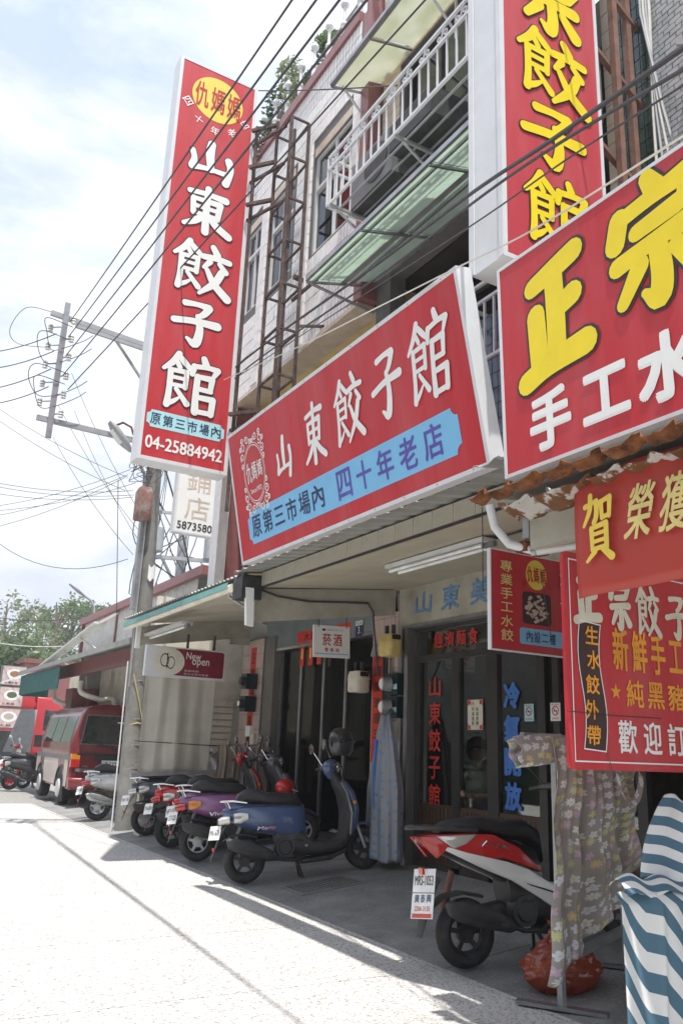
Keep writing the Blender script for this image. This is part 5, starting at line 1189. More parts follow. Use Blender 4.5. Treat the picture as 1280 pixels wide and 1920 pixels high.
def mirror(t, side, base, head, r_=(.055, .045), chrome=True, shape='round'):
    b = V(base); h = V(head); q = MB(); q.tube([b, b.lerp(h, .5)+V((.0, side*.03, .02)), h], .006, 6); q.build('mirror_arm', 'chrome' if chrome else 'plastic', t)
    q = MB(); q.loft([(h+V((.02, 0, 0)), (0, r_[0]*.8, 0), (0, 0, r_[1]*.8)), (h, (0, r_[0], 0), (0, 0, r_[1])), (h+V((-.008, 0, 0)), (0, r_[0], 0), (0, 0, r_[1]))], 20, 2 if shape == 'round' else 4); o = q.build('mirror', 'chrome' if chrome else 'plastic', t)
    q = MB(); q.loft([(h+V((-.009, 0, 0)), (0, r_[0]*.9, 0), (0, 0, r_[1]*.9)), (h+V((-.011, 0, 0)), (0, r_[0]*.9, 0), (0, 0, r_[1]*.9))], 20, 2 if shape == 'round' else 4); q.build('mirror_glass', 'mirrorglass', o)
D('mirrorglass', (.85, .87, .9), .03, 1, var=.01)
def scooter(label, x, y, heading, lean=0, size=1.0, paint='p_blue', style='classic', plate='XGC·578', front=None, badge=None, shield='plasticgrey', chromebar=True, mirrors='round', rimm='plastic', muffler='plastic', detail=True, steer=0):
    sl = math.atan(.12)*math.cos(heading) if x > 3.6 else 0
    # rear tyre touches the ground at (x, y)
    t = thing('scooter', label, 'scooter', group='scooters parked along the shopfronts')
    t.matrix_world = Matrix.Translation((x, y, zr(x)+.002)) @ Matrix.Rotation(heading, 4, 'Z') @ Matrix.Rotation(-sl, 4, 'Y') @ Matrix.Rotation(lean, 4, 'X') @ Matrix.Scale(size, 4) @ Matrix.Translation((.62, 0, 0))
    fp = front or paint
    wheel(t, -.62, rim=rimm); 
    sport = style == 'sport'
    # tail / body
    if sport:
        q = MB(); q.loft([((-.90, 0, .82), (0, .02, 0), (0, 0, .02)), ((-.78, 0, .785), (0, .07, 0), (0, 0, .055)), ((-.60, 0, .73), (0, .115, 0), (0, 0, .085)), ((-.40, 0, .66), (0, .135, 0), (0, 0, .12)), ((-.20, 0, .58), (0, .135, 0), (0, 0, .16)), ((-.04, 0, .47), (0, .12, 0), (0, 0, .20))], 20, 2.8); q.build('body', 'p_black', t)
        for s_ in (-1, 1):
            def pan(poly, nm, m_, y0, y1):
                q = MB(); q.prism(poly, s_*y0, s_*y1, .006, 2); return q.build(nm, m_, t)
            # thin side panels follow the tapering tail: sheared in y by x
            def sh(o, k=.115, x0=-.35):
                ys_ = [abs(v.co.y) for v in o.data.vertices]; lo, hi = min(ys_), max(ys_)
                for v in o.data.vertices:
                    f_ = (abs(v.co.y)-lo)/(hi-lo); v.co.y = s_*(float(np.interp(v.co.x, [-.95, -.9, -.78, -.6, -.4, -.2, 0, .3], [.035, .05, .10, .14, .16, .162, .155, .165]))-.03+.03*f_+(hi-.163)*f_)
                o.data.update()
            sh(pan([(-.86, .845), (-.62, .83), (-.40, .80), (-.22, .70), (-.05, .52), (-.20, .585), (-.34, .645), (-.50, .66), (-.62, .71), (-.78, .79)], 'red_side_panel', paint, .125, .163))
            sh(pan([(-.79, .785), (-.74, .74), (-.50, .60), (-.30, .50), (-.12, .375), (-.02, .30), (.10, .28), (.30, .28), (.30, .38), (.12, .42), (0, .44), (-.16, .55), (-.32, .62), (-.60, .71)], 'white_side_panel', 'p_white', .13, .168))
            sh(pan([(-.92, .84), (-.80, .835), (-.72, .77), (-.765, .72), (-.80, .70)], 'tail_lamp', 'taillens', .11, .172))
            sh(pan([(-.795, .832), (-.52, .815), (-.60, .765), (-.69, .745)], 'turn_lamp', 'clearlens', .125, .174))
        q = MB(); q.prism([(-.14, .0), (0, .0)], 0, .01, 0) if False else None
        q = MB(); q.tube([(-.50, -.158, .735), (-.46, -.162, .765), (-.40, -.168, .715), (-.38, -.168, .735), (-.31, -.170, .70), (-.34, -.169, .725)], .006, 5); o = q.build('emblem', 'chrome', t); o.location.y = -.004
        q = MB(); q.loft([((-.74, 0, .865), (0, .06, 0), (0, 0, .02)), ((-.66, 0, .875), (0, .115, 0), (0, 0, .04)), ((-.45, 0, .865), (0, .13, 0), (0, 0, .055)), ((-.30, 0, .82), (0, .13, 0), (0, 0, .06)), ((-.10, 0, .79), (0, .12, 0), (0, 0, .07)), ((0, 0, .72), (0, .10, 0), (0, 0, .08)), ((.02, 0, .62), (0, .07, 0), (0, 0, .06))], 20, 3); q.build('seat', 'seat', t)
        q = MB(); q.tube([(-.50, -.13, .835), (-.75, -.12, .88), (-.93, -.06, .90), (-.96, 0, .90), (-.93, .06, .90), (-.75, .12, .88), (-.50, .13, .835)], [.018, .018, .014, .014, .014, .018, .018], 8); q.build('grab_rail', 'plastic', t)
    else:
        q = MB(); bz = .0
        q.loft([((-.81, 0, .685), (0, .05, 0), (0, 0, .03)), ((-.76, 0, .67), (0, .10, 0), (0, 0, .075)), ((-.66, 0, .65), (0, .15, 0), (0, 0, .11)), ((-.50, 0, .61), (0, .18, 0), (0, 0, .14)), ((-.32, 0, .585), (0, .185, 0), (0, 0, .16)), ((-.14, 0, .55), (0, .165, 0), (0, 0, .185)), ((-.06, 0, .525), (0, .14, 0), (0, 0, .20)), ((.0, 0, .52), (0, .11, 0), (0, 0, .19)), ((.02, 0, .52), (0, .07, 0), (0, 0, .17))], 24, 2.6)
        q.build('body', paint, t)
        q = MB(); q.loft([((-.68, 0, .78), (0, .05, 0), (0, 0, .015)), ((-.65, 0, .805), (0, .105, 0), (0, 0, .05)), ((-.57, 0, .82), (0, .135, 0), (0, 0, .072)), ((-.46, 0, .812), (0, .15, 0), (0, 0, .078)), ((-.36, 0, .775), (0, .152, 0), (0, 0, .070)), ((-.24, 0, .755), (0, .15, 0), (0, 0, .074)), ((-.12, 0, .745), (0, .13, 0), (0, 0, .076)), ((-.04, 0, .715), (0, .10, 0), (0, 0, .07)), ((0, 0, .68), (0, .06, 0), (0, 0, .04))], 22, 2.7); q.build('seat', 'seat', t)
        q = MB(); q.tube([(-.58, -.15, .755), (-.72, -.135, .785), (-.81, -.08, .79), (-.83, 0, .79), (-.81, .08, .79), (-.72, .135, .785), (-.58, .15, .755)], .0105, 8); q.tube([(-.77, -.11, .785), (-.74, -.10, .72)], .010, 6); q.tube([(-.77, .11, .785), (-.74, .10, .72)], .010, 6); q.build('grab_rail', 'chrome' if chromebar else 'plastic', t)
        q = MB(); q.loft([((-.865, 0, .60), (0, .07, 0), (0, 0, .025)), ((-.83, 0, .605), (0, .115, 0), (0, 0, .04)), ((-.76, 0, .61), (0, .148, 0), (0, 0, .045))], 18, 3); q.build('tail_lamp', 'taillens' if style != 'clear' else 'clearlens', t)
        for s_ in (-1, 1): q = MB(); q.loft([((-.72, s_*.150, .62), (0, .012, 0), (0, 0, .045)), ((-.66, s_*.168, .62), (0, .010, 0), (0, 0, .05)), ((-.58, s_*.177, .625), (0, .006, 0), (0, 0, .03))], 10, 2.2); q.build('turn_lamp', 'amber' if style == 'amber' else 'clearlens', t)
        if badge:
            q = MB(); put(q, badge, 0, 0, .19, .045, 0, .02, shear=.3)
            q.build('badge', 'chrome', t, frame((-.40, -.189, .50), (1, 0, 0), (0, .10, 1)))
    # rear fender, plate bracket
    q = MB(); q.loft([((-.78, 0, .56), (0, .05, 0), (.02, 0, .01)), ((-.86, 0, .45), (0, .055, 0), (.012, 0, .006)), ((-.93, 0, .30), (0, .05, 0), (.008, 0, .004)), ((-.955, 0, .24), (0, .035, 0), (.006, 0, .003))], 10, 3); q.build('rear_mudguard', 'plastic', t)
    p, pm_ = frameplate(t, -.87 if sport else -.90, .565 if sport else .50, .42 if sport else .34, plate, *((.17, .145) if sport else (.18, .135)))
    if sport:
        q = MB(); q.box((-.085, -.23, -.001), (.085, -.078, .001)); o = q.build('advert_plate', 'plate', t, pm_); q = MB(); row(q, '廣泰興', -.07, .07, -.11, .05, .002, .01); q.build('lettering', 'navy', o, pm_); q = MB(); put(q, '2206-3150', 0, -.17, .12, .03, .002, .02); q.add([(-.075, -.225, .002), (.075, -.225, .002), (.075, -.20, .002), (-.075, -.20, .002)], [(0, 1, 2, 3)]); q.build('red_print', 'platered', o, pm_)
    q = MB(); q.box((-.935, -.03, .33), (-.92, .03, .365)) if not sport else q.box((-.89, -.03, .605), (-.875, .03, .645)); q.build('reflector', 'taillens', t)
    q = MB(); q.loft([((-.86, 0, .40), (0, .06, 0), (.01, 0, .0)), ((-.74, 0, .455), (0, .065, 0), (0, 0, .012)), ((-.62, 0, .46), (0, .065, 0), (0, 0, .012)), ((-.48, 0, .42), (0, .06, 0), (0, 0, .012))], 10, 3); q.build('inner_fender', 'plastic', t)
    # engine, swing arm, exhaust on the right-hand side
    q = MB(); q.loft([((-.66, .07, .25), (0, .045, 0), (0, 0, .07)), ((-.50, .07, .27), (0, .055, 0), (0, 0, .085)), ((-.20, .06, .27), (0, .07, 0), (0, 0, .10)), ((-.05, .04, .28), (0, .08, 0), (0, 0, .11)), ((.04, .0, .30), (0, .09, 0), (0, 0, .07))], 14, 3); q.build('engine', 'engine', t)
    q = MB(); q.cyl((-.22, -.06, .30), (-.22, -.135, .30), .105, .095, n=24); q.cyl((-.22, -.135, .30), (-.22, -.15, .30), .07, .06, n=20); q.build('fan_cover', 'plastic', t)
    q = MB(); q.tube([(-.02, -.08, .20), (-.12, -.13, .17), (-.26, -.14, .19), (-.36, -.145, .24)], .016, 8)
    q.loft([((-.34, -.145, .24), (0, .035, 0), (-.01, 0, .04)), ((-.40, -.15, .26), (0, .05, 0), (-.02, 0, .065)), ((-.60, -.155, .33), (0, .055, 0), (-.02, 0, .075)), ((-.76, -.155, .38), (0, .05, 0), (-.02, 0, .065)), ((-.80, -.155, .392), (0, .03, 0), (-.01, 0, .04))], 18, 2.4); q.build('exhaust', muffler, t)
    q = MB(); q.loft([((-.42, -.19, .29), (0, .012, 0), (-.01, 0, .03)), ((-.56, -.205, .34), (0, .012, 0), (-.015, 0, .055)), ((-.72, -.20, .39), (0, .012, 0), (-.015, 0, .05)), ((-.77, -.195, .40), (0, .008, 0), (-.01, 0, .02))], 12, 3); q.build('exhaust_shield', 'plasticgrey' if muffler != 'plastic' else 'plastic', t)
    q = MB(); q.tube([(-.70, .11, .27), (-.66, .115, .45), (-.60, .12, .58)], .022, 8); q.tube([(-.70+.0, .11, .30), (-.68, .113, .42)], .034, 10); q.build('shock_absorber', 'rustred' if style == 'sport' else 'steel', t)
    q = MB(); q.bar((-.10, 0, .2), (-.06, .09, .02), .02); q.bar((-.10, 0, .2), (-.06, -.09, .02), .02); q.bar((-.06, -.12, .015), (-.06, .12, .015), .02); q.build('centre_stand', 'plastic', t)
    # floorboard and lower skirt
    q = MB(); q.loft([((-.30, 0, .44), (0, .11, 0), (0, 0, .10)), ((-.16, 0, .38), (0, .135, 0), (0, 0, .15)), ((-.04, 0, .34), (0, .14, 0), (0, 0, .14)), ((.05, 0, .27), (0, .16, 0), (0, 0, .075)), ((.28, 0, .26), (0, .165, 0), (0, 0, .06)), ((.42, 0, .30), (0, .15, 0), (0, 0, .07)), ((.47, 0, .36), (0, .12, 0), (0, 0, .06))], 18, 3.4); q.build('floorboard', 'plastic', t)
    # leg shield
    q = MB(); q.loft([((.40, 0, .30), (.05, 0, .0), (0, .15, 0)), ((.445, 0, .42), (.045, 0, 0), (0, .205, 0)), ((.47, 0, .58), (.045, 0, 0), (0, .225, 0)), ((.45, 0, .74), (.045, 0, 0), (0, .20, 0)), ((.40, 0, .86), (.05, 0, 0), (0, .13, 0)), ((.365, 0, .98), (.04, 0, 0), (0, .075, 0))], 20, 3); q.build('leg_shield', shield, t)
    q = MB(); q.loft([((.46, 0, .34), (.05, 0, .0), (0, .13, 0)), ((.51, 0, .46), (.055, 0, 0), (0, .19, 0)), ((.53, 0, .60), (.055, 0, 0), (0, .21, 0)), ((.50, 0, .76), (.06, 0, 0), (0, .18, 0)), ((.44, 0, .88), (.05, 0, 0), (0, .11, 0))], 20, 2.6); q.build('front_panel', fp, t)
    q = MB(); q.tube([(.44, -.215, .36), (.475, -.232, .56), (.45, -.20, .76), (.41, -.14, .87)], .012, 6); q.build('shield_trim', 'steel' if chromebar else fp, t)
    q = MB(); q.ball((.52, -.205, .66), (.02, .012, .022), 8, 6); q.build('indicator', 'amber', t)
    # small things: cables, seam strip, footpegs
    q = MB(); q.tube(crom([(.33, -.20, .975), (.42, -.16, 1.03), (.46, -.06, .96), (.44, 0, .86)], 5), .005, 5); q.tube(crom([(.33, .20, .975), (.42, .14, 1.02), (.46, .05, .96), (.44, 0, .85)], 5), .005, 5); q.tube(crom([(-.30, -.12, .33), (-.10, -.15, .36), (.05, -.13, .30)], 5), .007, 5); q.split('cable', 'plastic', t)
    q = MB(); q.tube([(-.76, -.118, .70 if not sport else .70), (-.5, -.15, .725), (-.2, -.157, .70), (-.02, -.13, .67)], .006, 5) if not sport else q.tube([(-.2, -.16, .47), (.05, -.165, .37), (.28, -.168, .34)], .006, 5); q.build('seam_strip', 'plastic', t)
    q = MB(); q.bar((-.02, -.13, .30), (-.02, -.21, .30), .025, .018); q.build('footpeg', 'steel', t)
    q = MB(); q.loft([((-.05, 0, .155), (0, .10, 0), (0, 0, .03)), ((.25, 0, .165), (0, .12, 0), (0, 0, .035)), ((.42, 0, .22), (0, .09, 0), (0, 0, .03))], 12, 3); q.build('belly_cover', 'plastic', t)
    # front wheel, forks, fender
    lift = Matrix.Translation((0, 0, .055)); st = Matrix.Translation((.62, 0, .215)) @ Matrix.Rotation(steer, 4, 'Z') @ Matrix.Translation((-.62, 0, -.215))
    w2 = wheel(t, .62, rim=rimm); w2.matrix_local = st
    q = MB(); q.tube([(.62, -.075, .21), (.56, -.075, .42), (.48, -.05, .62)], .02, 8); q.tube([(.62, .075, .21), (.56, .075, .42), (.48, .05, .62)], .02, 8); q.build('fork', 'steel', t, st)
    q = MB(); n_ = 14; vs = []
    for i in range(n_+1):
        a = R(15+150*i/n_); rr = .25
        for k in range(5): b = -1+k*.5; vs.append((.62+rr*math.cos(a)*(1-.05*b*b), .075*b, .215+rr*math.sin(a)*(1-.09*b*b)))
    q.add(vs, [(i*5+k, i*5+k+1, (i+1)*5+k+1, (i+1)*5+k) for i in range(n_) for k in range(4)], True); o = q.build('front_fender', fp, t, st); o.modifiers.new('s', 'SOLIDIFY').thickness = .008
    # handlebars
    hz = 1.0
    q = MB(); q.loft([((.36, 0, .86), (.05, 0, 0), (0, .05, 0)), ((.345, 0, .93), (.07, 0, .02), (0, .07, 0)), ((.34, 0, .99), (.085, 0, .02), (0, .095, 0)), ((.33, 0, 1.035), (.06, 0, .02), (0, .08, 0)), ((.32, 0, 1.05), (.03, 0, .01), (0, .04, 0))], 18, 2.6)
    q.loft([((.345, -.06, .985), (.035, 0, 0), (0, .01, .03)), ((.32, -.16, .99), (.026, 0, 0), (0, 0, .024)), ((.30, -.23, .985), (.02, 0, 0), (0, 0, .02))], 12, 2.2); q.loft([((.345, .06, .985), (.035, 0, 0), (0, .01, .03)), ((.32, .16, .99), (.026, 0, 0), (0, 0, .024)), ((.30, .23, .985), (.02, 0, 0), (0, 0, .02))], 12, 2.2)
    q.build('handlebar_cover', fp, t, lift)
    q = MB(); q.ball((.41, 0, .97), (.04, .07, .06), 14, 8); q.build('headlamp', 'clearlens', t, lift)
    for s_ in (-1, 1):
        q = MB(); q.tube([(.30, s_*.225, .985), (.27, s_*.34, .975)], .018, 8); q.build('grip', 'plastic', t, lift)
        q = MB(); q.tube([(.325, s_*.215, .99), (.36, s_*.27, .98), (.33, s_*.36, .965)], .006, 5); q.build('brake_lever', 'chrome', t, lift)
        mirror(t, s_, (.31, s_*.20, 1.05), (.22, s_*.32, 1.25), (.062, .058) if mirrors == 'round' else (.07, .045), chromebar, mirrors)
    return t
# nearest scooter, red and white, seen from behind its right side
scooter('nearest scooter, red and white with black seat and a hanging advert under its plate', 3.86, 4.80, R(-9), R(-4), 1.02, 'p_red', 'sport', 'MRS-1053', front='p_black', shield='plastic', chromebar=False, rimm='plastic')
scooter('metallic blue scooter with chrome grab rail and Many badge, in front of the drain cover', 3.84, 8.38, R(-16), R(-5), 1.03, 'p_blue', 'clear', 'MA1-678', badge='Many', shield='plastic')
scooter('purple scooter with orange rear indicators, second from the blue one', 3.93, 9.95, R(-15), R(-5), 1.03, 'p_purple', 'amber', 'LE7-325', badge='Vivo', shield='p_dark', front='p_dark', rimm='p_silver')
scooter('red scooter with red handlebar parked between the purple and the dark grey one', 4.02, 11.15, R(-14), R(-5), 1.03, 'p_red', 'classic', '756-JEH', shield='plastic', front='p_crimson', rimm='plastic')
scooter('dark grey scooter with chrome rail right beside the concrete pole', 4.12, 12.55, R(-12), R(-5), 1.03, 'p_dark', 'clear', 'NJ2-118', badge='Fuzzy', shield='p_silver', front='p_silver', rimm='steel')
scooter('black scooter standing deeper in behind the purple one, close to the dark doors', 4.15, 10.62, R(-8), R(-7), 1.03, 'p_black', 'classic', 'HK3-551', shield='plastic', front='p_black', mirrors='wide')
scooter('silver scooter with grey exhaust just beyond the concrete pole', 4.03, 14.95, R(-12), R(-6), 1.03, 'p_silver', 'classic', 'QT5-902', shield='plastic', front='p_silver', rimm='p_silver', muffler='steel')
scooter('small grey-white scooter tucked behind the pole near the red toolbag', 4.75, 13.2, R(-6), R(-4), 1.03, 'p_white', 'classic', 'KU8-330', shield='p_white', front='p_grey', mirrors='round')
scooter('distant white and red scooter at the left edge beyond the van', 3.35, 25.0, R(-30), R(-6), 1.03, 'p_white', 'classic', 'WE2-771', shield='p_white', front='p_red', rimm='p_silver')
scooter('distant black scooter with red wheel rims beside the van', 3.95, 23.2, R(-25), R(-6), 1.03, 'p_black', 'classic', 'AP4-640', shield='plastic', front='p_black', rimm='p_red')
t = thing('scooter_helmet', 'glossy black full-face helmet hanging over the blue scooter handlebar', 'helmet', (4.66, 7.95, 1.46)); q = MB(); q.loft([((0, 0, -.15), (.09, 0, 0), (0, .075, 0)), ((.0, 0, -.10), (.13, 0, 0), (0, .105, 0)), ((0, 0, 0), (.14, 0, 0), (0, .12, 0)), ((-.01, 0, .08), (.12, 0, 0), (0, .11, 0)), ((-.02, 0, .13), (.06, 0, 0), (0, .06, 0)), ((-.02, 0, .14), (.01, 0, 0), (0, .01, 0))], 20, 2.1); q.build('shell', 'p_black', t)
q = MB(); q.tube([(-.08, -.10, .0), (0, -.125, .01), (.1, -.09, .0), (.135, 0, 0), (.1, .09, 0)], .02, 8); q.build('visor', 'carglass', t); q = MB(); q.tube([(-.05, -.09, -.10), (-.1, -.1, .06), (-.13, -.06, .1)], .012, 6); q.build('strap', 'plastic', t)
t = thing('red_cap_helmet', 'small red open helmet hooked on the purple scooter behind the blue seat', 'helmet', (4.82, 9.55, .90)); q = MB(); q.ball((0, 0, 0), (.12, .10, .10), 16, 10); q.build('shell', 'p_red', t); q = MB(); q.loft([((.06, 0, -.02), (0, .09, 0), (0, 0, .012)), ((.16, 0, -.045), (0, .06, 0), (0, 0, .006))], 12, 2.5); q.build('peak', 'white', t)
t = thing('red_toolbag', 'crumpled red cloth bag tied beside the concrete pole', 'bag', (4.42, 13.55, 1.06)); q = MB(); q.grid(lambda u, v: ((.14+.03*noise.noise(V((u*9, v*7, 1))))*math.cos(6.283*u)*math.sin(math.pi*v*.98+.02), .12*math.sin(6.283*u)*math.sin(math.pi*v), .17*math.cos(math.pi*v)+.02*math.sin(u*20)), 30, 16); q.build('bag', 'p_red', t); q = MB(); q.tube([(0, 0, .15), (-.08, -.05, .4)], .01, 5); q.build('strap', 'meteryellow', t)
# ---------------- concrete pole with its hardware ----------------
PX, PY = 4.04, 13.5
t = thing('concrete_pole', 'tall weathered concrete utility pole at the kerb behind the left red sign', 'pole', (PX, PY, 0), (0, 0, 0))
q = MB(); q.tube([(.04, 0, -.05), (0, 0, 2.1), (-.05, 0, 4), (-.10, 0, 6), (-.14, 0, 8.6)], [.165, .15, .14, .13, .12], 24); q.build('shaft', 'concrete', t)
q = MB(); q.box((-.20, -.20, 3.2), (-.19, .02, 5.1)) ; q.tube([(-.16, -.10, 2.2), (-.19, -.12, 5.0)], .015, 6); q.build('steel_channel', 'galv', t)
q = MB(); q.tube([(-.19, -.06, .0), (-.21, -.06, 2.6)], .012, 8); q.build('ground_pipe', 'whitealu', t)
q = MB(); q.box((-.26, -.12, 3.45), (-.20, .02, 5.0)); q.build('cable_guard', 'steel', t)
for z in (.45, .95, 1.3, 1.7, 2.3): q = MB(); q.tube([(.03+.158*math.cos(a), .158*math.sin(a), z) for a in np.linspace(0, 6.28, 20)[:-1]], .006, 5, closed=True); q.build('wire_band', 'steel', t)
q = MB(); q.tube([(.03+.16*math.cos(a), .16*math.sin(a), 1.62+.02*math.sin(a*3)) for a in np.linspace(0, 6.28, 20)[:-1]], .010, 5, closed=True); q.tube([(.2, -.02, 1.62), (.24, -.05, 1.5), (.22, -.06, 1.25)], .01, 5); q.tube([(-.12, -.15, 2.4), (.0, -.17, 2.0), (.12, -.15, 1.6)], .008, 5); q.build('yellow_rope', 'meteryellow', t)
q = MB(); n_ = 10; q.add([(-.02+.162*math.cos(a), .163*math.sin(a), 3.95+.24*k+.03*math.sin(a*9)) for k in (0, 1) for a in np.linspace(R(-105), R(-60), n_)], [(i, i+1, n_+i+1, n_+i) for i in range(n_-1)]); q.build('torn_poster', 'white', t)
D('boxred', (.22, .11, .09), .7, dirt=(.40, .34, .31), dscale=5, dlo=.5, dhi=.7, var=.3)
q = MB(); q.loft([((-.27, -.16, 4.93), (.12, 0, 0), (0, .10, 0)), ((-.27, -.16, 4.96), (.125, 0, 0), (0, .12, 0)), ((-.27, -.16, 5.42), (.125, 0, 0), (0, .12, 0)), ((-.27, -.16, 5.50), (.09, 0, 0), (0, .10, 0))], 16, 9); q.build('control_box', 'boxred', t)
q = MB(); q.tube([(-.26, -.1, 5.4), (-.28, -.1, 5.75), (-.40, -.1, 5.95), (-.62, -.1, 6.2)], .03, 8); q.build('lamp_arm', 'steel', t)
q = MB(); q.loft([((-.56, -.1, 6.12), (.02, 0, .02), (0, .05, 0)), ((-.68, -.1, 6.24), (.05, 0, .05), (0, .10, 0)), ((-.88, -.1, 6.45), (.045, 0, .045), (0, .12, 0)), ((-.98, -.1, 6.56), (.015, 0, .015), (0, .08, 0))], 16, 3); l_ = q.build('lamp_head', 'galv', t)
q = MB(); q.loft([((-.74, -.1, 6.22), (.03, 0, .03), (0, .07, 0)), ((-.93, -.1, 6.42), (.03, 0, .03), (0, .08, 0))], 12, 3); q.build('lamp_glass', 'lampwhite', l_)
q = MB(); rg = random.Random(5)
for k in range(9):
    p = [(-.05+rg.uniform(-.5, .1), rg.uniform(-.2, .0), 5.9+rg.uniform(-.3, .4)) for _ in range(5)]
    pts = [tuple(x) for x in p]; q.tube([crom([(*a,) for a in pts], 5)[i] for i in range(0, 21)], .006, 5)
for k in range(3): q.tube([(.02+.03*k, -.16, 6.1), (.05+.02*k, -.17, 5.7), (.0+.04*k, -.18, 5.3), (.03, -.18, 4.9)], .006, 5)
q.build('cable_tangle', 'wire', t)
t = thing('crossarm_frame', 'galvanised crossarms holding a vertical rack of porcelain insulators out over the road', 'crossarm', (PX, PY, 0))
q = MB(); q.bar((-2.16, -.05, 8.28), (.2, -.05, 8.10), .06, .085); q.bar((-1.75, -.14, 8.12), (.1, -.14, 7.98), .05, .06); q.build('upper_arm', 'galv', t)
q = MB(); q.bar((-2.14, -.05, 6.38), (.2, -.05, 6.33), .06, .085); q.build('lower_arm', 'galv', t)
q = MB(); q.bar((-1.92, -.12, 8.5), (-1.93, -.12, 6.05), .06, .09); q.build('insulator_rack', 'steel', t)
q = MB(); q.bar((-1.05, -.05, 8.12), (.0, -.05, 6.9), .06, .03); q.build('brace', 'galv', t)
q = MB(); q.tube([(-.9, -.1, 6.5), (-.75, -.1, 6.6), (-.6, -.1, 6.55), (-.55, -.1, 6.42)], .02, 6); q.build('cutout_fuse', 'rustbright', t)
for i in range(6):
    z = 8.15-i*.34
    for s_, dx in ((1, .06), (-1, -.10)):
        if i == 5 and s_ < 0: continue
        q = MB()
        for k in range(3): q.cyl((0, 0, -.05+.045*k), (0, 0, -.02+.045*k), .045, .035, n=12)
        o = q.build('insulator', 'porcelain', t); o.location = (-1.9+dx*1.3+(.02 if s_ > 0 else -.08), -.15*s_-.08, z-(0 if s_ > 0 else .1))
        q = MB(); q.bar((-1.9, -.10, o.location.z+.02), tuple(o.location+V((0, 0, .02))), .018); q.build('insulator_arm', 'steel', t)
q = MB()
for i, (z, w_) in enumerate(((7.95, .30), (7.7, .42), (7.1, .48), (6.9, .36))):
    pts = [(-1.9+.1, -.2, z+.1), (-1.9-.25-w_*.3, -.25, z+.12), (-1.9-w_, -.2, z-.1), (-1.9-w_*.6, -.1, z-.35), (-1.9, -.15, z-.3), (-1.9+.3, -.2, z-.1), (-1.9+.45, -.2, z+.05)]
    q.tube([tuple(p) for p in crom(pts, 6)], .007, 5)
q.build('jumper_wire', 'wire', t)
q = MB(); q.tube(crom([(-2.1, -.05, 8.3), (-2.55, -.05, 8.25), (-2.75, -.05, 7.8), (-2.6, -.1, 7.55), (-2.1, -.15, 7.6)], 6), .006, 5); q.build('loop_wire', 'wire', t)

# ---------------- overhead wires ----------------
def ray(u, v): return V((RM @ np.array([u-640., -(v-960.), -FOC])).tolist())
def at(u, v, **k):
    """point in the scene on plane x=, y= or z= seen in that direction of the survey photograph"""
    d = ray(u, v); ax, val = next(iter(k.items())); i = 'xyz'.index(ax); s_ = (val-(EYE if i == 2 else 0))/d[i]
    return V((0, 0, EYE))+d*s_
def wire(label, a, b, sag=.1, r_=.012, m_='wire', n=14, group='overhead wires from the concrete pole', name='overhead_wire'):
    a = V(a); b = V(b); q = MB(); q.tube([a.lerp(b, i/n)-a+V((0, 0, -4*sag*(i/n)*(1-i/n))) for i in range(n+1)], r_, 5)
    o = q.build(name, m_); o.location = a; tag(o, label, 'wire', group); return o
TOP = [((1.76, 4.07, 6.2), 8.15), ((1.76, 3.69, 5.86), 7.85), ((1.77, 3.41, 5.6), 7.5), ((1.77, 3.10, 5.31), 7.15)]
for i, (e, z) in enumerate(TOP):
    e = V(e); a = V((PX-1.85, PY-.2, z)); d = (e-a); b = a+d*1.5
    wire(('leftmost', 'second', 'third', 'fourth')[i]+' of the thick power lines rising from the insulator rack', a, b, .05, .0085)
a = V((PX-1.75, PY-.25, 6.9)); e = at(790, 0, z=6.6+1.0); wire('thin lower line passing in front of the tall sign', a, a+(e-a)*1.5, .05, .009)
def cable(label, pts, r_, m_='wire', name='cable'):
    q = MB(); q.tube([p-pts[0] for p in crom3(pts)], r_, 6); o = q.build(name, m_); o.location = pts[0]; tag(o, label, 'cable'); return o
def crom3(pts, k=8): return [V(p) for p in crom([tuple(p) for p in pts], k)]
cable('thick black service cable strung from the pole across the glass canopy and the vertical sign', [V((3.9, 13.4, 6.35)), at(440, 690, x=3.6), at(700, 500, x=3.15), at(880, 365, x=2.85), at(1030, 265, x=2.6), at(1280, 90, x=2.3), at(1500, -60, x=2.1)], .012)
cable('second black service cable running just below the thick one', [V((3.95, 13.4, 6.2)), at(445, 705, x=3.6), at(700, 525, x=3.15), at(880, 385, x=2.85), at(1030, 280, x=2.6), at(1280, 130, x=2.3), at(1500, 0, x=2.1)], .009)
cable('thin dark cable crossing the vertical sign low down', [at(440, 710, x=3.55), at(640, 580, x=3.2), at(880, 425, x=2.85), at(1060, 300, x=2.6), at(1280, 160, x=2.35), at(1500, 20, x=2.1)], .005)
cable('pale rope stretched along the top of the main tilted sign', [at(420, 712, x=3.4), at(560, 650, x=3.05), at(700, 580, x=2.9), at(860, 500, x=2.78), at(1000, 430, x=2.7), at(1280, 255, x=2.5), at(1400, 180, x=2.4)], .0055, 'wirewhite', 'rope')
for i, (u, v, d) in enumerate(((0, 655, -1), (0, 685, -1), (0, 725, 0), (0, 752, 0))):
    wire(('top', 'second', 'third', 'lowest')[i]+' of the wires leaving the insulator rack to the left edge', (PX-2.05, PY-.2, 7.85-.32*i), at(u-60, v+8, y=16), .1, .009)
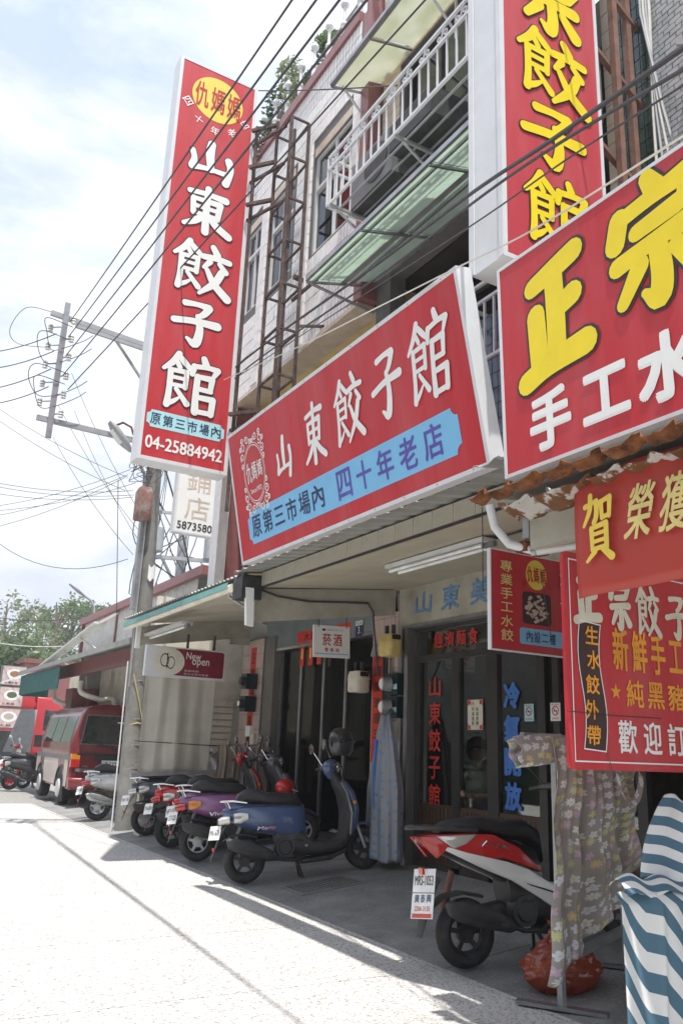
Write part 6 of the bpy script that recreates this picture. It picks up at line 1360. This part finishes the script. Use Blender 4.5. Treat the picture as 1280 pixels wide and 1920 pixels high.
WL = ['thin wire slanting down from the left edge into the tall sign foot', 'thin wire just under the first slanting one left of the pole', 'steep thin wire from the lower crossarm down to the cable guard', 'steep thin wire from the insulator rack past the lamp head',
      'faint steep wire between the lower crossarm and the pole guard', 'faintest steep wire ending lowest on the pole', 'topmost of the three flat thin wires at lamp-head height', 'middle of the three flat thin wires left of the lamp', 'lowest of the three flat thin wires left of the lamp',
      'upper wire of the rising fan that leaves the left edge', 'middle wire of the rising fan at the left edge', 'lowest wire of the rising fan at the left edge', 'wire of the fan that runs closest to the red control box']
for i, (u0, v0, u1, v1) in enumerate(((0, 725, 240, 895), (0, 745, 235, 920), (110, 760, 265, 1000), (135, 700, 262, 960), (140, 770, 258, 1010), (100, 820, 250, 1040), (0, 893, 250, 920), (0, 900, 252, 928), (0, 915, 250, 932), (0, 955, 245, 880), (0, 975, 240, 890), (0, 1000, 235, 895), (0, 960, 255, 905))):
    wire(WL[i], at(u0-(60 if u0 == 0 else 0), v0, y=15), at(u1, v1, y=13.6), .12, .0048, group='thin wires left of the pole')
wire('long sagging thin wire ending at the steel cable guard', at(-40, 985, y=17), at(240, 1048, y=13.6), .45, .006)
wire('thin horizontal wire behind the far street lamp', at(-40, 1150, y=30), at(245, 1132, y=28), .4, .014)
wire('pale low wire crossing the trees at the left edge', at(-40, 1198, y=26), at(240, 1190, y=26), .3, .012, 'wirewhite')
wire('vertical thin drop wire left of the pole', at(222, 900, y=14), at(219, 1150, y=14), 0, .007)
wire('dark diagonal stay wire from the pole to the corrugated roof', at(310, 880, y=15), at(358, 1075, y=15), -.1, .018)
wire('thin black line running from the balcony railing to the tall sign', at(485, 170, y=9.2), at(745, 160, x=3.75), .02, .008)

# ---------------- lattice tower behind the tall sign ----------------
t = thing('steel_lattice_tower', 'brown rusty steel lattice frame that carries the tall red sign', 'sign frame', (3.78, 8.35, 4.3))
ps4 = [(0, 0), (.26, 0), (.26, .45), (0, .45)]
for a, b in ps4: q = MB(); q.bar((a, b, -1.0), (a, b, 5.35 if b > 0 else 5.1), .036); q.build('post', 'rust', t)
r0 = None
for i in range(9):
    z = .15+i*.62
    q = MB()
    for k in range(4): (a, b), (c, d) = ps4[k], ps4[(k+1) % 4]; q.bar((a, b, z), (c, d, z), .026)
    q.build('rung', 'rust', t)
for z, m_ in ((5.3, 'rust'), (4.7, 'rust'), (4.1, 'rust'), (1.05, 'rust')):
    q = MB(); q.bar((0, .45, z), (-.25, .75, z), .045); q.bar((.02, .2, z-.18), (-.22, .9, z-.18), .035); q.build('tie_bar', m_, t)
q = MB(); q.bar((-.18, .75, -.2), (-.18, .75, 5.4), .04); q.bar((.26, .2, 2.9), (.7, .2, 2.85), .05); q.bar((.26, .2, 2.55), (.45, -.9, 2.75), .035); q.bar((.26, 0, 2.1), (.5, -.6, 1.9), .03); q.build('wall_tie', 'rust', t)
t = thing('rusty_sign_frame', 'rusty brown steel frame holding the vertical sign at the top right', 'sign frame', (3.98, 3.45, 4.6))
for a, b in ((0, .02), (.22, .0), (.50, .1)): q = MB(); q.bar((a, b, -.4), (a, b, 4.4), .05); q.build('post', 'rustred', t)
for z in (.35, 1.0, 1.85, 2.6, 3.3, 3.9): q = MB(); q.bar((-.05, .02, z+.1), (.62, .1, z-.12), .04); q.bar((0, .3, z), (0, 0, z), .04); q.build('rung', 'rustred', t)
t = thing('grey_light_box_sign', 'weathered white light-box sign with faded brown characters 鋪店 and number 5873580', 'sign', mtx=frame((4.05, 12.5, 4.62), (1, 0, 0), (0, 0, 1)))
signbox(t, .72, 1.6, .14, 'white', .03)
q = MB(); put(q, '鋪', .38, .92, .42, .40, .003, .0); put(q, '店', .38, .44, .42, .38, .003, .0); put(q, '老', .38, 1.38, .42, .36, .003, 0); q.build('faded_lettering', 'tilebeige', t)
q = MB(); put(q, '5873580', .36, .13, .60, .13, .004, .012); q.build('lettering', 'black', t)
# distant transformer pole
t = thing('transformer_pole', 'distant pole with two grey transformer cans above the corrugated roof', 'pole', (7.45, 22, -.4))
q = MB(); q.tube([(0, 0, 0), (0, 0, 8.2)], [.16, .12], 12); q.build('shaft', 'galv', t); q = MB(); q.bar((-1.1, -.2, 6.6), (1.2, -.2, 6.75), .1); q.bar((-.9, -.2, 7.9), (1.0, -.2, 8.0), .08); q.bar((-.6, -.2, 6.6), (0, 0, 5.8), .06); q.bar((.6, -.2, 6.6), (0, 0, 5.8), .06); q.build('crossarm', 'galv', t)
for x in (-.85, .75): q = MB(); q.tube([(x, -.3, 6.75), (x, -.3, 7.4)], .2, 16); q.tube([(x, -.3, 7.4), (x, -.3, 7.6)], .04, 8); q.build('transformer', 'galv', t)
q = MB(); rg = random.Random(9)
for k in range(7): q.tube(crom([(rg.uniform(-1.4, 1.2), -.2, rg.uniform(5.2, 8.6)) for _ in range(4)], 6), .015, 4)
q.build('wiring', 'wire', t)
# far street lamp
t = thing('street_lamp', 'distant street lamp on a grey pole above the lean-to roof', 'street lamp', (7.1, 30, -1.9))
q = MB(); q.tube([(0, 0, 0), (.1, 0, 7.5)], [.13, .11], 14); q.box((-.28, -.15, 6.5), (-.1, .15, 7.2)); q.split('pole', 'galv', t); q = MB(); q.tube([(.1, 0, 7.2), (0, 0, 7.8), (-.12, 0, 8.0), (-.4, 0, 8.15)], .045, 8); q.build('arm', 'galv', t); q = MB(); q.loft([((-.35, 0, 8.12), (.02, 0, .02), (0, .06, 0)), ((-.6, 0, 8.28), (.03, 0, .05), (0, .12, 0)), ((-.95, 0, 8.5), (.015, 0, .02), (0, .07, 0))], 14, 2.5); q.build('lamp_head', 'steel', t)
q = MB(); q.loft([((-1.1, 0, 5.75), (.35, 0, .03), (0, .2, 0)), ((-1.1, 0, 5.85), (.3, 0, .03), (0, .15, 0))], 12, 2.5); q.bar((-.8, 0, 5.75), (0, 0, 5.4), .06); q.build('camera_arm', 'galv', t)

# ---------------- low corrugated buildings to the left ----------------
t = thing('corrugated_building', 'low white corrugated building with maroon roof edge and brown lean-to awning behind the van', 'building', (5.4, 13, 0))
tm = Matrix.Translation((-5.4, -13, 0))
def ribs(x, y0, y1, zf, p=.22):
    q = MB(); n = int((y1-y0)/p)
    for i in range(n):
        a = y0+i*p; z0, z1 = zf(a); q.add([(x, a, z0), (x-.03, a+p*.3, z0), (x-.03, a+p*.55, z0), (x, a+p*.7, z0), (x, a+p, z0), (x, a, z1), (x-.03, a+p*.3, z1), (x-.03, a+p*.55, z1), (x, a+p*.7, z1), (x, a+p, z1)], [(i_, i_+1, i_+6, i_+5) for i_ in range(4)])
    return q
ribs(4.72, 12.95, 20.6, lambda y: (3.20, 4.0), .16).build('corrugated_wall', 'corrugwhite', t, tm)
ribs(5.25, 14, 24, lambda y: (0, 3.3), .3).build('lower_wall', 'cream', t, tm)
q = MB(); q.box((4.60, 12.5, 4.0), (4.74, 20.7, 4.15)); q.box((4.67, 17.6, 3.25), (4.69, 17.68, 3.99)); q.box((4.66, 20.62, 3.25), (4.76, 20.7, 3.99)); q.split('roof_trim', 'tilemaroon', t, tm)
q = MB(); q.add([(4.76, 12.5, 4.10), (10, 12.5, 4.6), (10, 20.7, 4.6), (4.76, 20.7, 4.10)], [(0, 1, 2, 3)]); q.box((4.76, 20.6, 0), (10, 20.7, 4.05)); q.build('roof', 'corrug', t, tm)
q = MB(); q.add([(4.0, 14, 2.98), (4.72, 14, 3.28), (4.72, 24.5, 3.28), (4.0, 24.5, 2.98)], [(0, 1, 2, 3)]); q.box((3.98, 14, 2.95), (4.02, 24.5, 3.05)); q.build('lean_to_roof', 'corrug', t, tm)
q = MB(); q.box((4.40, 14, 2.72), (4.46, 24.0, 3.02)); q.build('lean_to_beam', 'tilemaroon', t, tm)
q = MB(); q.add([(3.75, 24.51, 2.78), (4.7, 24.51, 3.25), (4.7, 27, 3.25), (3.75, 27, 2.78)], [(0, 1, 2, 3)]); q.build('far_lean_to_roof', 'corrug', t, tm)
q = MB(); q.box((4.05, 19.6, 2.42), (4.07, 24.4, 2.93)); q.box((4.08, 24.3, 2.4), (4.8, 24.32, 2.9)); q.build('green_curtain', 'tealdark', t, tm)
q = MB(); q.bar((4.3, 17.5, 3.70), (4.3, 23.3, 3.08), .22, .04); q.bar((4.3, 20.6, 3.34), (4.4, 20.0, 3.12), .04); q.bar((4.3, 19.0, 3.5), (4.5, 18.2, 3.2), .04); q.bar((4.66, 17.5, 3.95), (4.3, 17.5, 3.70), .05)
q.build('sloping_gutter', 'corrugwhite', t, tm)
q = MB(); q.tube(crom([(4.55, 19.5, 2.6), (4.55, 19.4, 2.35), (4.9, 19, 2.2), (5.1, 18.6, 2.15), (5.1, 18.6, 1.2)], 5), .06, 8); q.tube(crom([(4.4, 21.5, 2.6), (4.4, 21.4, 2.25), (4.7, 21, 2.1), (4.9, 20.6, 2.0)], 5), .06, 8); q.build('drain_pipe', 'cream', t, tm)
q = MB(); q.box((5.20, 16.8, 1.3), (5.24, 18.0, 2.4)); q.build('window', 'carglass', t, tm)
q = MB(); q.box((4.6, 20.5, .9), (5.2, 21.2, 2.5)); q.build('dark_store', 'tilemaroon', t, tm)
t = thing('maroon_shed', 'dark red flat panelled shed roof beyond the lean-to', 'building', (6.9, 41, 0))
q = MB(); q.box((0, 0, 0), (6, 6, 4.6)); q.build('wall', 'tilemaroon', t); q = MB(); q.box((-.1, -.1, 4.6), (6.1, 6.2, 4.8)); q.build('roof', 'rustred', t)

# ---------------- van ----------------
def make_van():
    t = thing('van', 'burgundy minivan with cream lower side parked facing away, plate LT-5371', 'van', (4.04, 17.4, .07), (0, 0, R(-1.5)))
    t.scale = (1.06, 1.06, 1.06)
    Wv, Lv = 1.60, 4.0
    # cross sections along y (0 = tail): list of (y, half width at points)
    prof = [(.03, .30), (.0, .42), (0, .62), (0, .95), (.0, 1.10), (.06, 1.35), (.13, 1.66), (.18, 1.76), (.30, 1.83), (.55, 1.87)]
    def inset(z):
        return float(np.interp(z, [1.10, 1.35, 1.66], [0, .06, .13]))
    vs = []; n = len(prof)
    ys = [(0, 0), (.05, 0), (.3, 0), (1.2, 0), (2.4, 0), (3.1, 0), (3.5, 1), (3.75, 2), (3.9, 3)]
    for (y, k) in ys:
        ring_ = []
        for dx, z in prof:
            zz = z if k == 0 else min(z, (1.75, 1.35, .95)[k-1]); yy = y
            if y == 0 and z > 1.0: yy = (z-1.0)*.13
            if y == 0 and z > 1.75: yy += (z-1.75)*.6
            if y == .05 and z > 1.0: yy += (z-1.0)*.13+max(0, z-1.75)*.6
            ring_.append((dx+(.025 if y == 0 else 0)+k*.02, yy, zz))
        vs += ring_+[(Wv-p[0], p[1], p[2]) for p in ring_[::-1]]
    m = 2*n; fs = [(i*m+k, (i+1)*m+k, (i+1)*m+(k+1) % m, i*m+(k+1) % m) for i in range(len(ys)-1) for k in range(m)]
    q = MB(); q.add(vs, fs, True)
    for i in range(n-1): q.add([vs[i], vs[i+1], vs[m-2-i], vs[m-1-i]], [(0, 1, 2, 3)])
    q.add(vs[-m:], [tuple(range(m-1, -1, -1))])
    body_ = q.build('body', 'van_red', t)
    q = MB(); q.box((-.006, .25, .34), (-.001, .55, .82)); q.box((-.006, 1.15, .34), (-.001, 2.7, .82)); q.box((-.006, 3.15, .5), (-.001, 3.6, .82)); q.build('cream_side', 'van_cream', t)
    q = MB(); q.box((-.012, .05, .82), (-.002, 3.6, .90)); q.build('side_moulding', 'plasticgrey', t)
    def sidewin(y0, y1):
        q = MB(); 
        a = [(inset(z)-.006, y, z) for z in (1.14, 1.35, 1.64) for y in (y0, y1)]
        q.add(a, [(0, 1, 3, 2), (2, 3, 5, 4)]); q.build('side_window', 'carglass', t)
    sidewin(.35, 1.25); sidewin(1.33, 2.2); sidewin(2.28, 3.15)
    q = MB(); q.add([(.15, .008, 1.14), (Wv-.15, .008, 1.14), (Wv-.24, .074, 1.64), (.24, .074, 1.64)], [(0, 1, 2, 3)]); rw = q.build('rear_window', 'carglass', t)
    q = MB(); P4 = [V((.14, .004, 1.12)), V((Wv-.14, .004, 1.12)), V((Wv-.23, .072, 1.66)), V((.23, .072, 1.66))]
    for i in range(4): q.bar(P4[i], P4[(i+1) % 4], .02)
    q.build('window_seal', 'meteryellow' if False else 'plasticgrey', rw)
    q = MB(); q.bar((.75, -.04, 1.07), (.30, -.03, 1.16), .02); q.ball((.78, -.03, 1.05), .035, 8, 6); q.build('wiper', 'plastic', t)
    q = MB(); q.box((.09, -.030, .92), (Wv-.09, -.021, .96)); q.box((.40, -.045, .84), (Wv-.40, -.021, .915)); q.build('tailgate_trim', 'plastic', t)
    q = MB(); q.box((.09, -.026, .62), (Wv-.09, -.0215, .68)); q.build('grey_band', 'plasticgrey', t)
    for x in (-.005, Wv-.155): 
        q = MB(); q.box((x, -.028, .70), (x+.16, .08, .84)); q.build('tail_lamp', 'taillens', t); q = MB(); q.box((x, -.028, .843), (x+.16, .08, .94)); q.build('turn_lamp', 'amber', t)
    q = MB(); q.loft([((-.03, -.06, .42), (0, .07, 0), (0, 0, .10)), ((.05, -.12, .42), (0, .07, 0), (0, 0, .10)), ((Wv-.05, -.12, .42), (0, .07, 0), (0, 0, .10)), ((Wv+.03, -.06, .42), (0, .07, 0), (0, 0, .10))], 14, 4); q.build('rear_bumper', 'van_red', t)
    fm_ = frame((.72, -.05, .76), (1, 0, 0), (0, 0, 1)); q = MB(); q.box((-.165, -.075, -.005), (.165, .075, .004)); p = q.build('number_plate', 'plate', t, fm_); q = MB(); put(q, 'LT-5371', 0, -.005, .29, .10, .006, .01); q.build('lettering', 'black', p, fm_)
    q = MB(); put(q, 'CMC', .26, .72, .10, .03, 0, .02); q.build('badge', 'chrome', t, frame((0, -.032, 0), (1, 0, 0), (0, 0, 1)))
    for x in (.08, Wv-.08):
        for y in (.85, 2.95):
            q = MB(); q.loft([((x-.09, y, .29), (0, .25, 0), (0, 0, .25)), ((x-.07, y, .29), (0, .29, 0), (0, 0, .29)), ((x+.09, y, .29), (0, .29, 0), (0, 0, .29)), ((x+.11, y, .29), (0, .25, 0), (0, 0, .25))], 28, 2); w_ = q.build('wheel', 'tyre', t)
            s_ = -1 if x < .5 else 1; q = MB(); q.cyl((x+s_*.08, y, .29), (x+s_*.115, y, .29), .18, .15, n=20); q.build('rim', 'p_silver', w_)
    for y in (.85, 2.95): q = MB(); q.tube([(-.008, y+.36*math.cos(a), .30+.40*math.sin(a)) for a in np.linspace(0, math.pi, 16)], .025, 6); q.add([(-.004, y+.34*math.cos(a), .30+.38*math.sin(a)) for a in np.linspace(0, math.pi, 16)], [tuple(range(16))]); q.build('wheel_arch', 'plastic', t)
    q = MB(); q.box((.0, .50, .06), (.02, .54, .34)); q.build('mud_flap', 'plastic', t)
    q = MB(); q.box((-.18, 3.2, 1.0), (-.02, 3.25, 1.25)); q.build('wing_mirror', 'plastic', t)
    q = MB(); q.box((.95, .02, 1.30), (1.02, .03, 1.46)); q.box((.80, .04, 1.52), (1.05, .045, 1.55)); q.build('hanging_tag', 'cream', t)
    return t
make_van()

# ---------------- red truck, menu light boxes, black cabinet ----------------
t = thing('red_truck', 'bright red box truck parked across the street end behind the menu signs', 'truck', (2.6, 38, 0))
q = MB(); q.box((0, 0, .7), (4.4, 2.2, 3.1)); q.build('cargo_box', 'truck_red', t)
q = MB(); q.box((-.05, -.04, 2.55), (4.45, -.001, 2.75)); q.box((-.05, -.04, .75), (4.45, -.001, .9)); q.build('side_rail', 'darkred', t)
for i in range(6): q = MB(); q.box((.5+i*.7, -.03, .95), (.56+i*.7, -.002, 2.5)); q.build('side_rib', 'truck_red', t)
q = MB(); q.prism([(4.5, .6), (6.0, .6), (6.05, 1.4), (5.7, 2.5), (5.3, 2.95), (4.5, 3.0)], .1, 2.1, .12, 3); q.build('cab', 'truck_red', t)
q = MB(); q.prism([(4.9, 1.6), (5.75, 1.6), (5.5, 2.4), (4.9, 2.45)], .085, .12, .01); q.build('cab_window', 'carglass', t)
q = MB(); q.box((.1, .3, .5), (5.8, 1.9, .72)); q.build('chassis', 'plastic', t)
for x in (1.0, 5.2): q = MB(); q.cyl((x, .05, .42), (x, .3, .42), .42, n=24); q.build('wheel', 'tyre', t)
t = thing('menu_light_box', 'three stacked menu light boxes with pictures of dishes on a black base', 'sign', (4.36, 30, 0), (0, 0, R(4)))
q = MB(); q.box((-.25, 0, 0), (.95, .6, 1.50)); q.build('black_base', 'plasticgrey', t)
q = MB()
for i in range(5): q.box((-.24+i*.235, -.02, .04), (-.01+i*.235, -.001, 1.48)); 
q.build('base_plank', 'plastic', t)
q = MB(); q.box((-1.6, -.3, -.02), (1.1, .8, .22)); q.build('plinth', 'concrete', t)
for i, z in enumerate((1.56, 2.26, 2.95)):
    q = MB(); q.box((0, .05, z), (.80, .25, z+.66)); f_ = q.build('box_frame', 'plasticgrey', t); q = MB(); q.box((.03, .035, z+.03), (.77, .049, z+.63)); q.build('menu_picture', 'pinkprint', f_)
    m_ = frame((0, .033, z), (1, 0, 0), (0, 0, 1)); q = MB(); disc(q, (.42, .38), .26, .17, 0, 32); q.build('dish', 'white', f_, m_); q = MB(); disc(q, (.42, .39), .16, .10, .002, 24); q.build('food', ('dumpling', 'leafB', 'food')[i], f_, m_)
    q = MB(); row(q, ('水餃', '三鮮麵', '紅燒牛肉')[i], .12, .55, .10, .08, .002, .01); q.build('lettering', 'black', f_, m_)
t = thing('grey_board', 'tall slanting grey board leaning between the truck and the van', 'board', (4.1, 26.0, 0), (0, 0, 0))
q = MB(); q.prism([(0, .9), (.75, .9), (.8, 2.1), (.35, 2.1)], 0, .05, .01); q.build('panel', 'galv', t); q = MB(); q.bar((.2, .02, 0), (.3, .02, .95), .05); q.bar((.6, .02, 0), (.6, .02, .95), .05); q.build('leg', 'steel', t)
t = thing('white_post_wall', 'low white wall at the left edge behind the menu stack', 'wall', (-2, 29, 0)); q = MB(); q.box((0, 0, 0), (3, .15, .5)); q.build('wall_block', 'cream', t)

# ---------------- trees and hills ----------------
def tree(label, x, y, h, r_, m_, seed, dens=1.0, size=.16, trunkh=.45, group='trees beyond the street end', airy=False):
    t = thing('tree', label, 'tree', (x, y, 0), group=group); rg = random.Random(seed)
    q = MB(); q.tube([(0, 0, 0), (rg.uniform(-.2, .2), 0, h*.3), (rg.uniform(-.3, .3), 0, h*.6), (rg.uniform(-.2, .2), 0, h*.92)], [h*.022, h*.018, h*.012, h*.004], 8)
    bl = []
    nb = 14 if airy else 20
    for i in range(nb):
        a = rg.uniform(0, 6.28); z = h*rg.uniform(trunkh, .95); k = (1-abs((z/h-trunkh)/(1-trunkh)-.4)*.9); rr = r_*rg.uniform(.35, 1)*max(.3, k)
        e = V((rr*math.cos(a), rr*math.sin(a), z)); q.tube([(0, 0, z-h*.16), tuple(e*.5+V((0, 0, (z-h*.1)*.5))), tuple(e)], [h*.007, h*.005, h*.002], 5); bl.append((e, r_*rg.uniform(.22, .42)*(.8 if airy else 1.15)))
    q.build('trunk', 'bark', t)
    q = MB()
    for c, rr in bl:
        n_ = int(150*dens*(rr/r_*3)**2)
        for i in range(n_):
            d = V((rg.gauss(0, 1), rg.gauss(0, 1), rg.gauss(0, .75))).normalized()*rr*rg.random()**.4; p = c+d; u = V((rg.gauss(0, 1), rg.gauss(0, 1), rg.gauss(0, .5))).normalized(); vv = u.cross(V((rg.gauss(0, 1), rg.gauss(0, 1), rg.gauss(0, 1)))).normalized(); s_ = size*rg.uniform(.5, 1.4)
            q.add([p-u*s_, p+vv*s_*.5, p+u*s_, p-vv*s_*.5], [(0, 1, 2, 3)])
    q.build('crown', m_, t)
def treeat(label, u, v_top, y, r_, m_, seed, **k):
    p = at(u, v_top, y=y); tree(label, p.x, y, p.z, r_, m_, seed, **k)
treeat('tall airy pale tree rising at the left edge of the street end', 15, 1108, 60, 3.6, 'leafB', 1, dens=.7, size=.17, trunkh=.35)
treeat('slender airy tree with tiered crown in the middle of the tree line', 115, 1108, 55, 2.6, 'leafA', 2, airy=True, size=.14, trunkh=.5, dens=.6)
treeat('slender airy tree just left of the distant street lamp', 143, 1115, 58, 2.3, 'leafA', 3, airy=True, size=.14, trunkh=.5, dens=.6)
treeat('thin tree crown showing right of the distant street lamp', 178, 1115, 56, 2.0, 'leafA', 4, airy=True, size=.14, trunkh=.5, dens=.6)
treeat('sparse tree nearest the concrete pole, low over the roofs', 198, 1125, 62, 2.6, 'leafA', 5, airy=True, size=.22)
treeat('dense mid-green tree behind the menu light boxes', 60, 1198, 48, 2.8, 'leafA', 6, dens=1.5, size=.16, trunkh=.2)
treeat('bushy yellow-green tree behind the red shed', 100, 1205, 52, 2.8, 'leafB', 7, dens=1.5, size=.16, trunkh=.2)
treeat('low rounded tree right of the red shed under the street lamp', 145, 1212, 50, 2.8, 'leafA', 8, dens=1.5, size=.16, trunkh=.15)
treeat('dark leafy tree at the far left edge above the menu light boxes', 0, 1225, 44, 2.6, 'leafC', 9, dens=1.5, size=.16, trunkh=.15)
treeat('broad green tree filling the gap above the truck cab', 195, 1222, 46, 2.8, 'leafA', 10, dens=1.5, size=.16, trunkh=.15)
treeat('pale leaning tree between the left edge and the slender ones', 85, 1135, 66, 3.0, 'leafB', 11, airy=True, size=.22, trunkh=.4)
# wooded hills far behind
q = MB(); n_ = 80; vs = []
for j in range(12):
    for i in range(n_+1):
        x = -350+i*700/n_; y = 260+j*14; z = max(0, (j/11)**.8*52*(0.75+.5*noise.noise(V((x*.009, 0, 1)))+.15*noise.noise(V((x*.05, j*.5, 4))))); vs.append((x, y, z-2))
q.add(vs, [(j*(n_+1)+i, j*(n_+1)+i+1, (j+1)*(n_+1)+i+1, (j+1)*(n_+1)+i) for j in range(11) for i in range(n_)], True); struct(q.build('hills', 'hill'))

# ---------------- across the road (seen in the door glass) ----------------
t = thing('opposite_hedge', 'dark clipped hedge across the road, reflected in the door glass', 'hedge', (-7.0, 5, 0))
q = leafmass('', '', '', None, (.8, 24, 1.1), 14000, 'leafC', .10, 31, blobs=90); o = q.build('foliage', 'hedge', t); o.location = (0, 14, .8)
q = MB(); q.box((-.5, -9, 0), (.5, 42, 1.7)); q.build('core', 'hedge', t)
t = thing('opposite_building', 'dark two-storey building across the road, reflected in the door glass', 'building', (-13, -14, 0))
q = MB(); q.box((0, -6, 0), (3, 90, 7.5)); q.build('wall', 'boarddark', t); q = MB(); q.box((-.1, -6.1, 7.5), (3.4, 90.1, 7.7)); q.build('roof', 'tilemaroon', t)  # made tall and dark so the door glass reflects less light

# ---------------- air ----------------
if HAZE:
    hm = bpy.data.materials.new('haze'); hm.use_nodes = True; hn = hm.node_tree.nodes; hn.clear()
    ho = hn.new('ShaderNodeOutputMaterial'); hv = hn.new('ShaderNodeVolumePrincipled'); hv.inputs['Color'].default_value = (.86, .90, .97, 1); hv.inputs['Density'].default_value = HAZE; hv.inputs['Anisotropy'].default_value = .3
    hm.node_tree.links.new(hv.outputs[0], ho.inputs['Volume']); M['haze'] = hm
    q = MB(); q.box((-420, -60, -1.1), (420, 460, 62)); o = q.build('haze', 'haze'); o['kind'] = 'stuff'
